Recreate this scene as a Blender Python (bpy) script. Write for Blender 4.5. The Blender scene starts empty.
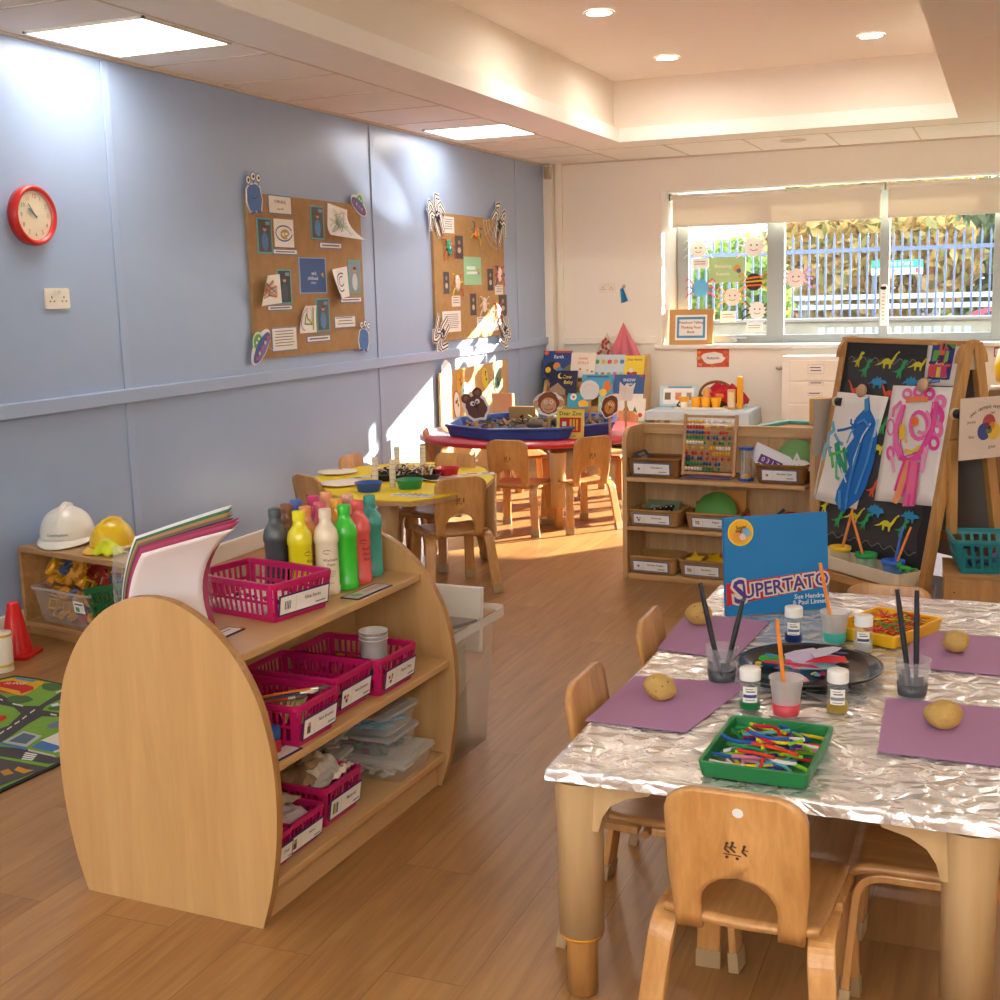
import bpy, math, random
from mathutils import Vector, Matrix, noise
rnd = random.Random(11)
COL = bpy.context.scene.collection
SC = bpy.context.scene
PI = math.pi
# ------------------------------------------------------------------ camera
FOC = 1243.0
CAM = Vector((3.84, -10.63, 1.37))
def _camrot():
    a, b, c = [math.radians(v) for v in (-22.32, 9.45, -1.52)]
    Rz = Matrix(((math.cos(a), -math.sin(a), 0), (math.sin(a), math.cos(a), 0), (0, 0, 1)))
    base = Matrix(((1, 0, 0), (0, 0, -1), (0, 1, 0)))
    Rx = Matrix(((1, 0, 0), (0, math.cos(b), -math.sin(b)), (0, math.sin(b), math.cos(b))))
    Rr = Matrix(((math.cos(c), -math.sin(c), 0), (math.sin(c), math.cos(c), 0), (0, 0, 1)))
    return Rr @ Rx @ base @ Rz
MC = _camrot()
cd = bpy.data.cameras.new('camera'); cam = bpy.data.objects.new('camera', cd); COL.objects.link(cam)
cd.sensor_width = 36; cd.lens = FOC / 1000 * 36; cd.clip_start = .05; cd.clip_end = 200
r3 = Matrix((MC[0], -MC[1], -MC[2])).transposed()
cam.matrix_world = Matrix.Translation(CAM) @ r3.to_4x4()
SC.camera = cam
# a point of the photograph carried on to a real surface
def _ray(px, py): return MC.transposed() @ Vector(((px - 500) / FOC, (py - 500) / FOC, 1))
def PZ(px, py, z): r = _ray(px, py); return CAM + r * ((z - CAM.z) / r.z)
def PY(px, py, y): r = _ray(px, py); return CAM + r * ((y - CAM.y) / r.y)
def PX(px, py, x): r = _ray(px, py); return CAM + r * ((x - CAM.x) / r.x)
def PP(px, py, M):
    "local 2-D coordinates on the plane of frame M"
    o = M.translation; n = M.col[2].to_3d(); r = _ray(px, py)
    p = CAM + r * ((o - CAM).dot(n) / r.dot(n))
    return (M.inverted() @ p).to_2d()
# ------------------------------------------------------------------ materials
def hexc(h):
    h = h.lstrip('#'); v = [int(h[i:i + 2], 16) / 255 for i in (0, 2, 4)]
    return tuple(c / 12.92 if c <= .04045 else ((c + .055) / 1.055) ** 2.4 for c in v) + (1,)
_M = {}
def nm(name):
    m = bpy.data.materials.new(name); m.use_nodes = True
    nt = m.node_tree; b = nt.nodes['Principled BSDF']
    return m, nt, b
def N(nt, t, **k):
    n = nt.nodes.new(t)
    for a, v in k.items():
        if a.startswith('_'): n.inputs[a[1:].replace('_', ' ')].default_value = v
        else: setattr(n, a, v)
    return n
def coords(nt, scale=(1, 1, 1), rot=(0, 0, 0)):
    tc = N(nt, 'ShaderNodeTexCoord'); mp = N(nt, 'ShaderNodeMapping')
    mp.inputs['Scale'].default_value = scale; mp.inputs['Rotation'].default_value = rot
    nt.links.new(tc.outputs['Object'], mp.inputs['Vector']); return mp.outputs['Vector']
def plain(h, rough=.55, metal=0, spec=.4, name=None, var=.06, bump=0, bscale=200, coat=0, trans=0):
    key = ('p', h, rough, metal, spec, var, bump, bscale, coat, trans)
    if key in _M: return _M[key]
    m, nt, b = nm(name or 'paint_' + h.strip('#'))
    c = hexc(h)
    nz = N(nt, 'ShaderNodeTexNoise', _Scale=9.0, _Detail=2.0); nt.links.new(coords(nt), nz.inputs['Vector'])
    mx = N(nt, 'ShaderNodeMix', data_type='RGBA')
    mx.inputs[6].default_value = tuple(x * (1 - var) for x in c[:3]) + (1,)
    mx.inputs[7].default_value = tuple(min(1, x * (1 + var)) for x in c[:3]) + (1,)
    nt.links.new(nz.outputs['Fac'], mx.inputs[0]); nt.links.new(mx.outputs[2], b.inputs['Base Color'])
    b.inputs['Roughness'].default_value = rough; b.inputs['Metallic'].default_value = metal
    b.inputs['Specular IOR Level'].default_value = spec; b.inputs['Coat Weight'].default_value = coat
    if trans:
        b.inputs['Subsurface Weight'].default_value = 0
    if bump:
        n2 = N(nt, 'ShaderNodeTexNoise', _Scale=float(bscale), _Detail=3.0); nt.links.new(coords(nt), n2.inputs['Vector'])
        bp = N(nt, 'ShaderNodeBump', _Strength=bump, _Distance=.004); nt.links.new(n2.outputs['Fac'], bp.inputs['Height'])
        nt.links.new(bp.outputs['Normal'], b.inputs['Normal'])
    _M[key] = m; return m
def wood(name, h1, h2, axis='z', scale=1.0, rough=.4, coat=.15):
    if name in _M: return _M[name]
    m, nt, b = nm(name)
    s = {'x': (1.2, 14, 14), 'y': (14, 1.2, 14), 'z': (14, 14, 1.2)}[axis]
    v = coords(nt, tuple(k * scale for k in s))
    nz = N(nt, 'ShaderNodeTexNoise', _Scale=1.6, _Detail=6.0, _Roughness=.6, _Distortion=.6); nt.links.new(v, nz.inputs['Vector'])
    n2 = N(nt, 'ShaderNodeTexNoise', _Scale=9.0, _Detail=4.0); nt.links.new(v, n2.inputs['Vector'])
    ad = N(nt, 'ShaderNodeMath', operation='MULTIPLY_ADD'); ad.inputs[1].default_value = .35
    nt.links.new(n2.outputs['Fac'], ad.inputs[0]); nt.links.new(nz.outputs['Fac'], ad.inputs[2])
    cr = N(nt, 'ShaderNodeValToRGB'); e = cr.color_ramp.elements
    e[0].position = .42; e[0].color = hexc(h1); e[1].position = .9; e[1].color = hexc(h2)
    nt.links.new(ad.outputs[0], cr.inputs[0]); nt.links.new(cr.outputs[0], b.inputs['Base Color'])
    b.inputs['Roughness'].default_value = rough; b.inputs['Coat Weight'].default_value = coat
    b.inputs['Coat Roughness'].default_value = .25
    _M[name] = m; return m
def clear(name, h, alpha=.25, rough=.15):
    "see-through plastic or glass: part lets light straight through, part is a glossy tinted skin"
    if name in _M: return _M[name]
    m, nt, b = nm(name)
    b.inputs['Base Color'].default_value = hexc(h); b.inputs['Roughness'].default_value = rough
    t = N(nt, 'ShaderNodeBsdfTransparent'); mx = N(nt, 'ShaderNodeMixShader'); mx.inputs[0].default_value = alpha
    fr = N(nt, 'ShaderNodeLayerWeight', _Blend=.35); ma = N(nt, 'ShaderNodeMath', operation='MULTIPLY_ADD', use_clamp=True)
    ma.inputs[1].default_value = .3; ma.inputs[2].default_value = alpha
    nt.links.new(fr.outputs['Facing'], ma.inputs[0]); nt.links.new(ma.outputs[0], mx.inputs[0])
    nt.links.new(t.outputs[0], mx.inputs[1]); nt.links.new(b.outputs[0], mx.inputs[2])
    nt.links.new(mx.outputs[0], nt.nodes['Material Output'].inputs['Surface'])
    _M[name] = m; return m
def emit(name, h, s):
    m, nt, b = nm(name)
    b.inputs['Base Color'].default_value = hexc('#ffffff'); b.inputs['Emission Color'].default_value = hexc(h); b.inputs['Emission Strength'].default_value = s
    return m
def translucent(name, h, w=.5):
    if name in _M: return _M[name]
    m, nt, b = nm(name); b.inputs['Base Color'].default_value = hexc(h); b.inputs['Roughness'].default_value = .8
    t = N(nt, 'ShaderNodeBsdfTranslucent'); t.inputs['Color'].default_value = hexc(h)
    mx = N(nt, 'ShaderNodeMixShader'); mx.inputs[0].default_value = w
    nt.links.new(b.outputs[0], mx.inputs[1]); nt.links.new(t.outputs[0], mx.inputs[2])
    nt.links.new(mx.outputs[0], nt.nodes['Material Output'].inputs['Surface'])
    _M[name] = m; return m
def weave(name, h1, h2, sx, sy, rough=.9, bump=.6, axes='xyz'):
    "woven fibre: two crossed bands"
    if name in _M: return _M[name]
    m, nt, b = nm(name)
    v = coords(nt)
    w1 = N(nt, 'ShaderNodeTexWave', bands_direction='X', _Scale=sx, _Distortion=1.5, _Detail=2.0)
    w2 = N(nt, 'ShaderNodeTexWave', bands_direction='Y' if axes == 'xyz' else 'Z', _Scale=sy, _Distortion=1.5, _Detail=2.0)
    nt.links.new(v, w1.inputs['Vector']); nt.links.new(v, w2.inputs['Vector'])
    mu = N(nt, 'ShaderNodeMath', operation='MULTIPLY'); nt.links.new(w1.outputs['Fac'], mu.inputs[0]); nt.links.new(w2.outputs['Fac'], mu.inputs[1])
    nz = N(nt, 'ShaderNodeTexNoise', _Scale=14.0, _Detail=3.0); nt.links.new(v, nz.inputs['Vector'])
    av = N(nt, 'ShaderNodeMath', operation='MULTIPLY_ADD'); av.inputs[1].default_value = .6; nt.links.new(mu.outputs[0], av.inputs[0]); 
    sb = N(nt, 'ShaderNodeMath', operation='MULTIPLY'); sb.inputs[1].default_value = .55; nt.links.new(nz.outputs['Fac'], sb.inputs[0]); nt.links.new(sb.outputs[0], av.inputs[2])
    mx = N(nt, 'ShaderNodeMix', data_type='RGBA'); mx.inputs[6].default_value = hexc(h1); mx.inputs[7].default_value = hexc(h2)
    nt.links.new(av.outputs[0], mx.inputs[0]); nt.links.new(mx.outputs[2], b.inputs['Base Color']); b.inputs['Roughness'].default_value = rough
    bp = N(nt, 'ShaderNodeBump', _Strength=bump, _Distance=.003); nt.links.new(mu.outputs[0], bp.inputs['Height']); nt.links.new(bp.outputs['Normal'], b.inputs['Normal'])
    _M[name] = m; return m
# ------------------------------------------------------------------ mesh building
_T = {}
def text_mesh(s, size, bold=0.0):
    k = (s, bold)
    if k not in _T:
        cu = bpy.data.curves.new('lettering', 'FONT'); cu.body = s; cu.size = 1; cu.align_x = 'CENTER'; cu.align_y = 'CENTER'; cu.resolution_u = 2; cu.offset = bold
        o = bpy.data.objects.new('lettering', cu); COL.objects.link(o)
        me = bpy.data.meshes.new_from_object(o)
        _T[k] = ([v.co.copy() for v in me.vertices], [tuple(p.vertices) for p in me.polygons])
        bpy.data.objects.remove(o); bpy.data.curves.remove(cu); bpy.data.meshes.remove(me)
    return _T[k]
class MB:
    def __init__(s, m=None): s.v = []; s.f = []; s.mi = []; s.sm = []; s.mats = []; s.cur = 0; s.T = Matrix(); s.use(m or plain('#cccccc'))
    def use(s, m):
        if isinstance(m, str): m = plain(m)
        if m not in s.mats: s.mats.append(m)
        s.cur = s.mats.index(m); return s
    def at(s, M=None): s.T = M or Matrix(); return s
    def add(s, vs, fs, smooth=False):
        n = len(s.v)
        s.v += [s.T @ Vector(v) for v in vs]
        for f in fs: s.f.append(tuple(i + n for i in f)); s.mi.append(s.cur); s.sm.append(smooth)
        return s
    def box(s, c, d, R=None):
        vs = [Vector((x * d[0] / 2, y * d[1] / 2, z * d[2] / 2)) for x in (-1, 1) for y in (-1, 1) for z in (-1, 1)]
        if R: vs = [R @ v for v in vs]
        vs = [v + Vector(c) for v in vs]
        return s.add(vs, [(0, 1, 3, 2), (4, 6, 7, 5), (0, 4, 5, 1), (2, 3, 7, 6), (0, 2, 6, 4), (1, 5, 7, 3)])
    def b2(s, a, b): return s.box([(a[i] + b[i]) / 2 for i in range(3)], [abs(b[i] - a[i]) for i in range(3)])
    def prism(s, poly, z0, z1, smooth=False):
        n = len(poly); vs = [(x, y, z0) for x, y in poly] + [(x, y, z1) for x, y in poly]
        s.add(vs, [tuple(range(n - 1, -1, -1)), tuple(range(n, 2 * n))])
        return s.add(vs, [(i, (i + 1) % n, n + (i + 1) % n, n + i) for i in range(n)], smooth)
    def poly(s, pts, z=0): return s.add([(x, y, z) for x, y in pts], [tuple(range(len(pts)))])
    def sweep(s, path, prof, up=(0, 0, 1), smooth=False, caps=True, scale=None):
        "prof: list of (side, up) offsets swept along path"
        P = [Vector(p) for p in path]; n = len(prof); vs = []
        U = Vector(up)
        for i, p in enumerate(P):
            t = (P[min(i + 1, len(P) - 1)] - P[max(i - 1, 0)]).normalized()
            sd = t.cross(U)
            if sd.length < 1e-4: sd = t.cross(Vector((1, 0, 0)))
            sd.normalize(); uu = sd.cross(t)
            k = scale[i] if scale else 1
            vs += [p + sd * a * k + uu * b * k for a, b in prof]
        fs = []
        for i in range(len(P) - 1):
            for j in range(n):
                fs.append((i * n + j, i * n + (j + 1) % n, (i + 1) * n + (j + 1) % n, (i + 1) * n + j))
        s.add(vs, fs, smooth)
        if caps: s.add(vs, [tuple(range(n - 1, -1, -1)), tuple(range((len(P) - 1) * n, len(P) * n))])
        return s
    def tube(s, path, r, n=8, caps=True):
        rs = r if isinstance(r, (list, tuple)) else [r] * len(path)
        return s.sweep(path, [(math.cos(2 * PI * j / n), math.sin(2 * PI * j / n)) for j in range(n)], up=(.13, .21, .97), smooth=True, caps=caps, scale=rs)
    def lathe(s, prof, n=24, c=(0, 0, 0), cap0=True, cap1=True, sx=1, sy=1, smooth=True):
        vs = []
        for r, z in prof: vs += [(c[0] + r * sx * math.cos(2 * PI * j / n), c[1] + r * sy * math.sin(2 * PI * j / n), c[2] + z) for j in range(n)]
        fs = [(i * n + j, i * n + (j + 1) % n, (i + 1) * n + (j + 1) % n, (i + 1) * n + j) for i in range(len(prof) - 1) for j in range(n)]
        s.add(vs, fs, smooth)
        if cap0: s.add(vs[:n], [tuple(range(n - 1, -1, -1))])
        if cap1: s.add(vs[-n:], [tuple(range(n))])
        return s
    def ball(s, c, r, n=12, m=8, jit=0, seed=0, lump=3.0):
        r = r if isinstance(r, (tuple, list)) else (r, r, r); vs = []; 
        def pt(u, w):
            d = Vector((math.sin(w) * math.cos(u), math.sin(w) * math.sin(u), math.cos(w)))
            k = 1 + (jit * noise.noise(d * lump * .5 + Vector((seed, seed * 1.7, 0))) if jit else 0)
            return (c[0] + d.x * r[0] * k, c[1] + d.y * r[1] * k, c[2] + d.z * r[2] * k)
        vs.append(pt(0, 0))
        for i in range(1, m): vs += [pt(2 * PI * j / n, PI * i / m) for j in range(n)]
        vs.append(pt(0, PI)); L = len(vs) - 1
        fs = [(0, 1 + j, 1 + (j + 1) % n) for j in range(n)]
        for i in range(m - 2): fs += [(1 + i * n + j, 1 + (i + 1) * n + j, 1 + (i + 1) * n + (j + 1) % n, 1 + i * n + (j + 1) % n) for j in range(n)]
        fs += [(L, 1 + (m - 2) * n + (j + 1) % n, 1 + (m - 2) * n + j) for j in range(n)]
        return s.add(vs, fs, True)
    def cyl(s, a, b, r, n=16, r2=None): return s.tube([a, b], [r, r if r2 is None else r2], n)
    def grid(s, fn, nu, nv, smooth=True):
        vs = [fn(i / nu, j / nv) for j in range(nv + 1) for i in range(nu + 1)]
        return s.add(vs, [(j * (nu + 1) + i, j * (nu + 1) + i + 1, (j + 1) * (nu + 1) + i + 1, (j + 1) * (nu + 1) + i) for j in range(nv) for i in range(nu)], smooth)
    def text(s, t, x, y, size, z=0, rot=0, sx=1, bold=.012):
        vs, fs = text_mesh(t, size, bold); c, d = math.cos(rot), math.sin(rot)
        return s.add([(x + (v.x * sx * c - v.y * d) * size, y + (v.x * sx * d + v.y * c) * size, z) for v in vs], fs)
    def draw(s, ops, z=0, dz=.0006):
        "flat shapes laid one on another: r rectangle, c disc/ellipse, p polygon, l stroke, t lettering"
        for op in ops:
            k = op[0]; z += dz
            s.use(op[-1])
            if k == 'r': _, x, y, w, h, _c = op; s.poly([(x - w / 2, y - h / 2), (x + w / 2, y - h / 2), (x + w / 2, y + h / 2), (x - w / 2, y + h / 2)], z)
            elif k == 'c':
                x, y, r = op[1:4]; ry = op[4] if len(op) == 6 else r
                s.poly([(x + r * math.cos(2 * PI * i / 20), y + ry * math.sin(2 * PI * i / 20)) for i in range(20)], z)
            elif k == 'p': s.poly(op[1], z)
            elif k == 'l':
                pts, w = op[1], op[2]
                for a, b in zip(pts, pts[1:]):
                    a = Vector(a); b = Vector(b); d = (b - a)
                    if d.length < 1e-6: continue
                    d.normalize(); e = Vector((-d.y, d.x)) * w / 2; f = d * w * .3
                    s.poly([tuple(a - f - e), tuple(b + f - e), tuple(b + f + e), tuple(a - f + e)], z); z += .00002
            elif k == 't': s.text(op[1], op[2], op[3], op[4], z, op[5] if len(op) == 7 else 0)
        return s
    def mesh(s, name):
        me = bpy.data.meshes.new(name); me.from_pydata([tuple(v) for v in s.v], [], s.f)
        for m in s.mats: me.materials.append(m)
        me.polygons.foreach_set('material_index', s.mi); me.polygons.foreach_set('use_smooth', s.sm); me.update()
        return me
    def build(s, name, parent=None, bevel=0, seg=2, sub=0, M=None, solid=0, weld=0):
        o = bpy.data.objects.new(name, s.mesh(name)); COL.objects.link(o)
        if weld: md = o.modifiers.new('weld', 'WELD'); md.merge_threshold = weld
        if parent: o.parent = parent
        if M: o.matrix_local = M
        if solid: md = o.modifiers.new('thickness', 'SOLIDIFY'); md.thickness = solid; md.offset = 0
        if bevel: md = o.modifiers.new('bevel', 'BEVEL'); md.width = bevel; md.segments = seg; md.limit_method = 'ANGLE'; md.angle_limit = .7
        if sub: md = o.modifiers.new('subdivision', 'SUBSURF'); md.levels = sub; md.render_levels = sub
        return o
def tag(o, label, cat, group=None, kind=None):
    o['label'] = label; o['category'] = cat
    if group: o['group'] = group
    if kind: o['kind'] = kind
    return o
def struct(o): o['kind'] = 'structure'; return o
def frame(o, x=(1, 0, 0), y=(0, 1, 0)):
    x = Vector(x).normalized(); y = Vector(y); y = (y - x * y.dot(x)).normalized(); z = x.cross(y)
    M = Matrix((x, y, z)).transposed().to_4x4(); M.translation = Vector(o); return M
def TR(x, y, z, rz=0): return Matrix.Translation((x, y, z)) @ Matrix.Rotation(rz, 4, 'Z')
def thing(name, label, cat, M, group=None):
    o = bpy.data.objects.new(name, None); COL.objects.link(o); o.empty_display_size = .05
    o.matrix_world = M if isinstance(M, Matrix) else Matrix.Translation(M)
    return tag(o, label, cat, group)
def dup(root, M, label=None, group=None):
    r = root.copy(); COL.objects.link(r); r.matrix_world = M
    if label: r['label'] = label
    if group: r['group'] = group
    for ch in root.children:
        c = ch.copy(); COL.objects.link(c); c.parent = r
        for g in ch.children:
            d = g.copy(); COL.objects.link(d); d.parent = c
    return r
def card(name, label, cat, M, w, h, ops, base='#f4efe6', th=.002, group=None, parent=None, poly=None):
    "a flat sheet of its own: base slab, then drawn layers on its front"
    b = MB(base if not isinstance(base, str) else plain(base, .7))
    b.prism(poly or [(-w / 2, -h / 2), (w / 2, -h / 2), (w / 2, h / 2), (-w / 2, h / 2)], 0, th)
    b.draw(ops, th)
    o = b.build(name, parent, M=M if parent else None)
    if not parent: o.matrix_world = M; tag(o, label, cat, group)
    return o
LW = lambda y, z, x=0.0: frame((x, y, z), (0, 1, 0), (0, 0, 1))          # on the left wall, facing the room
BW = lambda x, z, y=0.0: frame((x, y, z), (1, 0, 0), (0, 0, 1))          # on the back wall
def greek(x, y, w, n, lh, col='#6a6470', t=.25):
    "lines too small to read"
    return [('r', x + (rnd.random() - .8) * w * .08, y - i * lh, w * (.8 + .2 * rnd.random()), lh * t, col) for i in range(n)]
def rrect(w, h, r, n=5, cx=0, cy=0):
    pts = []
    for (sx, sy, a0) in ((1, -1, -90), (1, 1, 0), (-1, 1, 90), (-1, -1, 180)):
        for i in range(n + 1):
            a = math.radians(a0 + 90 * i / n); pts.append((cx + sx * (w / 2 - r) + r * math.cos(a), cy + sy * (h / 2 - r) + r * math.sin(a)))
    return pts
def blob(cx, cy, rx, ry, n=18, j=.08, seed=0):
    q = random.Random(seed); return [(cx + rx * math.cos(2 * PI * i / n) * (1 + j * (q.random() * 2 - 1)), cy + ry * math.sin(2 * PI * i / n) * (1 + j * (q.random() * 2 - 1))) for i in range(n)]
# ================================================================== the setting
CZ = 2.47
M_blue = plain('#a2b6d4', .33, spec=.5, name='pale_blue_wall_paint', var=.03, bump=.05, bscale=30)
M_bluetrim = plain('#a8bad8', .4, name='blue_trim_paint', var=.02)
M_cream = plain('#f7f1e2', .6, name='cream_wall_paint', var=.02)
M_white = plain('#f6f1e8', .5, name='white_gloss_paint', var=.02)
M_ceil = plain('#faf4ea', .85, name='ceiling_tile_face', var=.03, bump=.25, bscale=260)
M_plaster = plain('#fbf6ec', .8, name='ceiling_plaster', var=.02)
M_recess = plain('#f3e8d8', .85, name='recess_plaster', var=.02)
def m_floor():
    m, nt, b = nm('oak_vinyl_planks')
    tc = N(nt, 'ShaderNodeTexCoord'); mp = N(nt, 'ShaderNodeMapping'); mp.inputs['Rotation'].default_value = (0, 0, PI / 2)
    nt.links.new(tc.outputs['Object'], mp.inputs['Vector'])
    br = N(nt, 'ShaderNodeTexBrick', offset=.37, _Scale=1.0); br.inputs['Mortar Size'].default_value = .0012; br.inputs['Brick Width'].default_value = 1.22; br.inputs['Row Height'].default_value = .18
    br.inputs['Color1'].default_value = (.35, .35, .35, 1); br.inputs['Color2'].default_value = (.65, .65, .65, 1); br.inputs['Mortar'].default_value = (.12, .12, .12, 1); br.inputs['Bias'].default_value = 0
    nt.links.new(mp.outputs[0], br.inputs['Vector'])
    m2 = N(nt, 'ShaderNodeMapping'); m2.inputs['Scale'].default_value = (16, 1.1, 1); nt.links.new(tc.outputs['Object'], m2.inputs['Vector'])
    nz = N(nt, 'ShaderNodeTexNoise', _Scale=2.2, _Detail=7.0, _Roughness=.62, _Distortion=.8); 
    ad0 = N(nt, 'ShaderNodeVectorMath', operation='ADD'); nt.links.new(m2.outputs[0], ad0.inputs[0])
    ml = N(nt, 'ShaderNodeVectorMath', operation='MULTIPLY'); ml.inputs[1].default_value = (40, 40, 40); nt.links.new(br.outputs['Color'], ml.inputs[0]); nt.links.new(ml.outputs[0], ad0.inputs[1])
    nt.links.new(ad0.outputs[0], nz.inputs['Vector'])
    ad = N(nt, 'ShaderNodeMath', operation='MULTIPLY_ADD'); ad.inputs[1].default_value = .5; nt.links.new(br.outputs['Color'], ad.inputs[0]); 
    s2 = N(nt, 'ShaderNodeMath', operation='MULTIPLY'); s2.inputs[1].default_value = .6; nt.links.new(nz.outputs['Fac'], s2.inputs[0]); nt.links.new(s2.outputs[0], ad.inputs[2])
    cr = N(nt, 'ShaderNodeValToRGB'); e = cr.color_ramp.elements; e[0].position = .3; e[0].color = hexc('#785130'); e[1].position = .78; e[1].color = hexc('#b88b55')
    x = e.new(.52); x.color = hexc('#9e7040')
    nt.links.new(ad.outputs[0], cr.inputs[0]); nt.links.new(cr.outputs[0], b.inputs['Base Color'])
    b.inputs['Roughness'].default_value = .36; b.inputs['Specular IOR Level'].default_value = .4
    return m
fl = MB(m_floor()); fl.b2((-.1, -13, -.06), (6.4, .4, 0)); struct(fl.build('floor'))
w = MB(M_blue); w.b2((-.12, -13, 0), (0, 0, 2.95)); struct(w.build('wall_left'))
# back wall with a splayed window opening
wx0, wx1, wz0, wz1 = 1.04, 5.7, .885, 2.2
b = MB(M_cream)
b.b2((-.12, 0, 0), (wx0, .34, 2.95)); b.b2((wx1, 0, 0), (6.4, .34, 2.95)); b.b2((wx0, 0, 0), (wx1, .34, wz0)); b.b2((wx0, 0, wz1), (wx1, .34, 2.95))
b.use(M_white); b.prism([(wx0, 0), (wx0 + .075, .3), (wx0, .3)], wz0, wz1); b.prism([(wx1, 0), (wx1, .3), (wx1 - .06, .3)], wz0, wz1)
b.b2((wx0, .002, wz1 - .012), (wx1, .3, wz1))
struct(b.build('wall_back'))
w = MB(M_cream); w.b2((6.3, -13, 0), (6.4, 0, 2.95)); struct(w.build('wall_right'))
w = MB(M_cream); w.b2((-.12, -13.1, 0), (.6, -13, 2.95)); w.b2((5.7, -13.1, 0), (6.4, -13, 2.95)); w.b2((.6, -13.1, 0), (5.7, -13, 1.25)); w.b2((.6, -13.1, 2.35), (5.7, -13, 2.95)); struct(w.build('wall_front'))  # rear wall; its opening is added to let fill light in
f = MB(plain('#a9b0ad', .45, metal=.3, name='grey_window_frame', var=.02))
for x in (.63, 1.88, 3.15, 4.42, 5.67): f.b2((x - .03, -13.08, 1.25), (x + .03, -13.02, 2.35))
struct(f.build('added_fill_window'))  # unseen window bars, added with the opening for fill light
# ceiling: tiled margins, plaster band, raised recess
c = MB(M_ceil)
c.b2((-.12, -13, CZ), (.7, .0, CZ + .05)); c.b2((.7, -.94, CZ), (6.4, 0, CZ + .05))
c.use(M_plaster); c.b2((.7, -13, CZ - .002), (1.06, -.94, CZ + .1)); c.b2((1.06, -1.3, CZ - .002), (3.46, -.94, CZ + .1)); c.b2((3.46, -13, CZ - .002), (6.4, -.94, CZ + .1)); c.b2((1.06, -13, CZ), (3.46, -9.5, CZ + .1))
c.use(M_recess); c.b2((.93, -13, CZ + .1), (1.0, -1.24, 2.93)); c.b2((.93, -1.24, CZ + .1), (3.52, -1.17, 2.93)); c.b2((3.52, -13, CZ + .1), (3.6, -1.17, 2.93)); c.b2((1.0, -9.6, CZ + .1), (3.52, -9.5, 2.93))
c.use(M_plaster); c.b2((.9, -13, 2.92), (3.7, -1.1, 2.98))
struct(c.build('ceiling'))
g = MB(plain('#d9cab6', .6, name='grid_bar'))
for k in range(22):
    y = -.02 - k * .615
    if y > -13: g.b2((.0, y - .006, CZ - .003), (.7, y + .006, CZ + .001))
for k in range(10): g.b2((.68 + k * .615 - .006, -.94, CZ - .003), (.68 + k * .615 + .006, 0, CZ + .001))
g.b2((.69, -13, CZ - .004), (.705, -.93, CZ + .001)); g.b2((.69, -.945, CZ - .004), (6.3, -.93, CZ + .001)); g.b2((0, -13, CZ - .012), (.02, 0, CZ)); g.b2((0, -.02, CZ - .012), (6.3, 0, CZ))
struct(g.build('trim_1'))
# dado rails, skirtings and the cover strips of the blue panelling
t = MB(M_bluetrim); t.b2((0, -13, .905), (.026, 0, .972)); struct(t.build('trim_2', bevel=.006))
t = MB(M_cream); t.b2((.1, -.024, .9), (1.0, 0, .965)); struct(t.build('trim_3', bevel=.006))
t = MB(M_bluetrim)
for y in (-11.0, -8.44, -5.86, -3.3, -.75): t.b2((0, y - .025, .1), (.007, y + .025, CZ - .01))
struct(t.build('trim_4', bevel=.003))
t = MB(M_white); t.b2((0, -13, 0), (.02, 0, .1)); struct(t.build('baseboard_left', bevel=.005))
t = MB(M_white); t.b2((.02, -.02, 0), (6.3, 0, .1)); struct(t.build('baseboard_back', bevel=.005))
t = MB(M_cream); t.b2((.0, -.1, 0), (.075, 0, CZ)); t.b2((.1, -.03, .1), (.15, 0, CZ)); struct(t.build('trim_5', bevel=.004))
t = MB(M_white); t.b2((.98, -.035, .852), (5.76, .3, .886)); struct(t.build('trim_6', bevel=.006))
# window 1: grey aluminium frames, panes
A_al = plain('#a9b0ad', .45, metal=.3, name='grey_window_frame', var=.02)
glass = clear('window_glass', '#ffffff', .02, .02)
y0, y1 = .25, .3
f = MB(A_al)
f.b2((1.115, y0, .886), (1.215, y1, 2.17)); f.b2((1.9, y0 - .01, .886), (2.045, y1, 2.17)); f.b2((2.825, y0 - .01, .886), (2.9, y1, 2.17)); f.b2((3.7, y0 - .01, .886), (3.8, y1, 2.17)); f.b2((4.62, y0 - .01, .886), (4.72, y1, 2.17)); f.b2((5.58, y0, .886), (5.66, y1, 2.17))
f.b2((1.115, y0, .886), (5.66, y1, .955)); f.b2((1.115, y0, 2.1), (5.66, y1, 2.17))
W = struct(f.build('window_1', bevel=.004))
p = MB(glass); p.b2((1.2, .272, .94), (5.6, .278, 2.11)); p.build('pane', W)
h = MB(plain('#c9ccca', .3, metal=.8)); h.b2((1.6, .215, .925), (1.74, .235, .94)); h.b2((1.62, .22, .9), (1.65, .25, .94)); h.build('window_handle', W, bevel=.003)
v = MB(M_white); v.b2((2.838, .215, 1.02), (2.888, .24, 1.34)); v.cyl((2.863, .215, 1.335), (2.863, .24, 1.335), .025)
v.use('#9a9a98')
for k in range(9): v.b2((2.855, .2135, 1.07 + k * .03), (2.871, .2155, 1.077 + k * .03))
v.build('window_winder', W)
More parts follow.
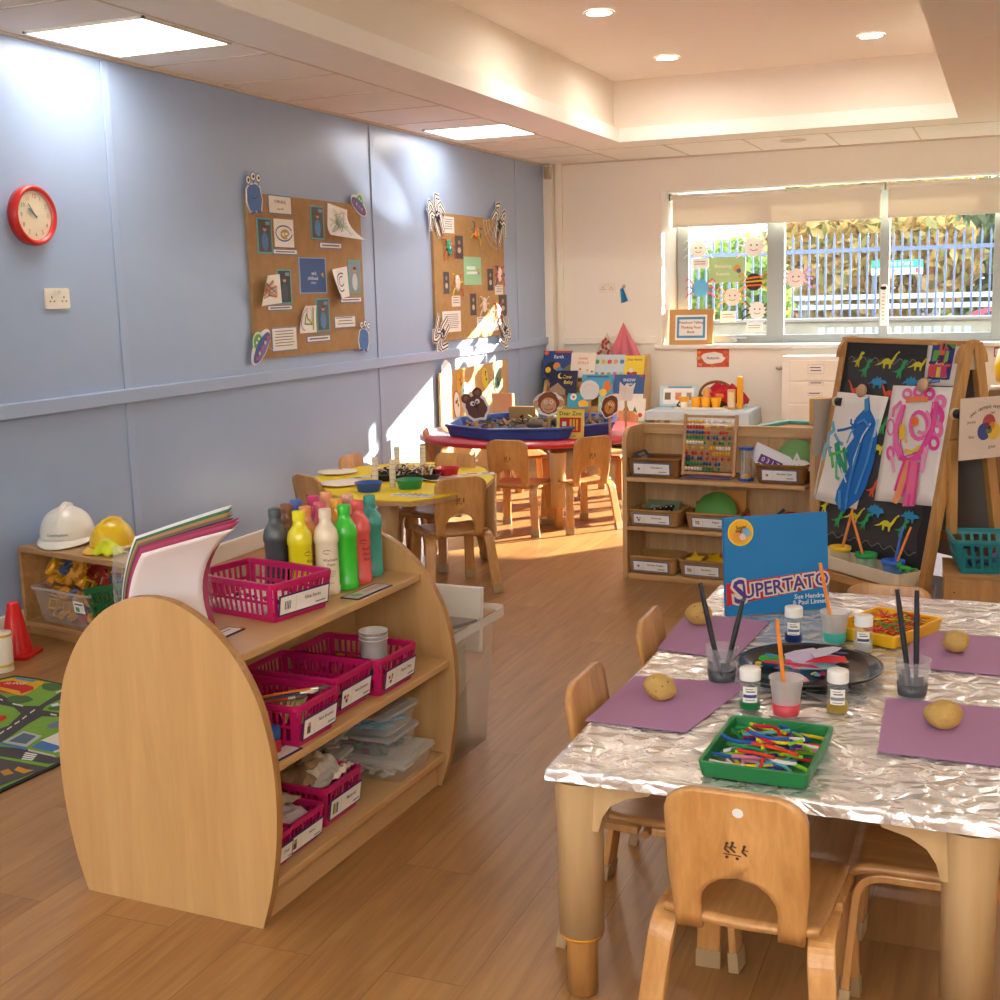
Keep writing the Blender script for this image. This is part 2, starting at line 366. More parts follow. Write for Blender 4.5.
# roller blinds
M_blind = translucent('cream_blind_cloth', '#f7f0de', .1)
for (a, b2, lab) in ((1.085, 2.85, 'wide cream roller blind half lowered over the left window panes'), (2.87, 4.66, 'cream roller blind half lowered over the right hand window pane')):
    o = thing('roller_blind', lab, 'blind', ((a + b2) / 2, .13, 1.9), 'roller blinds in the window')
    L = (b2 - a) / 2
    q = MB(M_blind); q.b2((-L + .02, -.003, .0), (L - .02, .0, .225)); q.build('blind_cloth', o)
    q = MB(plain('#f4eedd', .5)); q.b2((-L + .02, -.008, -.012), (L - .02, .006, .008)); q.build('bottom_bar', o, bevel=.003)
    q = MB(plain('#f2ecdc', .5)); q.cyl((-L, .02, .24), (L, .02, .24), .026, 20); q.build('roller_tube', o)
    q = MB(plain('#6d6256', .5)); q.b2((-L - .008, -.01, .215), (-L, .05, .27)); q.build('bracket', o)
# ceiling lights
E_panel = emit('light_panel_glow', '#fffaf4', 6.0)
E_down = emit('downlight_glow', '#fff4e8', 150.0)
def panel(x, y, lab):
    o = thing('ceiling_light', lab, 'ceiling light', (x, y, CZ - .004), 'square ceiling light panels')
    q = MB(plain('#efe6d8', .5))
    for s in (-1, 1): q.b2((s * .3 - .012 * s, -.3, -.006), (s * .3, .3, .004)); q.b2((-.3, s * .3 - .012 * s, -.006), (.3, s * .3, .004))
    q.build('light_frame', o)
    q = MB(E_panel); q.b2((-.288, -.288, -.004), (.288, .288, -.001)); q.build('diffuser', o)
    return o
panel(.375, -6.14, 'large bright square ceiling light panel above the red clock')
panel(.42, -2.48, 'smaller looking bright ceiling light panel farther along the blue wall')
# unseen panels added behind and beside the camera for fill light
for (x, y) in ((.4, -9.85), (4.6, -10.2), (4.6, -6.2), (4.6, -2.6), (2.3, -11.6)): panel(x, y, 'square ceiling light panel out of the picture')
for k, (px, py, lab) in enumerate(((599, 13, 'round downlight in the raised ceiling nearest the top edge'), (667, 58, 'round downlight in the raised ceiling deepest into the room'), (871, 36, 'round downlight at the right of the raised ceiling'))):
    P = PZ(px, py, 2.915)
    o = thing('downlight', lab, 'ceiling light', (P.x, P.y, 2.919), 'round downlights')
    q = MB(plain('#f7efe2', .4)); q.lathe([(.085, 0), (.088, -.006), (.07, -.008), (.066, 0)], 28, cap0=False, cap1=False); q.build('trim_ring', o)
    q = MB(E_down); q.lathe([(.068, -.003), (.068, -.001)], 28); q.build('diffuser', o)
P = PZ(793, 140, CZ)
o = MB(plain('#e3d6c4', .6)); o.lathe([(.1, 0), (.1, -.006), (.07, -.012), (.05, -.008), (.02, -.014), (0.001, -.014)], 28); o = o.build('smoke_vent'); o.location = (P.x, P.y, CZ - .001); tag(o, 'round ceiling vent in the back row of ceiling tiles', 'vent')
# wall sensor at the top of the corner
o = MB(plain('#c9b193', .6)); o.b2((-.03, -.05, 0), (.03, .0, .1)); o.ball((0, -.05, .035), (.024, .02, .03)); o = o.build('motion_sensor', bevel=.006); o.location = (.06, -.1, 2.34); tag(o, 'small beige motion sensor at the top of the room corner', 'sensor')
# ------------------------------------------------------------------ outdoors
gz = .35
o = MB(plain('#5f664a', .95, var=.25, name='rough_grass')); o.b2((-14, .6, gz - .2), (18, 6.0, gz)); struct(o.build('ground', None))
o = MB(plain('#4f4d4c', .95, spec=0, var=.1, name='asphalt')); o.b2((-60, 6.0, gz - .2), (60, 400, gz + .02)); struct(o.build('road'))
o = MB(plain('#8a8272', .9, var=.3, bump=.8, bscale=12, name='stone')); o.b2((-9, 4.6, gz), (12, 5.0, .93)); o.use('#6f665e'); o.b2((-9, 4.55, .93), (12, 5.05, .97)); o = o.build('low_stone_wall', bevel=.01); tag(o, 'low pale stone wall below the metal railings outside the window', 'wall')
F = thing('railing', 'grey vertical bar metal railing outside the window', 'fence', (0, 5.4, .55), None)
q = MB(plain('#4b5a78', .4, metal=.3, name='fence_paint'))
bars = []
for k in range(150):
    x = -4.2 + k * .1; h2 = 1.93 + .1 * (k % 25 == 0)
    bars.append(x)
q = MB(plain('#4b5a78', .4, metal=.3, name='fence_paint')); q.b2((-4.4, -.02, .06), (10.8, .02, .11)); q.build('rail', F)
q = MB(plain('#4b5a78', .4, metal=.3)); q.b2((-4.4, -.02, 1.2), (10.8, .02, 1.25)); q.build('rail', F)
vis = [x for x in bars if -.6 < x < 4.2]
for x in vis:
    q = MB(plain('#4b5a78', .4, metal=.3)); q.b2((x - .012, -.012, -.2), (x + .012, .012, 1.38)); q.add([(x - .012, -.012, 1.38), (x + .012, -.012, 1.38), (x + .012, .012, 1.38), (x - .012, .012, 1.38), (x, 0, 1.45)], [(0, 1, 4), (1, 2, 4), (2, 3, 4), (3, 0, 4)])
    q.build('bar', F)
q = MB(plain('#4b5a78', .4, metal=.3))
for x in bars:
    if x not in vis: q.b2((x - .012, -.012, -.2), (x + .012, .012, 1.4))
q = q.build('bar', F); q['kind'] = 'stuff'
def foliage(name, label, cat, c, r, cols, n, leaf, seed, trunk=None, group=None):
    q = random.Random(seed); T = thing(name, label, cat, (c[0], c[1], gz), group)
    b = MB()
    mats = [translucent('leaf_' + h.strip('#'), h, .45) for h in cols]
    for i in range(n):
        while True:
            d = Vector((q.uniform(-1, 1), q.uniform(-1, 1), q.uniform(-1, 1)))
            if .3 < d.length < 1: break
        p = Vector((d.x * r[0], d.y * r[1], c[2] - gz + d.z * r[2]))
        if p.z < .02: p.z = .02 + q.random() * .2
        u = Vector((q.gauss(0, 1), q.gauss(0, 1), q.gauss(0, 1))).normalized(); v = u.orthogonal().normalized(); l = leaf * q.uniform(.6, 1.4)
        b.use(q.choice(mats)); b.add([p - u * l, p + v * l * .5, p + u * l, p - v * l * .5], [(0, 1, 2, 3)])
    b.build('foliage', T)
    if trunk:
        b = MB(plain('#6b5a48', .9, bump=.6, bscale=20)); b.tube([(0, 0, 0), (.08, 0, (c[2] - gz) * .5), (0, .05, c[2] - gz)], [trunk, trunk * .8, trunk * .4], 9)
        for k in range(5):
            a = q.random() * 6.28; b.tube([(.03, 0, (c[2] - gz) * .6), (math.cos(a) * r[0] * .5, math.sin(a) * r[1] * .4, c[2] - gz + r[2] * .5)], [trunk * .4, trunk * .12], 6)
        b.build('trunk', T)
    return T
foliage('hedge', 'bright green leafy hedge behind the railings at the left', 'hedge', (.25, 7.4, 1.1), (.75, .6, 1.0), ['#7a9a3c', '#a0b350', '#5f8236'], 2300, .11, 1)
foliage('hedge', 'yellow and russet autumn hedge behind the middle of the railings', 'hedge', (1.5, 11.5, 1.75), (1.9, .6, 1.15), ['#b5984e', '#c9ad66', '#94904e', '#a58248'], 2600, .15, 2)
foliage('hedge', 'dark green hedge behind the railings at the right', 'hedge', (4.6, 13.0, 1.6), (2.4, .7, 1.5), ['#5c6b42', '#7a8450', '#4a5a38'], 2200, .18, 3)
foliage('tree', 'bare branched tree with thin yellow leaves above the green banner', 'tree', (2.6, 14.9, 2.9), (1.0, .8, .9), ['#a98c48', '#7f6e40'], 500, .11, 4, .1)
foliage('tree', 'golden autumn tree beyond the road at the left of the bare tree', 'tree', (1.3, 17.6, 3.3), (1.6, 1.0, 1.2), ['#c9aa60', '#b08f4a', '#d3ba7c'], 1800, .2, 5, .12)
foliage('tree', 'dull green tree beyond the railings at far right', 'tree', (5.6, 21.5, 3.4), (2.6, 1.0, 2.0), ['#6b774a', '#868c5a'], 1800, .27, 6, .14)
foliage('tree', 'broad green tree far beyond the road behind the golden tree', 'tree', (-1.2, 22, 3.6), (3.6, 1.2, 2.4), ['#8a9a54', '#a3a866'], 1800, .36, 8, .16)
B = thing('banner', 'green and white banner fixed to the railings outside', 'banner', frame((PY(897, 268, 9.3).x, 9.3, PY(897, 268, 9.3).z), (1, 0, 0), (0, 0, 1)))
q = MB('#eef3ee'); q.at(Matrix.Scale(.6, 4)); q.prism([(-.62, -.16), (.62, -.16), (.62, .2), (-.62, .2)], 0, .01)
q.draw([('r', 0, .1, 1.24, .2, '#2f9c7c'), ('t', 'LITTLE STARS', -.0, .1, .13, '#eafff6'), ('t', 'NURSERY', -.12, -.07, .11, '#38506a'), ('r', .5, -.07, .12, .12, '#c84b3c')], .01, .003); q.build('banner_sheet', B)
q = MB('#55606a')
for x in (-.34, .34): q.b2((x - .02, gz + .02 - PY(897, 268, 9.3).z, -.03), (x + .02, .12, -.005))
q.build('post', B)
RBr = thing('road_barrier', 'pale double rail road barrier seen through the railings', 'barrier', (0, 8.45, gz + .02))
for z in (.6, .74):
    q = MB(plain('#d9d6d2', .6)); q.b2((-1.2, -.03, z + .03), (9, .03, z + .1)); q.build('rail', RBr)
for k in range(6):
    q = MB(plain('#9a9894', .7)); q.b2((-1.0 + k * 1.9, .03, 0), (-.9 + k * 1.9, .1, .83)); q.build('post', RBr)
# a low car on the road, only its front in view
K = thing('car', 'red car passing on the road at the right edge of the window', 'car', (PY(964, 300, 10.2).x + .78, 10.2, gz + .02))
q = MB(plain('#d8465a', .25, coat=.6)); q.prism([(-.75, .18), (-.78, .42), (-.6, .55), (-.2, .62), (.15, .95), (1.3, 1.0), (1.9, .66), (2.6, .6), (2.7, .2)], -.75, .75); q.at(Matrix.Rotation(PI / 2, 4, 'X'))
qq = MB(plain('#d8465a', .25, coat=.6)); qq.at(Matrix.Rotation(PI / 2, 4, 'X')); qq.prism([(-.75, .18), (-.78, .42), (-.6, .55), (-.2, .62), (.15, .95), (1.3, 1.0), (1.9, .66), (2.6, .6), (2.7, .2)], -.75, .75); qq.build('car_body', K, bevel=.05, seg=3)
q = MB(plain('#dfe8ee', .1)); q.at(Matrix.Rotation(PI / 2, 4, 'X')); q.prism([(-.08, .66), (.2, .92), (1.2, .96), (1.5, .68)], -.755, .755); q.build('car_window', K)
for x in (-.3, 2.1):
    q = MB('#2a2a2c'); q.lathe([(.12, -.1), (.28, -.1), (.29, 0), (.28, .1), (.12, .1)], 24)
    q = q.build('wheel', K, M=frame((x, -.72, .27), (1, 0, 0), (0, 0, 1)))
# pale building at the left
H = thing('house', 'pale rendered house with a red fascia beyond the railings at the left', 'house', (-1.9, 13.0, gz))
q = MB(plain('#e9e6e0', .8)); q.b2((-2.2, 0, 0), (1.35, 3, 3.2)); q.build('wall', H)
q = MB('#b5566a'); q.b2((-2.3, -.2, 2.3), (1.4, 0, 2.45)); q.build('fascia', H)
for x in (-1.2, .3):
    q = MB(plain('#9fb0bd', .15)); q.b2((x - .4, -.02, .9), (x + .4, .02, 1.9)); q.build('window', H)
o = MB(plain('#7fa6c9', .6))
for k in range(16): o.b2((1.9 + k * .1, 3.4, gz), (1.96 + k * .1, 3.43, .9))
o.b2((1.85, 3.43, .75), (3.55, 3.45, .8)); o = o.build('picket_fence'); tag(o, 'low pale blue picket fence close outside the window', 'fence')
# ================================================================== left wall
M_hess = weave('hessian_cloth', '#a3784a', '#d9b27e', 220, 220)
M_hess2 = weave('hessian_cloth_light', '#b0854e', '#e0ba82', 220, 220)
# clock
o = thing('wall_clock', 'round red rimmed wall clock on the blue wall', 'clock', LW(-6.41, 1.742) @ Matrix.Scale(.95, 4))
q = MB(plain('#d9291f', .3, coat=.4, name='red_clock_rim')); q.lathe([(.0, 0), (.128, 0), (.132, .02), (.13, .04), (.122, .05), (.11, .044), (.105, .03)], 48, cap1=False); q.build('clock_rim', o)
q = MB(plain('#f0dfb8', .5)); q.lathe([(0.001, .03), (.107, .03)], 40, cap0=False, cap1=False)
q.draw([('t', str(h), .083 * math.sin(h * PI / 6), .083 * math.cos(h * PI / 6), .026, ['#b04a3a', '#4a78a8', '#6a9a4a', '#c98a35'][h % 4]) for h in range(1, 13)], .0305)
q.draw([('r', .1 * math.sin(k * PI / 30), .1 * math.cos(k * PI / 30), .002, .002, '#6a5a50') for k in range(60)], .0305, 0.00001); q.build('clock_face', o)
for (a, L, w_) in ((-38, .06, .007), (-52, .045, .009)):
    q = MB('#3f4f78'); a = math.radians(a); q.draw([('l', [(-.012 * math.sin(a), -.012 * math.cos(a)), (L * math.sin(a), L * math.cos(a))], w_, '#3f4f78')], .036); q.build('clock_hand', o)
q = MB(clear('clock_glass', '#ffffff', .03, .03)); q.lathe([(0.001, .043), (.112, .043)], 40, cap0=False, cap1=False); q.build('clock_glass', o)
def socket(M, lab):
    o = thing('wall_socket', lab, 'socket', M)
    q = MB(plain('#f3ead8', .35)); q.prism(rrect(.148, .088, .008), 0, .01); q.build('socket_plate', o, bevel=.002)
    q = MB('#5d5148'); 
    for s in (-.037, .037): q.draw([('r', s, .005, .006, .01, '#5d5148'), ('r', s - .012, -.012, .01, .005, '#5d5148'), ('r', s + .012, -.012, .01, .005, '#5d5148')], .0102)
    q.build('pin_holes', o)
    for s in (-.012, .012):
        q = MB('#e9dfcc'); q.b2((s - .006, .02, .009), (s + .006, .036, .014)); q.build('switch', o)
socket(LW(-6.288, 1.397), 'cream double socket plate on the blue wall below the clock')
socket(BW(.55, 1.39), 'cream double socket plate on the back wall near the corner')
# ---- first notice board: local x to the right, y up, origin at board centre
def board(y0, y1, z0, z1, lab, m):
    o = MB(m); w, h = y1 - y0, z1 - z0; o.prism(rrect(w, h, .01), 0, .02); o = o.build('notice_board', bevel=.004); o.matrix_world = LW((y0 + y1) / 2, (z0 + z1) / 2, .001); tag(o, lab, 'notice board'); return o
board(-4.79, -3.52, 1.045, 1.94, 'hessian notice board with blue monster cut-outs at two corners', M_hess)
board(-2.445, -1.105, 1.035, 1.95, 'hessian notice board with striped spider cut-outs at its corners', M_hess2)
def onwall(px, py, lift=.021): P = PX(px, py, 0); return LW(P.y, P.z, lift)
def zq(zx, zy, x0, y0, k): return x0 + zx * k, y0 + zy * k
b1 = lambda zx, zy: zq(zx, zy, 225, 160, .21)
def place(f, zx, zy, lift=.021, rz=0): return onwall(*f(zx, zy), lift) @ Matrix.Rotation(rz, 4, 'Z')
def wsize(f, x0, y0, x1, y1):
    a = PX(*f(x0, (y0 + y1) / 2), 0); b_ = PX(*f(x1, (y0 + y1) / 2), 0); c_ = PX(*f((x0 + x1) / 2, y0), 0); d = PX(*f((x0 + x1) / 2, y1), 0)
    return b_.y - a.y, c_.z - d.z
def pinned(f, rect, name, lab, cat, ops, base='#f3ece0', group=None, border=None, rz=0, lift=.021):
    w, h = wsize(f, *rect); M = place(f, (rect[0] + rect[2]) / 2, (rect[1] + rect[3]) / 2, lift, rz)
    op = ops(w, h)
    if border: op = [('r', 0, 0, w - .012, h - .012, base)] + op
    return card(name, lab, cat, M, w, h, op, base=border or base, group=group)
title = lambda a, b_: (lambda w, h: [('t', a, 0, h * .15, h * .22, '#46424a'), ('t', b_, 0, -h * .22, h * .13, '#46424a')])
cap = lambda w, h: [('r', -.0, 0, w * .8, h * .22, '#7b7480')]
note = lambda n: (lambda w, h: greek(0, h * .34, w * .8, n, h * .72 / n))
pinned(b1, (190, 170, 300, 260), 'title_card', 'white title card with blue edge at top left of the monster notice board', 'card', title('TUFFA BUG', 'August 2021'), border='#5f86b8')
for i, (r, lab) in enumerate((((213, 424, 328, 452), 'caption strip under the eye painting at upper left of the monster board'), ((435, 393, 540, 424), 'caption strip below the curled white paper on the monster board'), ((187, 690, 305, 718), 'caption strip under the orange painting on the monster board'), ((535, 652, 635, 680), 'caption strip under the blue painting at the right of the monster board'), ((375, 834, 487, 866), 'lowest caption strip at the bottom middle of the monster board'))):
    pinned(b1, r, 'caption_strip', lab, 'caption', cap, border='#5f86b8', group='caption strips on the monster board')
pinned(b1, (208, 796, 328, 910), 'text_sheet', 'large white text sheet at the lower left of the monster board', 'note', note(6), border='#6f94bd')
pinned(b1, (507, 742, 607, 800), 'text_sheet', 'small white text sheet at the lower right of the monster board', 'note', note(3), border='#6f94bd')
def photo(bg, a, b_): return lambda w, h: [('r', 0, 0, w * .86, h * .92, bg), ('p', blob(0, -h * .16, w * .22, h * .26, seed=3), a), ('c', 0, h * .2, w * .12, h * .08, '#c79a80'), ('p', blob(0, h * .25, w * .13, h * .05, seed=2), '#5a4033'), ('r', w * .2, h * .36, w * .3, h * .1, b_)]
for i, (r, bg, a, lab) in enumerate((((137, 278, 207, 445), '#4f4b48', '#4d7ab8', 'teal edged photo of a child in blue at upper left of the monster board'), ((393, 220, 455, 378), '#57524a', '#5c8fcb', 'teal edged photo of a child in blue at top middle of the monster board'), ((234, 522, 300, 684), '#3b3a3c', '#44505e', 'teal edged dark photo of a child beside the orange painting'), ((420, 660, 483, 816), '#565b5c', '#5b86b5', 'teal edged photo of a child beside the green painting'), ((573, 478, 630, 634), '#8e9397', '#c4ced2', 'teal edged pale photo at the right edge of the monster board'))):
    pinned(b1, r, 'photo_print', lab, 'photo', photo(bg, a, '#7d98ad'), base='#55b7c1', group='teal edged photos on the monster board')
pinned(b1, (338, 465, 468, 636), 'centre_poster', 'dark blue poster with white lettering in the centre of the monster board', 'poster', lambda w, h: [('r', 0, 0, w * .92, h * .94, '#33558f'), ('t', 'early', .01, h * .06, h * .14, '#e6eefb'), ('t', 'childhood', -.005, -h * .08, h * .14, '#e6eefb'), ('t', 'theory', .0, -h * .2, h * .1, '#cfe0fb'), ('c', w * .34, h * .02, .012, '#e8b13a'), ('c', w * .36, -h * .03, .009, '#6cab4a')], base='#9fb6d8')
def curled(f, rect, lab, ops, bend, rz=0):
    w, h = wsize(f, *rect); M = place(f, (rect[0] + rect[2]) / 2, (rect[1] + rect[3]) / 2, .024, rz)
    b = MB('#f6f2ea')
    def lift(x, y): return .03 * max(0, (x * bend[0] / w + y * bend[1] / h + .1)) ** 2 * 6
    b.grid(lambda u, v: ((u - .5) * w, (v - .5) * h, lift((u - .5) * w, (v - .5) * h)), 10, 10)
    for op in ops(w, h):
        b.use(op[-1]); pts = op[1]
        for p, q_ in zip(pts, pts[1:]):
            d = Vector((q_[0] - p[0], q_[1] - p[1])); e = Vector((-d.y, d.x)).normalized() * op[2] / 2
            b.add([(x, y, lift(x, y) + .0012) for x, y in ((p[0] - e.x, p[1] - e.y), (q_[0] - e.x, q_[1] - e.y), (q_[0] + e.x, q_[1] + e.y), (p[0] + e.x, p[1] + e.y))], [(0, 1, 2, 3)])
    o = b.build('child_painting'); o.matrix_world = M; tag(o, lab, 'painting'); return o
arc = lambda cx, cy, rx, ry, a0, a1, n=14: [(cx + rx * math.cos(math.radians(a0 + (a1 - a0) * i / n)), cy + ry * math.sin(math.radians(a0 + (a1 - a0) * i / n))) for i in range(n + 1)]
zig = lambda w, h, n, s: (lambda q: [(q.uniform(-.42, .42) * w, q.uniform(-.42, .42) * h) for _ in range(n)])(random.Random(s))
curled(b1, (217, 283, 305, 416), 'painting of a blue eye shape with yellow centre on the monster board', lambda w, h: [('l', arc(0, 0, w * .42, h * .26, 20, 200), .007, '#33509a'), ('l', arc(.0, h * .02, w * .42, h * .3, 190, 350), .007, '#33509a'), ('l', arc(w * .05, -h * .04, w * .2, h * .13, 0, 300), .016, '#c9a53a'), ('l', arc(w * .12, -h * .02, w * .1, h * .08, 0, 360), .01, '#8fb1a2')], (.2, 0))
curled(b1, (472, 222, 565, 372), 'white paper with faint green scribble curling off the monster board', lambda w, h: [('l', zig(w, h, 14, k), .003, '#a9b89a') for k in range(3)], (.5, -1.0), -.12)
curled(b1, (130, 550, 250, 690), 'orange splashed painting at left of the monster board', lambda w, h: [('l', zig(w * .9, h * .8, 10, 5), .012, '#d9853f'), ('l', zig(w, h, 16, 6), .003, '#7a6a58')], (-.9, .3), .06)
curled(b1, (337, 694, 418, 824), 'painting with green and yellow strokes at lower middle of the monster board', lambda w, h: [('l', arc(-w * .2, 0, w * .25, h * .4, 90, 270), .006, '#3d53a0'), ('l', zig(w * .6, h * .8, 8, 8), .009, '#7fa244'), ('l', [(w * .3, -h * .4), (w * .28, h * .42)], .014, '#c7c04a')], (-.3, .5))
curled(b1, (485, 515, 572, 660), 'painting with bold blue curves curling at the right of the monster board', lambda w, h: [('l', arc(w * .1, h * .02, w * .26, h * .3, 60, 300), .008, '#2f4a9a'), ('l', arc(w * .12, h * .05, w * .14, h * .16, 60, 330), .007, '#2f4a9a'), ('r', [(-w * .42, -h * .3), (-w * .1, -h * .4)], .02, '#a86c4c')], (-.8, -.3), .1)
def monster(zx, zy, s, rz, lab):
    b = MB('#f5f2f0'); body = [(-.05, -.07), (.05, -.075), (.07, -.02), (.06, .04), (.03, .06), (-.03, .06), (-.06, .04), (-.07, -.02)]
    b.prism([(x * 1.12, y * 1.12) for x, y in body], 0, .003)
    ops = [('p', body, '#4e78b8'), ('l', arc(0, .01, .03, .02, 200, 340), .004, '#274a80'), ('p', [(-.05, -.09), (-.005, -.08), (-.01, -.07), (-.05, -.075)], '#3e68a8'), ('p', [(.05, -.09), (.005, -.08), (.01, -.07), (.05, -.075)], '#3e68a8')]
    for ex, ey in ((-.045, .085), (0, .1), (.045, .09)):
        ops += [('l', [(ex * .8, .05), (ex, ey)], .008, '#4e78b8'), ('c', ex, ey, .024, '#274a80'), ('c', ex, ey, .02, '#f6f4f0'), ('c', ex + .003, ey, .009, '#3a3442')]
    b.draw(ops, .003); o = b.build('monster_cutout'); o.matrix_world = place(b1, zx, zy, .0225, rz) @ Matrix.Scale(s, 4); tag(o, lab, 'paper cut-out')
monster(120, 175, 1.05, .12, 'blue three eyed paper monster at top left corner of the board')
monster(645, 850, .95, -.15, 'blue three eyed paper monster at lower right corner of the board')
def saucer(zx, zy, s, rz, lab):
    b = MB('#f2efe9'); b.prism([(x * 1.1, y * 1.1) for x, y in arc(0, 0, .1, .045, 0, 360, 24)[:-1]], 0, .003)
    ops = [('c', 0, .028, .052, '#cfe6c2'), ('c', 0, .03, .04, '#6fae4f'), ('c', -.012, .04, .007, '#f6f6f0'), ('c', .014, .04, .007, '#f6f6f0'), ('c', 0, -.006, .1, .036, '#4b5fa6'), ('c', 0, -.02, .07, .018, '#7a6fb4')] + [('c', x, -.008, .009, c_) for x, c_ in ((-.07, '#d9536a'), (-.035, '#f0d060'), (0, '#d9536a'), (.035, '#f0d060'), (.07, '#d9536a'))] + [('l', [(-.04, -.04), (-.055, -.085)], .005, '#c9b0a0'), ('l', [(.04, -.04), (.055, -.085)], .005, '#c9b0a0')]
    b.draw(ops, .003); o = b.build('saucer_cutout'); o.matrix_world = place(b1, zx, zy, .0225, rz) @ Matrix.Scale(s, 4); tag(o, lab, 'paper cut-out')
saucer(620, 218, 1.0, -.45, 'paper flying saucer at top right corner of the monster board')
saucer(152, 890, 1.15, .75, 'tilted paper flying saucer at lower left corner of the monster board')
# ---- second notice board
b2 = lambda zx, zy: zq(zx, zy, 410, 190, .17)
def spider(zx, zy, s, rz, lab):
    b = MB('#f4f1ec'); b.prism(blob(0, 0, .036, .045, 16, .05, 3), 0, .004)
    ops = [('c', 0, 0, .028, .036, '#2a2728'), ('c', -.01, .012, .008, '#f4f1ec'), ('c', .01, .012, .008, '#f4f1ec')]
    lg = []
    for sgn in (-1, 1):
        for k in range(3):
            c0 = 1.3 - k * 1.05; pts = [(sgn * r * math.cos(c0 - .5 * t), r * math.sin(c0 - .5 * t) + .05 * math.sin(t * PI)) for t, r in ((0, .02), (.3, .05), (.6, .08), (.85, .1), (1, .118))]
            lg += [('l', pts, .044, '#f4f1ec'), ('l', pts, .032, '#1a1819'), ('l', pts, .015, '#f4f1ec')]
    ops = lg + ops
    b.draw(ops, .001); o = b.build('spider_cutout'); o.matrix_world = place(b2, zx, zy, .0225, rz) @ Matrix.Scale(s, 4); tag(o, lab, 'paper cut-out')
spider(135, 155, 1.15, .5, 'black and white striped spider cut-out at top left corner of its board')
spider(505, 205, 1.25, -.5, 'black and white striped spider cut-out at top right corner of its board')
spider(165, 845, 1.15, 2.2, 'black and white striped spider cut-out at lower left corner of its board')
spider(538, 825, 1.15, -2.4, 'black and white striped spider cut-out at lower right corner of its board')
for r, lab, n in (((178, 158, 243, 254), 'white sheet at top left of the spider board', 5), ((176, 712, 284, 836), 'large white text sheet at lower left of the spider board', 8), ((230, 622, 280, 686), 'small white card below the cream oval bug', 3), ((380, 746, 428, 808), 'small white card at bottom middle of the spider board', 3), ((450, 782, 508, 828), 'small white card at bottom right of the spider board', 2), ((486, 560, 532, 616), 'small white card below the pink faced bug', 3)):
    pinned(b2, r, 'text_card', lab, 'note', note(n), base='#f7efe6')
pinned(b2, (302, 394, 404, 558), 'centre_poster', 'pale green poster in the middle of the spider board', 'poster', lambda w, h: [('r', -w * .1, h * .1, w * .5, h * .12, '#e4f2e6'), ('r', -w * .05, -h * .08, w * .6, h * .1, '#e4f2e6'), ('c', w * .3, -.0, .018, '#d9a05a'), ('c', w * .34, -h * .08, .012, '#7a8ac0')], base='#9fd1a4')
for r, lab in (((246, 266, 298, 410), 'dark photo beside the green bug on the spider board'), ((178, 478, 216, 616), 'dark photo with a pale oval at left of the spider board'), ((438, 460, 476, 596), 'dark photo left of the pink faced bug'), ((336, 606, 376, 742), 'dark photo at lower middle of the spider board'), ((505, 614, 556, 746), 'dark photo behind the red bug at right of the spider board')):
    pinned(b2, r, 'photo_print', lab, 'photo', lambda w, h: [('r', 0, 0, w * .9, h * .94, '#4d4843'), ('c', 0, -h * .12, w * .2, h * .12, '#cdb9a0'), ('c', 0, h * .2, w * .14, h * .09, '#a98d78')], base='#c98a72', group='photos on the spider board')
def bug(zx, zy, rx, ry, body, legs, lab, rz=0, extra=()):
    b = MB(body); b.ball((0, 0, .012), (rx, ry, .02), 16, 8)
    o = thing('paper_bug', lab, 'paper craft', place(b2, zx, zy, .022, rz), 'craft bugs on the spider board')
    q = MB(body); q.ball((0, 0, .008), (rx, ry, .014), 18, 8)
    q.draw([('c', -rx * .3, ry * .45, .008, '#ffffff'), ('c', rx * .3, ry * .45, .008, '#ffffff'), ('c', -rx * .3, ry * .45, .004, '#222222'), ('c', rx * .3, ry * .45, .004, '#222222')] + list(extra), .022, .0005); q.build('body', o)
    for k in range(6):
        s = -1 if k < 3 else 1; t = (k % 3) - 1
        q = MB(legs[k % len(legs)]); q.tube([(s * rx * .7, t * ry * .5, .006), (s * (rx + .03), t * ry * .9 + .012, .016), (s * (rx + .055), t * ry * 1.3 - .012, .01)], .0045, 6); q.build('leg', o)
bug(208, 338, .042, .058, '#2fae8a', ['#d9653a'], 'green oval craft bug with orange legs at upper left', .1, [('c', .01, -.02, .015, '#4a90d0'), ('c', -.015, .0, .012, '#e8f4f0')])
bug(368, 250, .036, .05, '#e8863a', ['#e3cf3f', '#3f8fa0', '#4a6fb0'], 'orange craft bug with yellow and blue legs at the top', -.3, [('c', .01, -.01, .016, '#e9c63a')])
bug(258, 550, .045, .062, '#efe2cf', ['#e3cf3f', '#d9653a'], 'cream oval craft bug with orange and yellow legs at left')
bug(507, 498, .042, .06, '#f2d6d0', ['#8a4a8f', '#d9536a'], 'pink faced craft bug with purple legs at the right edge', 0, [('c', 0, -.012, .013, '#d9483a')])
bug(418, 676, .04, .058, '#ecdcc6', ['#e9d9c4'], 'plain cream craft bug at lower middle of the spider board')
bug(497, 714, .037, .058, '#e6d2bc', ['#d9402f'], 'cream craft bug with red wings at lower right', 0, [('c', .03, .01, .014, '#d9402f')])
b = MB('#efe6d8')
for k in range(1, 6): 
    p = arc(.2, .17, .055 * k, .045 * k, 180, 270, 9)
    for u, v_ in zip(p, p[1:]): b.tube([(u[0], u[1], .003), (v_[0], v_[1], .003)], .0016, 4)
for a in (185, 212, 240, 265): b.tube([(.2, .17, .003), (.2 + .29 * math.cos(math.radians(a)), .17 + .24 * math.sin(math.radians(a)), .003)], .0016, 4)
o = b.build('string_web'); o.matrix_world = place(b2, 440, 300, .021); tag(o, 'white string spider web at upper right of the spider board', 'web')
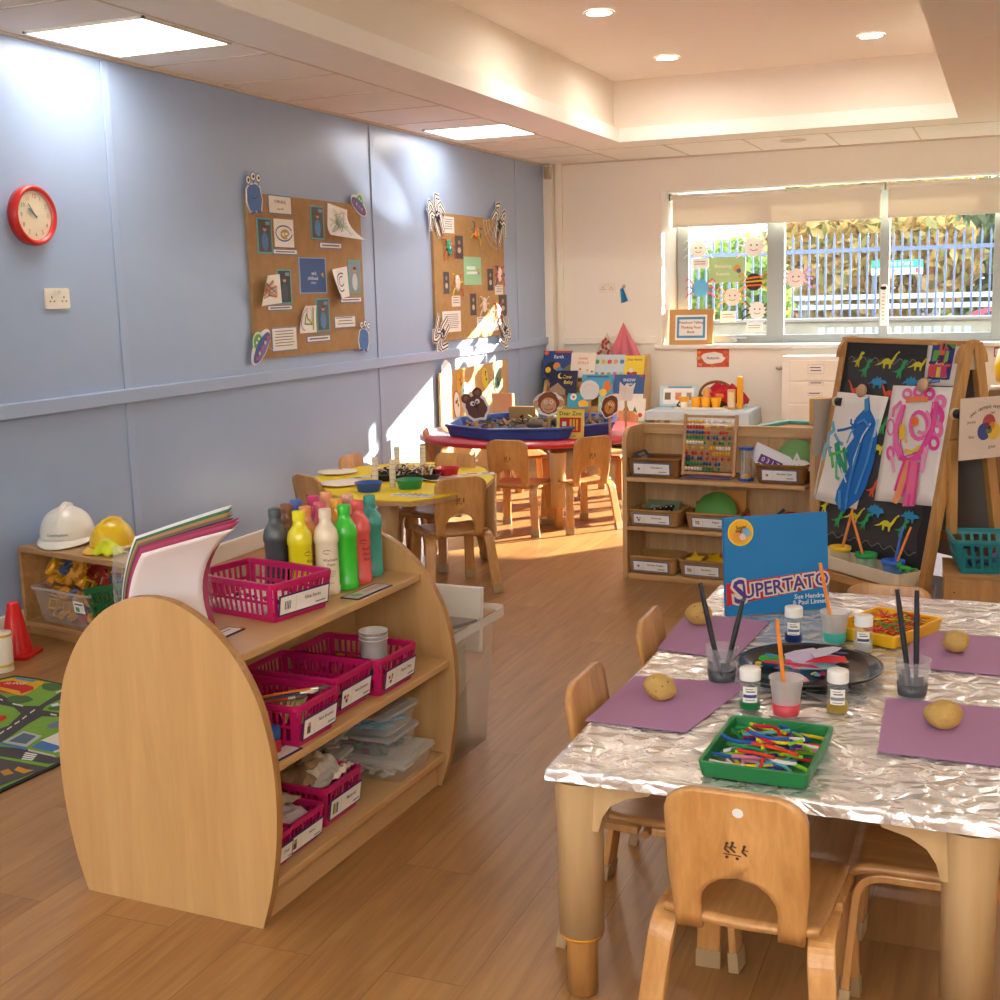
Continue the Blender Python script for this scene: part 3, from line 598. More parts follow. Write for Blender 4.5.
# ---- third board standing low against the wall
o = MB(plain('#c9a06a', .8, name='brown_card_board', bump=.3, bscale=90)); o.prism([(-.66, -.549), (.66, -.549), (.66, .285), (-.66, .26)], 0, .018); o = o.build('display_board', bevel=.003); o.matrix_world = LW(-1.79, .55, .021); tag(o, 'brown display board of painted ovals standing low at the blue wall', 'notice board')
b3 = lambda zx, zy: zq(zx, zy, 425, 350, .12)
def oval(zx, zy, rx, ry, edge, fill, spots, rz, lab):
    P = PX(*b3(zx, zy), .04); b = MB(edge); pts = arc(0, 0, rx, ry, 0, 360, 20)[:-1]; b.prism(pts, 0, .003)
    q = random.Random(int(zx)); b.draw([('c', 0, 0, rx * .9, ry * .92, fill)] + [('c', q.uniform(-.5, .5) * rx, q.uniform(-.6, .6) * ry, rx * q.uniform(.12, .3), ry * q.uniform(.1, .2), s) for s in spots], .003)
    b.use('#c9a27a'); b.b2((-.008, -ry - .1, -.001), (.008, -ry + .01, .002))
    o = b.build('painted_oval'); o.matrix_world = LW(P.y, P.z, .0395) @ Matrix.Rotation(rz, 4, 'Z'); tag(o, lab, 'painting', 'painted ovals on the brown board')
oval(600, 215, .075, .13, '#5a3f33', '#6f9a80', ['#2f4a44', '#4f9ab0', '#c9853a', '#2f4a44', '#8fb09a', '#3a3a3a'], -.25, 'large dark edged green painted oval at the right of the brown board')
oval(500, 235, .06, .085, '#e9d24a', '#e6c93a', ['#3a3a3a', '#3a6a9a', '#3a3a3a'], .2, 'yellow spotted painted oval beside the dark edged oval')
oval(288, 250, .055, .095, '#e3b63a', '#dfa52f', ['#3a4a5a', '#3a4a5a', '#c9742f'], -.3, 'yellow painted oval with dark spots at left of the brown board')
oval(180, 230, .09, .13, '#f7f2ea', '#f5efe6', ['#d9c9a0', '#c9d0d9', '#e0b0a0'], .1, 'large white painted oval in sunlight at left of the brown board')
oval(265, 460, .06, .11, '#a85a4a', '#f0eae0', ['#3a4a6a', '#b0403a', '#2f6a5a'], .15, 'red edged painted oval low on the brown board')
oval(330, 345, .06, .07, '#d9efe6', '#bfe3d6', ['#4fae9a', '#6f8fd0'], 0, 'small pale green painted oval in the middle of the brown board')
# ================================================================== egg-ended shelf unit
W_birch = wood('birch_laminate', '#bd9159', '#cca26b', 'z', .8)
W_birchx = wood('birch_shelf', '#c2965f', '#d2a974', 'y', .8)
W_edge = wood('ply_edge', '#9a6a38', '#c08d52', 'z', 3.0)
UA = PZ(93, 889, 0); UB = PZ(264, 935, 0)
UR = math.radians(-2.4)
UM = TR(UA.x - .013, UA.y - .006, 0, UR)     # local x: across the end panel, local y: along the shelves (towards the window)
UL = .885
U = thing('shelf_unit', 'low maple shelf unit with egg shaped ends holding pink baskets', 'shelves', UM)
half = [(0, .255), (.05, .272), (.1, .286), (.2, .304), (.3, .311), (.4, .306), (.5, .284), (.56, .258), (.61, .226), (.65, .19), (.69, .14), (.715, .09), (.728, .05), (.733, 0)]
half = [(z, h * .975) for z, h in half]
def smooth_(p):
    o = []
    for i in range(len(p) - 1):
        a, b_, c_, d = p[max(0, i - 1)], p[i], p[i + 1], p[min(len(p) - 1, i + 2)]
        for t in (0, .25, .5, .75): o.append(tuple(.5 * (2 * b_[k] + (c_[k] - a[k]) * t + (2 * a[k] - 5 * b_[k] + 4 * c_[k] - d[k]) * t * t + (3 * b_[k] - a[k] - 3 * c_[k] + d[k]) * t ** 3) for k in (0, 1)))
    return o + [p[-1]]
half = smooth_(half)
egg = [(.255 + h, z) for z, h in half] + [(.255 - h, z) for z, h in reversed(half[:-1])]
def interp(z):
    for (a, p), (b_, q_) in zip(half, half[1:]):
        if a <= z <= b_: return p + (q_ - p) * (z - a) / (b_ - a)
def endpanel(y):
    b = MB(W_birch); b.at(Matrix.Translation((0, y + .022, 0)) @ Matrix.Rotation(PI / 2, 4, 'X'))
    n = len(egg); vs = [(x, z, 0) for x, z in egg] + [(x, z, .022) for x, z in egg]
    b.add(vs, [tuple(range(n - 1, -1, -1)), tuple(range(n, 2 * n))]); b.use(W_edge); b.add(vs, [(i, (i + 1) % n, n + (i + 1) % n, n + i) for i in range(n)])
    b.build('end_panel', U, bevel=.0015)
endpanel(0); endpanel(UL - .022)
for z in (.612, .375, .1):
    h = interp(z) - .012; b = MB(W_birchx); b.b2((.255 - h, .022, z - .02), (.255 + h, UL - .022, z)); b.build('shelf', U, bevel=.003)
b = MB(W_birchx); b.b2((.225, .022, .1), (.243, UL - .022, .592)); b.build('back_panel', U)
b = MB(W_birchx); b.b2((.02, .022, 0), (.475, .04, .08)); b.b2((.475, .022, 0), (.49, UL - .022, .08)); b.b2((.0, .022, 0), (.015, UL - .022, .08)); b.build('plinth', U)
U2W = lambda x, y, z: UM @ Vector((x, y, z))
def ULOC(px, py, z): return (UM.inverted() @ PZ(px, py, z))
# ---- pink baskets
M_pink = plain('#c2185f', .38, name='magenta_plastic', coat=.1)
M_label = plain('#f4eee6', .4)
def basket_mb(w, d, h, m, flare=.014, slots=True, slot_rows=2, nsx=13, nsy=9):
    "open plastic basket: w along x, d along y; slotted walls made of bars"
    b = MB(m); t = .003
    def wall(p0, p1, q0, q1, n):
        # p: bottom corners, q: top corners
        P0, P1, Q0, Q1 = [Vector(v) for v in (p0, p1, q0, q1)]
        nrm = (P1 - P0).cross(Q0 - P0).normalized() * t
        def quad(u0, u1, v0, v1):
            pts = [P0.lerp(P1, u).lerp(Q0.lerp(Q1, u), v) for u, v in ((u0, v0), (u1, v0), (u1, v1), (u0, v1))]
            vs = pts + [p + nrm for p in pts]
            b.add(vs, [(0, 1, 2, 3), (7, 6, 5, 4), (0, 4, 5, 1), (1, 5, 6, 2), (2, 6, 7, 3), (3, 7, 4, 0)])
        quad(0, 1, 0, .16); quad(0, 1, .86, 1); quad(0, .07, .16, .86); quad(.93, 1, .16, .86)
        if slot_rows == 2: quad(.07, .93, .47, .55)
        for k in range(n + 1):
            u = .07 + .86 * k / n; hw = .42 / n * .86 * .5
            if 0 < k < n: quad(u - hw, u + hw, .16, .86)
    a, c_ = w / 2 - flare, d / 2 - flare; A, C_ = w / 2, d / 2
    wall((-a, -c_, 0), (a, -c_, 0), (-A, -C_, h), (A, -C_, h), nsx)
    wall((a, c_, 0), (-a, c_, 0), (A, C_, h), (-A, C_, h), nsx)
    wall((a, -c_, 0), (a, c_, 0), (A, -C_, h), (A, C_, h), nsy)
    wall((-a, c_, 0), (-a, -c_, 0), (-A, C_, h), (-A, -C_, h), nsy)
    b.b2((-a, -c_, 0), (a, c_, .004))
    R = rrect(w + .012, d + .012, .02); I = rrect(w - .008, d - .008, .015); n = len(R)
    vs = [(x, y, h - .008) for x, y in R] + [(x, y, h + .004) for x, y in R] + [(x, y, h + .004) for x, y in I] + [(x, y, h - .008) for x, y in I]
    b.add(vs, [(k * n + i, k * n + (i + 1) % n, ((k + 1) % 4) * n + (i + 1) % n, ((k + 1) % 4) * n + i) for k in range(4) for i in range(n)])
    return b
def label_ops(w, h, txt, pic, border, sub=True):
    ops = [('r', 0, 0, w - .008, h - .008, '#f2ece4')] + pic
    ops += [('t', txt, w * .14, h * .14, min(h * .24, w * 1.05 / max(6, len(txt))), '#4a4656'), ('r', -w * .19, 0, .0012, h * .74, '#c9c2bb')]
    if sub: ops += [('r', w * .3, -h * .22, w * .2, h * .07, '#8a8492')]
    return ops
def pic(kind, w, h):
    x = -w * .34
    if kind == 'sticks': return [('r', x + (k - 1.5) * .005, 0, .0025, h * .4, c_) for k, c_ in enumerate(('#333344', '#777788', '#333344', '#777788'))]
    if kind == 'brush': return [('r', x, -.004, .014, h * .36, '#5a4a3a'), ('r', x, .008, .01, .01, '#b58a5a')]
    if kind == 'dots': return [('c', x - .007, .004, .005, '#b5442f'), ('c', x + .006, .004, .005, '#e0a830'), ('c', x, -.006, .005, '#3a3a3a')]
    if kind == 'flower': return [('c', x - .006, .005, .005, '#c9402f'), ('c', x + .007, .002, .005, '#e0b030'), ('c', x, -.007, .005, '#3a5aa0'), ('c', x + .004, .01, .004, '#4a8a4a')]
    if kind == 'bars': return [('r', x - .007, 0, .007, h * .5, '#3f8f6a'), ('r', x, 0, .007, h * .5, '#c9b040'), ('r', x + .007, 0, .007, h * .5, '#4a6fa8')]
    if kind == 'grid': return [('r', x + (i - 1) * .007, (j - .5) * .009, .005, .007, ['#c9402f', '#e0b030', '#3a8a4a', '#3a5aa0', '#d97f2f', '#8a4a8f'][i + 3 * j]) for i in range(3) for j in range(2)]
    return [('c', x, 0, .006, '#a0665a')]
def pink_basket(M, w, d, h, lab, txt, pk, rowlab):
    o = thing('pink_basket', lab, 'basket', M, 'pink plastic baskets on the egg ended unit')
    basket_mb(w, d, h, M_pink).build('basket', o, bevel=.0008, seg=1)
    lw, lh = d * .86, h * .56
    b = MB('#3c3560'); b.prism([(-lw / 2, -lh / 2), (lw / 2, -lh / 2), (lw / 2, lh / 2), (-lw / 2, lh / 2)], 0, .0015); b.draw(label_ops(lw, lh, txt, pic(pk, lw, lh), '#3c3560'), .0015)
    b.build('basket_label', o, M=frame((w / 2 + .003, .0, h * .44), (0, 1, 0), (.16, 0, 1)))
    return o
bd = .33
def bask_at(px, py, z, w, d, h, rz, *a):
    "px,py: the near front bottom corner of the basket"
    c = ULOC(px, py, z); p = Vector((c.x - w / 2 + .012, c.y + d / 2 - .012, z + .001))
    return pink_basket(UM @ Matrix.Translation(p) @ Matrix.Rotation(rz, 4, 'Z'), w, d, h, *a)
PB1 = pink_basket(TR(2.145, -8.075, .613, math.radians(-13)), .285, .2, .092, 'pink slotted basket of glue sticks on top of the shelf unit', 'Glue Sticks', 'sticks', '')
PB2 = bask_at(298, 748, .375, .27, .165, .095, 0, 'pink basket of paint brushes, nearest one on the middle shelf', 'Paint Brushes', 'brush', '')
PB3 = bask_at(336, 717, .375, .27, .165, .095, 0, 'pink basket between two others on the middle shelf', 'Paint Stampers', 'dots', '')
PB4 = bask_at(380, 697, .375, .27, .185, .095, 0, 'pink basket holding plastic cups, farthest on the middle shelf', 'Paper Pots', 'flower', '')
def bask_loc(y, z, w, d, h, lab, txt, pk, xf): return pink_basket(UM @ Matrix.Translation((xf - w / 2, y, z + .001)), w, d, h, lab, txt, pk, '')
PB5 = bask_loc(.085, .1, .26, .1, .08, 'pink basket mostly hidden behind the near egg shaped end', 'Card', 'dots', .5)
PB6 = bask_at(284, 862, .1, .26, .165, .08, 0, 'pink basket heaped with lilac cloth on the bottom shelf', 'Fabric', 'brush', '')
PB7 = bask_at(325, 828, .1, .26, .17, .1, 0, 'pink basket heaped with brown paper on the bottom shelf', 'Material', 'bars', '')
UG = UM.inverted()
# glue sticks, brushes and the like inside
def inside(o, n, name, lab, cat, fn, grp):
    for k in range(n):
        m = fn(k); q = m[0].build(name); q.matrix_world = o.matrix_world @ m[1]; tag(q, lab(k) if callable(lab) else lab, cat, grp)
def glue(k):
    q = MB('#f3f0ea'); q.cyl((0, -.045, 0), (0, .03, 0), .011, 12); q.use(['#222a44', '#b3243a'][k % 2]); q.cyl((0, .03, 0), (0, .05, 0), .0115, 12)
    return q, TR(-.09 + (k % 6) * .034, (-.04 if k < 6 else .05), .018 + (k // 12) * .022, .15 * math.sin(k * 7))
inside(PB1, 12, 'glue_stick', lambda k: 'white glue stick with %s cap lying in the top pink basket' % (['navy', 'red'][k % 2]), 'glue stick', glue, 'glue sticks in the top pink basket')
def brush_(col, bristle, L=.17, r=.0045):
    q = MB(plain(col, .35)); q.tube([(0, -L / 2, 0), (0, 0, 0), (0, L * .28, 0)], [r * .6, r * 1.15, r], 8); q.use(plain('#c9c4ba', .3, metal=.8)); q.cyl((0, L * .28, 0), (0, L * .38, 0), r * 1.1, 8); q.use(bristle); q.tube([(0, L * .38, 0), (0, L * .45, 0), (0, L * .53, 0)], [r * 1.1, r * 1.4, r * .3], 8)
    return q
bc = ['#d9722f', '#c9402f', '#2f2a28', '#d9a23a', '#a33a2f', '#3a3a44']
def bru(k): return brush_(bc[k % 6], '#d9c9a0' if k % 2 else '#5a4a3a'), Matrix.Translation((-.06 + .02 * (k % 7), -.03 + .018 * ((k * 5) % 4), .05 + .008 * k)) @ Matrix.Rotation(-1.1 + .25 * math.sin(k * 3.1), 4, 'Z') @ Matrix.Rotation(.14, 4, 'X')
inside(PB2, 7, 'paint_brush', lambda k: ['orange', 'red', 'black', 'yellow', 'dark red', 'charcoal'][k % 6] + ' handled paint brush lying in the nearest middle basket', 'paint brush', bru, 'brushes in the nearest middle basket')
def tuft(k):
    q = MB('#e6d48f'); q2 = random.Random(k)
    for i in range(14): a = q2.uniform(0, 6.28); q.tube([(0, 0, 0), (math.cos(a) * .012, math.sin(a) * .012, .03), (math.cos(a) * .022, math.sin(a) * .022, .045)], [.004, .003, .0015], 5)
    return q, TR(.02 + .045 * (k % 3), -.03 + .055 * (k // 3), .038, k)
inside(PB2, 5, 'straw_brush', 'pale straw coloured stubby brush head in the nearest middle basket', 'brush', tuft, 'stubby brushes in the nearest middle basket')
sc_ = ['#e0a830', '#c9402f', '#8f4a8f', '#3f8fa0', '#e8d24a']
def sponge(k):
    q = MB(plain(sc_[k], .8)); q.prism(blob(0, 0, .022, .022, 12, .12, k), 0, .025); q.use('#c9a46a'); q.cyl((0, 0, .025), (0, 0, .05), .006, 8); return q, TR(-.09 + .045 * k, .02 * math.sin(k * 4), .006, 0)
inside(PB3, 5, 'sponge_stamper', lambda k: ['amber', 'red', 'purple', 'teal', 'yellow'][k] + ' sponge stamper lying in the middle basket of the row', 'stamper', sponge, 'stampers in the middle basket')
M_cup = clear('frosted_plastic', '#efe9e2', .4, .35)
def cup_mb(h=.07, r0=.024, r1=.033, m=None):
    q = MB(m or M_cup); q.lathe([(r0, 0), (r1, h), (r1 + .002, h), (r1 + .002, h - .003), (r1 - .001, h - .003), (r0 - .001, .002), (.001, .002)], 28, cap1=False); return q
def pots(k):
    return cup_mb(.075, .032, .036), TR(.075, -.02, .058 + .010 * k, 0)
inside(PB4, 3, 'plastic_cup', 'frosted plastic cup in the upside down looking stack in the far middle basket', 'cup', pots, 'stacked frosted cups in the far middle basket')
def potbits(k):
    q = MB(sc_[k % 5]); q.prism(blob(0, 0, .018, .03, 10, .2, k), 0, .004); return q, Matrix.Translation((-.08 + .035 * k, .05, .03)) @ Matrix.Rotation(.9, 4, 'X')
inside(PB4, 4, 'paper_scrap', lambda k: ['amber', 'red', 'purple', 'teal'][k] + ' paper scrap lying in the far middle basket', 'paper', potbits, 'paper scraps in the far middle basket')
# cloth and paper heaps: crumpled sheets
def crumple(name, M, w, d, amp, col, seed, lab, cat, grp=None, dome=.03):
    q = MB(plain(col, .9, var=.12, name='cloth_' + col.strip('#')))
    def fn(u, v):
        x, y = (u - .5) * w, (v - .5) * d; e = (1 - (2 * u - 1) ** 4) * (1 - (2 * v - 1) ** 4)
        p = Vector((x * 18, y * 18, seed)); n_ = noise.noise(p) * amp + abs(noise.noise(p * 2.1)) * amp * .7
        return (x + noise.noise(p + Vector((9, 0, 0))) * .012, y + noise.noise(p + Vector((0, 9, 0))) * .012, dome * e + n_)
    q.grid(fn, 20, 20, smooth=False); o = q.build(name); o.matrix_world = M; tag(o, lab, cat, grp); return o
crumple('folded_cloth', PB6.matrix_world @ TR(.0, 0, .062), .23, .13, .02, '#b9a3a0', 3, 'lilac grey cloth heaped in the bottom shelf basket', 'cloth')
crumple('folded_cloth', PB6.matrix_world @ TR(-.02, .02, .088), .18, .11, .02, '#a99478', 5, 'beige netting cloth lying over the lilac cloth', 'cloth')
crumple('brown_paper', PB7.matrix_world @ TR(-.04, -.01, .09), .22, .15, .035, '#9a7a58', 7, 'crumpled brown paper standing out of the bottom shelf basket', 'paper')
crumple('cream_paper', PB7.matrix_world @ TR(.05, .03, .09), .15, .12, .035, '#d6c8b4', 9, 'crumpled cream paper in front of the brown paper', 'paper')
crumple('brown_paper', PB7.matrix_world @ TR(.03, -.05, .1) @ Matrix.Rotation(-.6, 4, 'Y'), .16, .07, .02, '#b08d66', 12, 'upright brown paper scrap leaning in the bottom shelf basket', 'paper')
# blue block on a red block at the near end of the middle shelf
for k, (c_, n_) in enumerate((('#b5283a', 'red sponge block at the bottom of the little pile on the middle shelf'), ('#2a63b0', 'blue sponge block on top of the red one on the middle shelf'))):
    q = MB(plain(c_, .8, bump=.3)); q.b2((-.06, -.035, 0), (.06, .035, .03)); q = q.build('sponge_block', bevel=.004); q.matrix_world = UM @ TR(.45, .065, .376 + .031 * k, .05 * k); tag(q, n_, 'block')
# ---- clear lidded boxes at the far end of the bottom shelf
M_tub = clear('clear_tub', '#e9e4dc', .13, .2); M_lid = clear('clear_lid', '#f1ece4', .22, .25)
def lidbox(x, y, z, w, d, h, rz, lab, fill, card_=False):
    o = thing('clear_box', lab, 'box', UM @ TR(x, y, z, rz), 'clear lidded boxes on the bottom shelf')
    q = MB(M_tub); I = rrect(w * .9, d * .9, .015); T_ = rrect(w, d, .015); n = len(I)
    vs = [(a, b_, 0) for a, b_ in I] + [(a, b_, h) for a, b_ in T_]; q.add(vs, [tuple(range(n - 1, -1, -1))] + [(i, (i + 1) % n, n + (i + 1) % n, n + i) for i in range(n)]); q.build('tub', o)
    q = MB(M_lid); q.prism(rrect(w + .012, d + .012, .018), h, h + .008); q.prism(rrect(w - .03, d - .03, .015), h + .008, h + .012); q.build('lid', o, bevel=.002)
    q = MB(); qq = random.Random(lab)
    for k in range(60):
        q.use(fill[k % len(fill)]); q.at(Matrix.Translation((qq.uniform(-.34, .34) * w, qq.uniform(-.34, .34) * d, .006 + h * .75 * qq.random())) @ Matrix.Rotation(qq.random() * 3, 4, 'Z') @ Matrix.Rotation(.2, 4, 'X')); q.box((0, 0, 0), (.06, .014, .007))
    q = q.build('contents', o); q['kind'] = 'stuff'
    if card_:
        q = MB('#efe8df'); q.b2((-.045, -.03, h + .012), (.045, .03, h + .0135)); q.draw([('c', -.02, 0, .008, '#4a5a7a'), ('c', 0, .004, .006, '#b5442f'), ('r', .022, 0, .03, .004, '#6a6470')], h + .0135); q.build('box_label', o)
lidbox(.39, .71, .1, .25, .2, .045, .05, 'lowest clear box of the stack, pale contents', ['#d9cfc0', '#e6dfd2', '#c9bda8'])
lidbox(.375, .71, .159, .2, .165, .045, .02, 'middle clear box of the stack, dark coloured pencils inside', ['#3a3a4a', '#7a4a6a', '#4a6a8a', '#8a3a3a', '#3a6a4a'])
lidbox(.37, .71, .218, .21, .165, .05, -.06, 'topmost clear box of the stack, blue and red contents, label on lid', ['#4a8aa8', '#c9404a', '#5aa0b8', '#7a9ab0'], True)
lidbox(.3, .56, .1, .15, .1, .08, .1, 'clear box beside the basket of brown paper', ['#cfc6b8', '#bdb3a2'])
lidbox(.28, .57, .194, .16, .12, .035, .15, 'grey lidded box behind the brown paper', ['#a09a92'])
# ---- top of the unit: file of coloured paper
FB = thing('paper_file', 'clear acrylic file holding upright coloured paper on the unit', 'paper file', UM @ TR(.175, .142, .613, math.radians(40)))
def sheetcurve(off, top, bend, col, name, lab, hgt, x0=-.135, x1=.13):
    q = MB(plain(col, .7))
    def fn(u, v):
        a = v * bend * (.75 + .25 * u); R = hgt / bend
        return (x0 + (x1 - x0) * u + .045 * v * v + u * (.02 * v * v - .022 * math.sin(PI * v)), off - R * (1 - math.cos(a)), R * math.sin(a))
    q.grid(fn, 12, 12); o = q.build(name, solid=.0012); o.matrix_world = FB.matrix_world @ Matrix.Translation((0, 0, .012)); tag(o, lab, 'paper'); return o
q = MB(clear('acrylic', '#e9edf0', .12, .08)); q.b2((-.11, -.05, 0), (.11, .05, .006)); q.b2((-.11, .046, .006), (.11, .05, .2)); q.b2((-.11, -.05, .006), (-.107, .05, .16)); q.build('acrylic_holder', FB)
cols_ = [('#f0ecea', 'pale sheet at the back left of the paper file'), ('#3f7a55', 'green sheet edge in the paper file'), ('#b98a5a', 'tan sheet edge in the paper file'), ('#7a6a58', 'brown sheet edge in the paper file'), ('#2a2440', 'navy sheet edge in the paper file'), ('#a33a5a', 'crimson sheet sticking out at the top of the paper file'), ('#b5486a', 'rose sheet in front of the crimson sheet'), ('#efe4e4', 'large pale front sheet curling over in the paper file')]
for k, (c_, lab) in enumerate(cols_):
    sheetcurve(.036 - .0095 * k, 0, .6 + .03 * k + .05 * (k == 7), c_, 'paper_sheet', lab, .272 + .004 * (7 - k) + (.008 if k in (5, 6) else 0) + (.004 if k == 7 else 0), x0=-.1 + .002 * k, x1=.098 + .012 * (k in (5, 6)))
# label cards lying on the shelf top
def shelfcard(px, py, z, w, h, rz, lab, ops):
    P = PZ(px, py, z); card('shelf_label', lab, 'label', TR(P.x, P.y, z + .0005, rz), w, h, ops, base='#3c3560')
shelfcard(224, 634, .612, .1, .05, 1.55, 'small edged label card lying in front of the paper file', [('r', 0, 0, .09, .04, '#efe6e0'), ('r', .01, .004, .04, .004, '#6a6470'), ('c', .045, -.02, .006, '#d9402f')])
shelfcard(367, 592, .612, .17, .055, 1.5, 'label card with a green picture lying before the red and green bottles', [('r', 0, 0, .16, .045, '#c9c4bc'), ('c', -.05, 0, .016, '#8fae7a'), ('r', .03, 0, .09, .012, '#d9a09a')])
card('shelf_label', 'label card beside the sponge blocks on the middle shelf', 'label', UM @ TR(.515, .085, .3755, 1.5), .1, .05, [('r', 0, 0, .09, .04, '#d9d2cc')], base='#3c3560')
# ---- paint bottles
bot = [(267, 509, '#4f565c', 'dark grey'), (281, 505, '#8a5a3c', 'brown'), (295, 500, '#4a66b4', 'blue'), (297, 511, '#efe11f', 'bright yellow'), (305, 506, '#ef9a5a', 'orange'), (311, 496, '#d8356f', 'magenta'), (319, 502, '#d4606c', 'dusky pink'), (326, 508, '#efdfc4', 'white'), (325, 492, '#f2a878', 'peach'), (336, 498, '#e8a73c', 'amber'), (347, 494, '#efae9c', 'pale pink'), (341, 505, '#3fce3a', 'bright green'), (357, 500, '#ec5f5c', 'coral red'), (369, 495, '#3f9f92', 'teal')]
pos = []
for px, py, c_, n_ in bot:
    p = ULOC(px, py, .836); pos.append(Vector((p.x, p.y)))
bk_ = PB1.matrix_world.inverted() @ UM
for it in range(200):
    for i in range(len(pos)):
        lb = bk_ @ Vector((pos[i].x, pos[i].y, .613))
        if abs(lb.x) < .185 and lb.y < .145: pos[i] += Vector((.1, .97)) * min(.01, .145 - lb.y)
        for j in range(i):
            d = pos[i] - pos[j]
            if d.length < .068: e = d.normalized() * (.068 - d.length) * .5; pos[i] += e; pos[j] -= e
        pos[i].x = min(max(pos[i].x, .075), .435); pos[i].y = min(pos[i].y, UL - .06)
_bm = {}
for (px, py, c_, n_), p in zip(bot, pos):
    lab = '%s paint bottle on top of the egg ended unit' % n_
    if n_ == 'white': lab = 'white paint bottle with black lettering at the front of the unit top'
    o = thing('paint_bottle', lab, 'paint bottle', UM @ TR(p.x, p.y, .613, 0) @ Matrix.Scale(.89, 4), 'paint bottles on the unit')
    q = MB(plain(c_, .22, name='paint_' + n_.replace(' ', '_'), coat=.5, var=.03)); q.lathe([(.033, 0), (.036, .004), (.0365, .022), (.0342, .027), (.0342, .15), (.0368, .154), (.0368, .168), (.033, .188), (.022, .205), (.0185, .21), (.0175, .225)], 28); q.build('bottle_body', o)
    q = MB(plain(c_, .45, var=.12)); q.lathe([(.0178, .222), (.0185, .226), (.0185, .248), (.016, .25), (.001, .25)], 20); q.build('cap', o)
    def lettering(lines, size, a0, col='#23211f'):
        b = MB(col)
        for t, z, s in lines:
            vs, fs = text_mesh(t, 1); R = .0349
            b.add([(R * math.cos(a0 + v.x * s / R), R * math.sin(a0 + v.x * s / R), z + v.y * s) for v in vs], fs)
        b.use(col)
        for k in range(16):
            t0, t1 = .4 + k * .3, .4 + (k + 1) * .3
            f_ = lambda t: (a0 + (-.012 + .012 * math.cos(t)) / .0356, .128 + .0055 * math.sin(t))
            (u0, z0_), (u1, z1_) = f_(t0), f_(t1)
            b.add([(.035 * math.cos(u0), .035 * math.sin(u0), z0_ - .0008), (.035 * math.cos(u1), .035 * math.sin(u1), z1_ - .0008), (.035 * math.cos(u1), .035 * math.sin(u1), z1_ + .0008), (.035 * math.cos(u0), .035 * math.sin(u0), z0_ + .0008)], [(0, 1, 2, 3)])
        b.build('label_print', o)
    view = math.atan2(CAM.y - o.location.y, CAM.x - o.location.x) - UR
    if n_ == 'white': lettering([('Washable', .104, .0125), ('Paint', .09, .0125), ('ready mixed', .07, .005), ('non toxic paint', .063, .0045), ('for children', .056, .0045), ('600ml', .036, .005)], 1, view + .35)
    if n_ == 'coral red': lettering([('Ready', .106, .0135), ('Mixed', .09, .0135), ('Paint', .074, .0135)], 1, view + .75)
    if n_ == 'bright yellow': lettering([('Ready', .106, .0135), ('Mixed', .09, .0135), ('Paint', .074, .0135)], 1, view + 1.0)
    if n_ == 'orange': lettering([('Ready', .106, .0135), ('Mixed', .09, .0135), ('Paint', .074, .0135)], 1, view + .3)
# ---- clear storage tub with a lid behind the unit
a = PZ(450, 765, 0); 
ST = thing('storage_tub', 'tall clear plastic storage tub standing behind the far egg end', 'storage box', TR(2.22, -7.37, 0, -.05))
M_st = clear('milky_tub', '#efece6', .1, .3)
q = MB(M_st); I = rrect(.3, .34, .03); T_ = rrect(.36, .4, .03); n = len(I); vs = [(x, y, .0) for x, y in I] + [(x, y, .41) for x, y in T_]
q.add(vs, [tuple(range(n - 1, -1, -1))] + [(i, (i + 1) % n, n + (i + 1) % n, n + i) for i in range(n)], True); q.build('tub', ST)
R = rrect(.4, .44, .035); I = rrect(.36, .4, .03); n = len(R); q = MB(clear('milky_rim', '#f4f1ea', .3, .3))
vs = [(x, y, .405) for x, y in I] + [(x, y, .418) for x, y in R] + [(x, y, .405) for x, y in R] + [(x, y, .39) for x, y in R]
q.add(vs, [(k * n + i, k * n + (i + 1) % n, (k + 1) * n + (i + 1) % n, (k + 1) * n + i) for k in range(3) for i in range(n)]); q.build('tub_rim', ST)
for k, (x, y, w_, d_, h_, c_, lab) in enumerate(((-.05, -.03, .14, .2, .29, '#a59a88', 'grey brown pad standing in the storage tub'), (.06, .03, .08, .2, .3, '#b8b49a', 'greenish folder standing in the storage tub'), (.09, -.1, .05, .05, .12, '#c98a4a', 'orange box low in the storage tub'), (-.02, .1, .2, .05, .33, '#cfc7b8', 'pale card standing at the back of the tub'))):
    q = MB(plain(c_, .8)); q.b2((-w_ / 2, -d_ / 2, 0), (w_ / 2, d_ / 2, h_)); q = q.build('stored_pad', bevel=.004); q.matrix_world = ST.matrix_world @ TR(x, y, .008, .05 * k); tag(q, lab, 'paper')
q = MB(plain('#8f8378', .7)); q.b2((-.11, -.09, 0), (.11, .09, .012)); q = q.build('brown_folder', bevel=.002); q.matrix_world = ST.matrix_world @ Matrix.Translation((.05, .0, .4)) @ Matrix.Rotation(-.12, 4, 'X') ; tag(q, 'brown card folder lying across the storage tub', 'folder')
q = MB(plain('#e9e2d6', .6)); q.b2((-.16, -.012, 0), (.16, .012, .2)); q = q.build('white_box_lid', bevel=.003); q.matrix_world = ST.matrix_world @ Matrix.Translation((-.02, .15, .28)) @ Matrix.Rotation(-.1, 4, 'X'); tag(q, 'white board standing up in the storage tub', 'board')
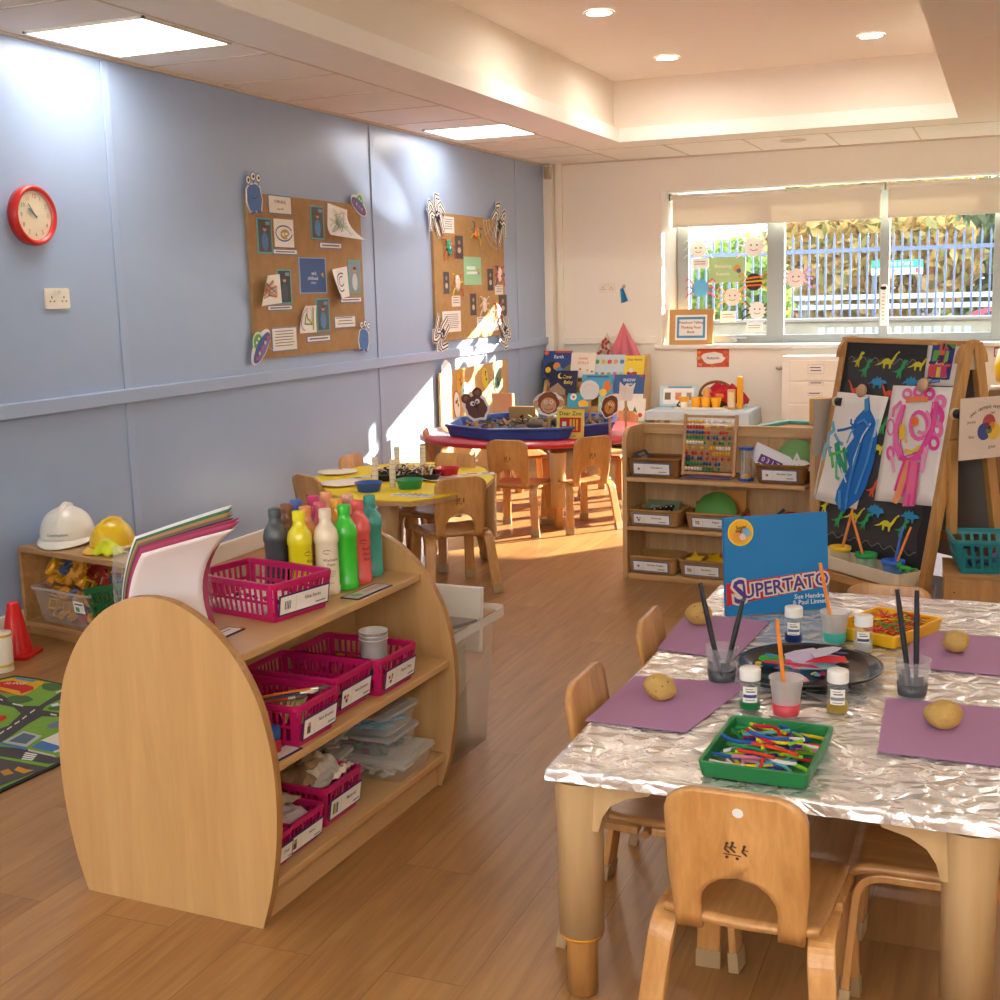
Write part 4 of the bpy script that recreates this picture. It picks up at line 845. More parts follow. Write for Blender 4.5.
# ================================================================== low shelf by the blue wall
W_low = wood('oak_low_shelf', '#9c6f3f', '#c79860', 'x')
LS = thing('low_shelf', 'low open wooden shelf against the blue wall with helmets on top', 'shelves', TR(.012, -6.66, 0, math.radians(-13)))
LH, LD, LL = .375, .33, .80
q = MB(W_low); q.b2((0, 0, LH - .025), (LL, LD, LH)); q.build('top', LS, bevel=.004)
q = MB(W_low); q.b2((0, 0, .035), (LL, LD, .058)); q.build('bottom_board', LS, bevel=.003)
for x in (0, LL - .022):
    q = MB(W_low); q.b2((x, 0, 0), (x + .022, LD, LH - .025)); q.use('#5a3d22')
    if x > 0:
        for yy in (.06, LD - .06): q.at(Matrix.Translation((x + .0225, yy, LH - .06)) @ Matrix.Rotation(PI / 2, 4, 'Y')); q.lathe([(.006, 0), (.006, .001)], 10)
    q.build('side_panel', LS, bevel=.003)
q = MB(W_low); q.b2((.022, .01, 0), (LL - .022, .025, .035)); q.build('plinth', LS)
LSW = lambda x, y, z, rz=0: LS.matrix_world @ TR(x, y, z, rz)
# clear tub of cogs
TB = thing('clear_toy_tub', 'clear tub of yellow cog toys in the low shelf', 'storage box', LSW(.235, .165, .059))
q = MB(clear('clear_toy_plastic', '#d9cfc4', .16, .12)); I = rrect(.33, .25, .02); T_ = rrect(.38, .29, .02); n = len(I); vs = [(x, y, 0) for x, y in I] + [(x, y, .145) for x, y in T_]
q.add(vs, [tuple(range(n - 1, -1, -1))] + [(i, (i + 1) % n, n + (i + 1) % n, n + i) for i in range(n)]); q.build('tub', TB)
q = MB(clear('clear_toy_rim', '#e6ddd2', .35, .15)); R = rrect(.395, .305, .022); vs = [(x, y, .142) for x, y in T_] + [(x, y, .148) for x, y in T_] + [(x, y, .148) for x, y in R] + [(x, y, .138) for x, y in R]
q.add(vs, [(k * n + i, k * n + (i + 1) % n, (k + 1) * n + (i + 1) % n, (k + 1) * n + i) for k in range(3) for i in range(n)]); q.build('tub_rim', TB)
q = MB('#f1ece0'); q.draw([('r', 0, 0, .07, .05, '#f1ece0'), ('r', 0, .012, .05, .006, '#5a5a5a'), ('r', -.01, -.01, .025, .02, '#6a9a5a')]); q.build('tub_label', TB, M=frame((.12, -.14, .09), (1, 0, 0), (0, -.14, 1)))
def cog(r, t, col):
    q = MB(plain(col, .35, coat=.2)); n = 12; pts = []
    for k in range(n * 2): a = PI * k / n; rr = r if k % 2 else r * .84; pts += [(rr * math.cos(a - .08), rr * math.sin(a - .08)), (rr * math.cos(a + .08), rr * math.sin(a + .08))]
    m_ = len(pts); inn = [(r * .36 * math.cos(2 * PI * k / m_), r * .36 * math.sin(2 * PI * k / m_)) for k in range(m_)]
    vs = [(x, y, z) for z in (0, t) for x, y in pts] + [(x, y, z) for z in (0, t) for x, y in inn]
    q.add(vs, [(i, (i + 1) % m_, m_ + (i + 1) % m_, m_ + i) for i in range(m_)] + [(2 * m_ + i, 3 * m_ + i, 3 * m_ + (i + 1) % m_, 2 * m_ + (i + 1) % m_) for i in range(m_)] + [(m_ + i, m_ + (i + 1) % m_, 3 * m_ + (i + 1) % m_, 3 * m_ + i) for i in range(m_)] + [(i, 2 * m_ + i, 2 * m_ + (i + 1) % m_, (i + 1) % m_) for i in range(m_)])
    return q
def ring_(r, t, col):
    q = MB(plain(col, .35, coat=.2)); q.lathe([(r * .4, 0), (r, 0), (r, t), (r * .4, t), (r * .4, 0)], 20, cap0=False, cap1=False); return q
def sqblock(s, col):
    q = MB(plain(col, .35, coat=.2)); t = s * .25
    for a_, b_ in (((-s, -s), (s, -s + t)), ((-s, s - t), (s, s)), ((-s, -s + t), (-s + t, s - t)), ((s - t, -s + t), (s, s - t))): q.b2((a_[0], a_[1], 0), (b_[0], b_[1], s * 1.1))
    return q
tc = ['#e2a41c', '#e2a41c', '#d9962a', '#b5322c', '#e2a41c', '#e8b23a', '#4a5a78', '#d9962a']
nmn = {'#e2a41c': 'golden yellow', '#d9962a': 'amber', '#b5322c': 'dark red', '#4a5a78': 'slate blue', '#e8b23a': 'light amber'}
qr = random.Random(5)
_cache = {}
for k in range(64):
    col = tc[qr.randrange(8)]; kind = qr.choice(['cog', 'ring', 'square', 'square']); lev = k // 16
    big = kind != 'square' and k > 50
    if kind == 'cog': q = cog(.05 if big else .034, .022, col)
    elif kind == 'ring': q = ring_(.042 if big else .028, .03, col)
    else: q = sqblock(.022, col)
    o = q.build('toy_' + kind if kind != 'square' else 'toy_block')
    x = (k % 5 - 2) * .062 + qr.uniform(-.012, .012); y = ((k // 5) % 3 - 1) * .075 + qr.uniform(-.012, .012)
    o.matrix_world = TB.matrix_world @ Matrix.Translation((x, y, .022 + .042 * (k // 15) + (.012 if big else 0) + .03 * (1 - (x / .16) ** 2) * (k > 44))) @ Matrix.Rotation(qr.uniform(.5, 1.4), 4, 'X') @ Matrix.Rotation(qr.uniform(-.7, .7), 4, 'Y')
    tag(o, '%s plastic %s in the heap of the clear toy tub' % (nmn[col], {'cog': 'cog wheel', 'ring': 'ring', 'square': 'hollow square'}[kind]), 'toy', 'construction toys in the clear tub')
# green crate, with small dark pieces
GC = thing('green_crate', 'dark green ribbed crate tilted beside the clear toy tub', 'crate', LSW(.56, .15, .12) @ Matrix.Rotation(-.22, 4, 'Y'))
basket_mb(.3, .24, .14, plain('#1f6a34', .45), .02, nsx=12, nsy=9).build('crate', GC)
for k in range(14):
    col = ['#2f3f6a', '#b5322c', '#3a4a5a', '#5a7a9a'][k % 4]; q = sqblock(.02, col) if k % 2 else ring_(.022, .02, col); o = q.build('toy_piece')
    o.matrix_world = GC.matrix_world @ Matrix.Translation(((k % 5 - 2) * .05, (k // 5 - 1) * .06, .12 + .02 * (k % 3))) @ Matrix.Rotation(k * .9, 4, 'X'); tag(o, ['navy', 'red', 'dark grey', 'steel blue'][k % 4] + ' plastic piece heaped in the green crate', 'toy', 'pieces in the green crate')
q = MB(plain('#7a8590', .2, metal=.6)); q.lathe([(.001, 0), (.06, 0), (.06, .012), (.001, .012)], 28); q.use(plain('#c9a57a', .5)); q.lathe([(.06, -.002), (.07, -.002), (.07, .014), (.06, .014)], 28, cap0=False, cap1=False)
o = q.build('round_mirror'); o.matrix_world = LSW(.165, .27, .235) @ Matrix.Rotation(1.35, 4, 'X'); tag(o, 'round wood rimmed mirror standing behind the yellow cogs', 'mirror')
# helmets
def helmet(M, col, lab, s, brand=None):
    o = thing('hard_hat', lab, 'helmet', M @ Matrix.Scale(s, 4), 'toy hard hats')
    m = plain(col, .3, coat=.3, var=.02, name='helmet_' + col.strip('#'))
    q = MB(m)
    def fn(u, v):
        a = 2 * PI * u; e = v * PI / 2; rx, ry = .1 + .012 * math.cos(a) ** 2, .125
        ridge = 1 + .035 * math.exp(-((math.sin(a)) / .16) ** 2) * (.3 + .7 * math.sin(e)) if True else 1
        return (rx * math.cos(a) * math.cos(e) ** .8, ry * math.sin(a) * math.cos(e) ** .8, .025 + .125 * math.sin(e) ** .9 * (1 + .05 * math.exp(-(math.cos(a) * math.cos(e) / .22) ** 2)))
    q.grid(fn, 40, 14); q.build('shell', o)
    q = MB(m)
    def br(u, v):
        a = 2 * PI * u; f = max(0, -math.sin(a)); rr = 1 + v * (.1 + .38 * f ** 1.5)
        return (.11 * math.cos(a) * (1 + v * .1), .125 * math.sin(a) * rr, .027 - .012 * v - .012 * v * f)
    q.grid(br, 40, 4); q.build('brim', o, solid=.003)
    q = MB(m); q.tube([(0, -.118, .04), (0, -.1, .1), (0, -.05, .148), (0, 0, .158), (0, .06, .146), (0, .105, .095)], [.012, .014, .016, .016, .014, .01], 8); q.build('crown_ridge', o)
    if brand:
        b = MB('#2a2724'); vs, fs = text_mesh(brand, 1); s_ = .0165
        b.add([(.1125 * math.sin(v.x * s_ / .1125) * 1.0, -.131 * math.cos(v.x * s_ / .118), .052 + v.y * s_) for v in vs], fs); b.build('helmet_print', o)
    q = MB('#3a3a3c'); q.tube([(-.1, .02, .02), (-.08, -.05, .004), (0, -.06, .003)], .005, 6); q.build('strap', o)
    return o
HA = helmet(LSW(.128, .16, .377, .62), '#efe8da', 'white toy hard hat on the low shelf', 1.0, 'Construction')
HB = helmet(LSW(.425, .16, .377, .1), '#f2c61a', 'yellow toy hard hat on the low shelf right of the white one', .78)
def vest(M, lab, seed, w_, d_, ht=.03):
    q = MB('#d9e021')
    q.grid(lambda u, v: ((u - .5) * w_, (v - .5) * d_, .004 + ht * (1 - (2 * u - 1) ** 2) * (1 - (2 * v - 1) ** 2) + .012 * noise.noise(Vector((u * 5, v * 5, seed)))), 14, 14)
    o = q.build('safety_vest', solid=.003); o.matrix_world = M; o['label'] = lab; o['category'] = 'vest'
    return o
vest(LSW(.06, .2, .337), 'folded yellow safety vest behind the white hard hat', 2, .1, .12)
vest(LSW(.22, .26, .337), 'yellow and black safety vest lying between the two hard hats', 4, .09, .1, .045)
vest(LSW(.5, .08, .377, .2), 'yellow safety vest bundled right of the yellow hard hat', 6, .13, .08, .05)
# cone, cardboard roll, rug
P = PZ(20, 656, 0); 
CN = thing('traffic_cone', 'red plastic traffic cone standing by the low shelf', 'cone', TR(.235, -6.94, 0, .3))
q = MB(plain('#d8201c', .35, coat=.2, name='red_plastic')); q.prism(rrect(.155, .155, .02), 0, .012); q.build('cone_base', CN, bevel=.003)
q = MB(plain('#d8201c', .35, coat=.2)); q.lathe([(.062, .012), (.022, .215), (.018, .217), (.001, .217)], 28, cap0=False); q.build('cone_body', CN)
RL = MB(plain('#e3d3b4', .8)); RL.lathe([(.042, 0), (.042, .02)], 28); RL.use('#d9b23a'); RL.lathe([(.0422, .02), (.0422, .03)], 28, cap0=False, cap1=False); RL.use(plain('#e9dcc4', .8)); RL.lathe([(.042, .03), (.042, .15), (.001, .15)], 28, cap0=False); RL.use('#d9b23a'); RL.lathe([(.0422, .135), (.0422, .145)], 28, cap0=False, cap1=False)
o = RL.build('card_tube'); P = PZ(0, 672, 0); o.location = (P.x - .005, P.y + .02, 0); tag(o, 'cream cardboard tube with yellow bands at the left edge', 'tube')
# road rug. corners measured on the floor
rA, rB, rC = PZ(62, 684, 0), PZ(60, 764, 0), PZ(15, 677, 0)
rx = Vector((rB.x - rA.x, rB.y - rA.y, 0)); ra = math.atan2(-.5, .5)
RM = frame((1.26, -7.86, .0), (-.66, .62, 0), (-.62, -.66, 0))   # origin: corner behind the unit; x along the back edge, y towards the camera left
b = MB(plain('#241f1d', .9)); 
def rg(px, py): v = RM.inverted() @ PZ(px, py, .006); return v.x, v.y
def rz_(zx, zy): return rg(zx * .14, 660 + zy * .14)
lo = [rz_(0, 930), rz_(430, 735), rz_(470, 715), rz_(470, 180), rz_(270, 143), rz_(110, 122), rz_(0, 150)]
def poly3(pts, col, z): b.use(plain(col, .95, bump=.5, bscale=900, var=.12)); b.add([tuple(RM @ Vector((x, y, 0))) [:2] + (z,) for x, y in pts], [tuple(range(len(pts)))])
bz = [lambda zx, zy: rz_(zx, zy)][0]
def zp(L, col, z): poly3([bz(*p) for p in L], col, z)
# the rug itself as a slab reaching out of frame and behind the unit
outer = [PZ(-120, 850, 0), PZ(62, 765, 0), PZ(100, 742, 0), PZ(105, 700, 0), PZ(62, 685, 0), PZ(38, 680, 0), PZ(15, 677, 0), PZ(-120, 705, 0)]
b.use(plain('#241f1d', .9)); b.add([(p.x, p.y, .001) for p in outer] + [(p.x, p.y, .006) for p in outer], [tuple(range(8, 16))] + [(i, (i + 1) % 8, 8 + (i + 1) % 8, 8 + i) for i in range(8)])
c0 = sum((p for p in outer), Vector()) / 8
b.use(plain('#7aa43a', .95, bump=.5, bscale=900, var=.15)); b.add([((p.x - c0.x) * .965 + c0.x, (p.y - c0.y) * .965 + c0.y, .0066) for p in outer], [tuple(range(8))])
zp([(-300, 300), (0, 245), (150, 330), (280, 330), (460, 215), (520, 240), (330, 330), (300, 360), (460, 385), (520, 410), (300, 405), (200, 460), (60, 560), (-300, 760), (-300, 600), (60, 470), (150, 385), (100, 340), (0, 320), (-300, 380)], '#4a4644', .0072)
zp([(-300, 560), (0, 620), (200, 640), (400, 700), (470, 690), (470, 730), (350, 745), (0, 690), (-300, 640)], '#4a4644', .0072)
zp([(-300, 700), (0, 705), (350, 770), (0, 905), (-300, 980)], '#524d4a', .0074)
for (x0, y0_, x1, y1_) in ((0, 530, 30, 510), (50, 500, 85, 478), (105, 462, 140, 440), (160, 425, 190, 402), (215, 382, 250, 358), (-40, 270, 20, 290), (90, 315, 165, 332), (360, 390, 405, 398), (400, 235, 440, 222)): zp([(x0, y0_ - 5), (x1, y1_ - 5), (x1, y1_ + 5), (x0, y0_ + 5)], '#d9d2c0', .0078)
zp([(0, 150), (90, 130), (300, 155), (320, 160), (260, 205), (160, 260), (0, 220)], '#e0a81c', .0076); zp([(0, 160), (90, 150), (240, 195), (240, 215), (150, 245), (140, 225), (0, 195)], '#c9302a', .008); zp([(0, 215), (120, 250), (0, 232)], '#c9302a', .008); zp([(120, 130), (260, 150), (240, 162), (110, 140)], '#5a86b0', .0084)
b.use('#f1e2d6'); 
tm, tf = text_mesh('SLING', 1); pa, pb = PZ(*(110 * .14, 660 + 183 * .14), 0), PZ(*(200 * .14, 660 + 187 * .14), 0); dx_ = (pb - pa); ang = math.atan2(dx_.y, dx_.x)
b.add([(pa.x + .03 * (v.x * math.cos(ang) - v.y * math.sin(ang)) * 1.0, pa.y + .03 * (v.x * math.sin(ang) + v.y * math.cos(ang)) * 1.2, .0086) for v in tm], tf)
for (cx_, cy_, sx_, sy_) in ((370, 195, 75, 28), (140, 285, 95, 28), (400, 350, 60, 14)): zp([(cx_ + sx_ * x, cy_ + sy_ * y) for x, y in blob(0, 0, 1, 1, 18, .12, int(cx_))], '#4f6a3a', .008)
zp([(330, 470), (400, 440), (470, 450), (470, 485), (350, 490)], '#6a7a8a', .0078); zp([(360, 325), (410, 310), (430, 325), (380, 338)], '#c9d6e0', .0084)
zp([(20, 590), (170, 510), (300, 545), (190, 625)], '#b9b8b4', .0078); zp([(60, 585), (170, 525), (260, 548), (185, 605)], '#5a6a78', .0082); zp([(0, 592), (190, 632), (190, 648), (0, 606)], '#4a78b0', .0082)
zp([(290, 580), (430, 515), (470, 530), (470, 650), (390, 665)], '#e3d9c6', .0078); zp([(220, 630), (300, 580), (430, 620), (430, 640), (370, 660)], '#4a78b0', .0082); zp([(200, 640), (390, 685), (400, 700), (200, 655)], '#c9bda8', .0084)
for k in range(4): zp([(150 + k * 8, 712 - k * 14), (230 + k * 10, 722 - k * 12), (240 + k * 10, 714 - k * 12), (160 + k * 8, 704 - k * 14)], '#e6dfd2', .0078)
zp([(100, 790), (130, 765), (190, 785), (245, 790), (170, 815)], '#d9921c', .008); zp([(0, 800), (60, 780), (100, 815), (30, 830)], '#c98a2a', .008); zp([(0, 400), (40, 400), (50, 420), (0, 450)], '#c9302a', .008)
o = b.build('road_rug'); tag(o, 'play rug printed with roads and buildings on the floor at left', 'rug')
# ================================================================== chairs
W_ch = wood('chair_ply', '#b57a3c', '#dba565', 'z', .9, rough=.35, coat=.3)
W_chx = wood('chair_seat_ply', '#a9713a', '#d29d60', 'y', .9, rough=.35, coat=.3)
M_foot = plain('#b0936b', .6, name='chair_foot_cap')
SH = .285
def make_chair(M, lab, group):
    o = thing('child_chair', lab, 'chair', M, group)
    # seat: gently dished ply with a rolled front edge
    q = MB(W_chx)
    def seat(u, v):
        x = (u - .5) * (.27 + .02 * v); y = -.15 + .32 * v
        return (x, y, SH - .01 * math.cos((u - .5) * PI) * math.sin(v * PI) - .02 * max(0, v - .85) ** 2 * 30 + .012 * max(0, .2 - v) * 5 * (abs(u - .5) * 2) ** 2)
    q.grid(seat, 12, 14); q.build('seat', o, solid=.014)
    # backrest with arch cut-out
    q = MB(W_ch); w, t = .122, .012
    outer = []
    for a in range(0, 91, 15): outer.append((w - .045 + .045 * math.cos(math.radians(a)), .245 + .035 * math.sin(math.radians(a))))
    top = [(x, z + .0) for x, z in outer]
    top = [(.112, 0), (.122, .12)] + top + [(.04, .284), (0, .286)]
    right = top; left = [(-x, z) for x, z in reversed(top[:-1])]
    arch = [(-.066, 0)] + [(.068 * math.cos(math.radians(a)), .055 + .062 * math.sin(math.radians(a))) for a in range(180, -1, -15)] + [(.066, 0)]
    outline = right + left + arch
    bend = lambda x, z: (x, -.142 - .17 * z - .25 * x * x + .0, SH - .018 + z)
    n = len(outline)
    # build as quads between outer edge and arch where possible: strips by height
    def strip(xf, z0, z1, k=6, nu=8):
        pass
    zs = [0, .03, .055, .075, .095, .11, .117, .15, .19, .22, .245, .26, .272, .28, .285]
    def xo(z):
        if z <= .12: return .112 + .01 * z / .12
        if z <= .245: return .122
        s = (z - .245) / .041; s = min(1, s); return .122 - .062 * (1 - math.sqrt(max(0, 1 - s * s)))
    def xi(z):
        if z <= .055: return .066 + .002 * z / .055
        if z < .117: return .068 * math.sqrt(max(0, 1 - ((z - .055) / .062) ** 2))
        return 0
    vs, fs = [], []
    for sgn in (-1, 1):
        base = len(vs)
        for z in zs:
            for k in range(6): x = xi(z) + (xo(z) - xi(z)) * k / 5; vs.append(bend(sgn * x, z))
        for i in range(len(zs) - 1):
            for k in range(5):
                f = (base + i * 6 + k, base + i * 6 + k + 1, base + (i + 1) * 6 + k + 1, base + (i + 1) * 6 + k)
                fs.append(f if sgn > 0 else f[::-1])
    q.add(vs, fs, True); bk = q.build('backrest', o, solid=.012, weld=.0004)
    q = MB('#5a3a22')   # little printed mark
    for x, z in ((-.016, .178), (-.006, .18), (.014, .176)):
        y = bend(x, z)[1] - .0075; zz = SH - .018 + z
        q.at(frame((x, y, zz), (1, 0, 0), (0, -.17, 1))); q.draw([('c', .001, .009, .0028, '#5a3a22'), ('l', [(0, .006), (-.003, -.003), (.004, -.009)], .0035, '#5a3a22'), ('l', [(-.001, .003), (.007, .001)], .0022, '#5a3a22')])
    q.at(frame((-.004, bend(0, .165)[1] - .0075, SH - .018 + .165), (1, 0, 0), (0, -.17, 1))); q.draw([('l', [(-.018, 0), (.012, -.001)], .002, '#5a3a22'), ('c', -.012, -.006, .003, '#5a3a22'), ('c', .006, -.006, .003, '#5a3a22')]); q.build('printed_mark', bk)
    # bent laminated legs
    for sx in (-1, 1):
        for fr in (-1, 1):
            q = MB(W_ch); f = fr
            y0_ = -.035 if f < 0 else .06
            if f < 0: A, K, B = (sx * .133, -.03, SH - .012), (sx * .137, -.146, SH - .006), (sx * .16, -.19, .03)
            else: A, K, B = (sx * .128, .0, SH - .012), (sx * .128, .152, SH - .012), (sx * .138, .172, .03)
            A, K, B = Vector(A), Vector(K), Vector(B); a1 = K + (A - K).normalized() * .055; b1v = K + (B - K).normalized() * .055
            path = [tuple(A)] + [tuple(a1.lerp(K, t).lerp(K.lerp(b1v, t), t)) for t in [k / 9 for k in range(10)]] + [tuple(B)]
            wd = .0235; q.sweep(path, [(-wd, -.008), (wd, -.008), (wd, .008), (-wd, .008)], up=(0, 0, 1) if False else (0, .35 * f, 1))
            L = q.build('leg', o, bevel=.003)
            e = Vector(path[-1]); d = (e - Vector(path[-2])).normalized()
            q = MB(M_foot); q.sweep([tuple(e - d * .012), tuple(e + d * (.03 - .0005) / abs(d.z))], [(-wd - .002, -.011), (wd + .002, -.011), (wd + .002, .011), (-wd - .002, .011)], up=(0, .35 * f, 1)); q.build('foot_cap', L, bevel=.002)
    q = MB(W_ch); q.cyl((-.13, -.02, SH - .03), (.13, -.02, SH - .03), .009, 10); q.build('stretcher', o)
    return o
CH0 = None
def chair(x, y, face_deg, lab, group, k=1):
    global CH0
    M = TR(x, y, 0, math.radians(face_deg - 90)) @ Matrix.Diagonal((1, 1, k, 1))
    if CH0 is None: CH0 = make_chair(M, lab, group); return CH0
    return dup(CH0, M, lab, group)
g1, g2, g3 = 'chairs at the foil covered table', 'chairs at the yellow table', 'chairs at the red table'
FC = chair(3.45, -8.475, 88, 'foreground wooden child chair with its arched back to the camera', g1, .97)
chair(3.2, -8.15, 0, 'wooden child chair at the left side of the foil table, nearest one', g1)
chair(3.2, -7.62, 2, 'wooden child chair at the left side of the foil table, second from the front', g1)
chair(3.765, -8.21, 180, 'wooden child chair under the right side of the foil table', g1)
chair(3.53, -7.06, 268, 'wooden child chair at the far end of the foil table beside the yellow tray', g1, .88)
chair(1.44, -5.40, 130, 'wooden child chair pulled out at the near right of the yellow table', g2)
chair(.90, -5.47, 62, 'wooden child chair behind the paint bottles at the yellow table', g2)
chair(.83, -4.90, 0, 'sunlit wooden child chair by the blue wall at the yellow table', g2)
chair(1.15, -4.93, 262, 'wooden child chair at the far side of the yellow table', g2)
chair(1.23, -3.98, 92, 'wooden child chair with its back to us, left one at the red table', g3)
chair(1.53, -3.80, 138, 'wooden child chair turned slightly, right one at the red table', g3)
chair(.68, -3.62, 20, 'very bright sunlit chair at the left end of the red table', g3)
chair(.78, -2.75, 300, 'orange looking sunlit chair beyond the red table at the left', g3)
chair(1.37, -2.62, 262, 'orange looking sunlit chair beyond the red table in the middle', g3)
chair(1.93, -3.05, 190, 'orange looking sunlit chair at the right end of the red table', g3)
# white dot and small stickers on backs
def sticker(px, py, lab, col, round_=True):
    pass
M_ = FC.matrix_world
q = MB('#efece6'); q.draw([('c', 0, 0, .0095, '#efece6')], 0); q = q.build('white_sticker', FC, M=frame((.006, -.142 - .17 * .25 - .0085, SH - .018 + .25), (1, 0, 0), (0, -.17, 1))); q['label'] = 'round white sticker'
# ================================================================== tables
W_tab = wood('table_beige', '#b3905f', '#cba97a', 'z', .5, rough=.5)
def table_leg(T, x, y, H, angs, name='leg'):
    q = MB(W_tab); q.lathe([(.034, .128), (.044, .13), (.0455, H - .12), (.049, H - .05), (.05, H - .03)], 24, c=(x, y, 0))
    for ang in (angs if isinstance(angs, tuple) else (angs,)):
        cx, cy = math.cos(ang), math.sin(ang)
        q.add([(x + a * cx * .0 + s * -cy * .03 + cx * r, y + s * cx * .03 + cy * r, z) for s in (-1, 1) for r, z in ((0, H - .03), (.15, H - .03), (.145, H - .04), (.1, H - .052), (.07, H - .07), (.054, H - .095), (.046, H - .125), (0, H - .125)) for a in (0,)], [tuple(range(8)), tuple(range(15, 7, -1))] + [(i, 8 + i, 8 + (i + 1) % 8, (i + 1) % 8) for i in range(8)])
    L = q.build(name, T)
    q = MB(plain('#e59a22', .5)); q.lathe([(.035, .124), (.0425, .124), (.0425, .13), (.035, .13)], 20, c=(x, y, 0), cap0=False, cap1=False); q.build('orange_ring', L)
    q = MB(wood('leg_insert', '#a8743c', '#cf9a5c', 'z')); q.lathe([(.02, 0), (.03, .004), (.031, .128)], 20, c=(x, y, 0)); q.build('leg_insert', L)
    return L
# ---- yellow table
YP = [PZ(*p, .48) for p in ((311, 477), (330, 494), (355, 499), (380, 500), (410, 501), (439, 497), (482, 488), (494, 477), (484, 468), (462, 462), (430, 462), (395, 463), (350, 467))]
yc = sum((Vector((p.x, p.y, 0)) for p in YP), Vector()) / len(YP)
YT = thing('activity_table', 'wooden table under a bright yellow paper cover by the blue wall', 'table', (yc.x, yc.y, 0))
out = [(p.x - yc.x, p.y - yc.y) for p in YP]
ins = [(x * .985, y * .985) for x, y in out]
q = MB(wood('ply_table_edge', '#b98d57', '#d6b07c', 'x')); q.prism(ins, .452, .474); q.build('tabletop', YT)
P = PZ(493, 560, 0)
for (wx, wy) in ((P.x - .02, P.y), (1.22, -5.6), (.78, -5.28), (.86, -4.66)):
    table_leg(YT, wx - yc.x, wy - yc.y, .482, math.atan2(yc.y - wy, yc.x - wx))
q = MB(plain('#f4d313', .5, name='yellow_paper', var=.03)); q.prism(out, .4745, .4795); q = q.build('table_cover', bevel=.0015); q.location = (yc.x, yc.y, 0); tag(q, 'bright yellow scalloped paper cover on the round-ended table', 'table cover')
YZ = .480
def plate(px, py, r, lab):
    p = PZ(px, py, YZ); q = MB(plain('#f4e6d8', .6)); q.lathe([(r * .68, 0), (r * .72, .002), (r, .011), (r, .0125), (r * .7, .004), (.001, .003)], 32, cap1=False); q = q.build('paper_plate'); q.location = (p.x, p.y, YZ + .0003); tag(q, lab, 'plate', 'paper plates on the yellow table')
plate(338, 473.5, .105, 'white paper plate at the far left of the yellow table')
plate(341, 485, .105, 'white paper plate beside the blue bowl')
plate(458, 463.5, .105, 'white paper plate behind the red bowl')
plate(443, 480, .1, 'white paper plate in front of the red bowl')
def bowl(px, py, r, col, lab):
    p = PZ(px, py, YZ); q = MB(plain(col, .4, coat=.2)); q.lathe([(r * .82, 0), (r, .04), (r + .004, .042), (r + .004, .038), (r - .003, .038), (r * .8, .004), (.001, .004)], 30, cap1=False); q = q.build('plastic_bowl'); q.location = (p.x, p.y, YZ + .0003); tag(q, lab, 'bowl'); return q
bowl(369, 491, .062, '#2a55a8', 'blue plastic bowl at the near edge of the yellow table')
bowl(410, 488, .064, '#1f8a52', 'green plastic bowl at the near edge of the yellow table')
bowl(447, 476, .062, '#c8202c', 'red plastic bowl between two paper plates')
for k, (px, py, h, lab) in enumerate(((375.5, 483, .125, 'printed paper tube left of the collage tray'), (393, 487, .13, 'printed paper tube nearest the green bowl'), (397.5, 470, .12, 'printed paper tube behind the left of the collage tray'), (423, 469, .12, 'printed paper tube behind the right of the collage tray'))):
    p = PZ(px, py, YZ); q = MB(plain('#ecd9b8', .8)); q.lathe([(.015, 0), (.015, h), (.0135, h), (.0135, .01)], 20, cap0=False, cap1=False)
    for j in range(5): q.use('#b9a98f'); q.lathe([(.0152, .012 + j * .024), (.0152, .014 + j * .024)], 20, cap0=False, cap1=False)
    q = q.build('paper_tube'); q.location = (p.x, p.y, YZ + .0005); tag(q, lab, 'tube', 'paper tubes on the yellow table')
P = PZ(408, 478, YZ)
CT = MB(plain('#26221f', .4)); w_, d_ = .34, .24
I = rrect(w_ * .9, d_ * .9, .02); T_ = rrect(w_, d_, .025); n = len(I); vs = [(x, y, 0) for x, y in I] + [(x, y, .03) for x, y in T_] + [(x * .98, y * .98, .03) for x, y in T_] + [(x * .97, y * .97, .003) for x, y in I]
CT.add(vs, [tuple(range(n - 1, -1, -1)), tuple(range(3 * n, 4 * n))] + [(k * n + i, k * n + (i + 1) % n, (k + 1) * n + (i + 1) % n, (k + 1) * n + i) for k in range(3) for i in range(n)])
o = CT.build('collage_tray'); o.matrix_world = TR(P.x, P.y, YZ + .0005, .35); tag(o, 'black tray of striped paper strips on the yellow table', 'tray')
qs = random.Random(21); CTM = o.matrix_world
for k in range(70):
    col = ['#2a2522', '#efe6da', '#efe6da', '#2a2522', '#8a5a38', '#c9a27a', '#b06a3a'][k % 7] if k % 3 else ['#2a2522', '#efe6da'][k % 2]
    q = MB(plain(col, .7)); L = qs.uniform(.04, .08)
    q.grid(lambda u, v: ((u - .5) * L, (v - .5) * .009, .012 * math.sin(u * PI)), 5, 1, smooth=False); q = q.build('paper_strip', solid=.001)
    q.matrix_world = CTM @ Matrix.Translation((qs.uniform(-.12, .12), qs.uniform(-.08, .08), .008 + k * .0007)) @ Matrix.Rotation(qs.uniform(0, 3.1), 4, 'Z') @ Matrix.Rotation(qs.uniform(-.5, .5), 4, 'Y')
    tag(q, {'#2a2522': 'black', '#efe6da': 'white', '#8a5a38': 'brown', '#c9a27a': 'tan', '#b06a3a': 'rust'}[col] + ' curled paper strip in the collage tray', 'paper strip', 'paper strips in the collage tray')
def flatcard(px, py, w, h, rz, name, lab, ops, base='#efe6da', z=YZ):
    p = PZ(px, py, z); return card(name, lab, 'card', TR(p.x, p.y, z + .0006, rz), w, h, ops, base=base)
flatcard(361, 478, .06, .13, -.5, 'printed_card', 'small printed card between plates and collage tray', [('r', 0, 0, .05, .12, '#dfe0e4'), ('r', 0, -.02, .035, .04, '#6a7a9a')])
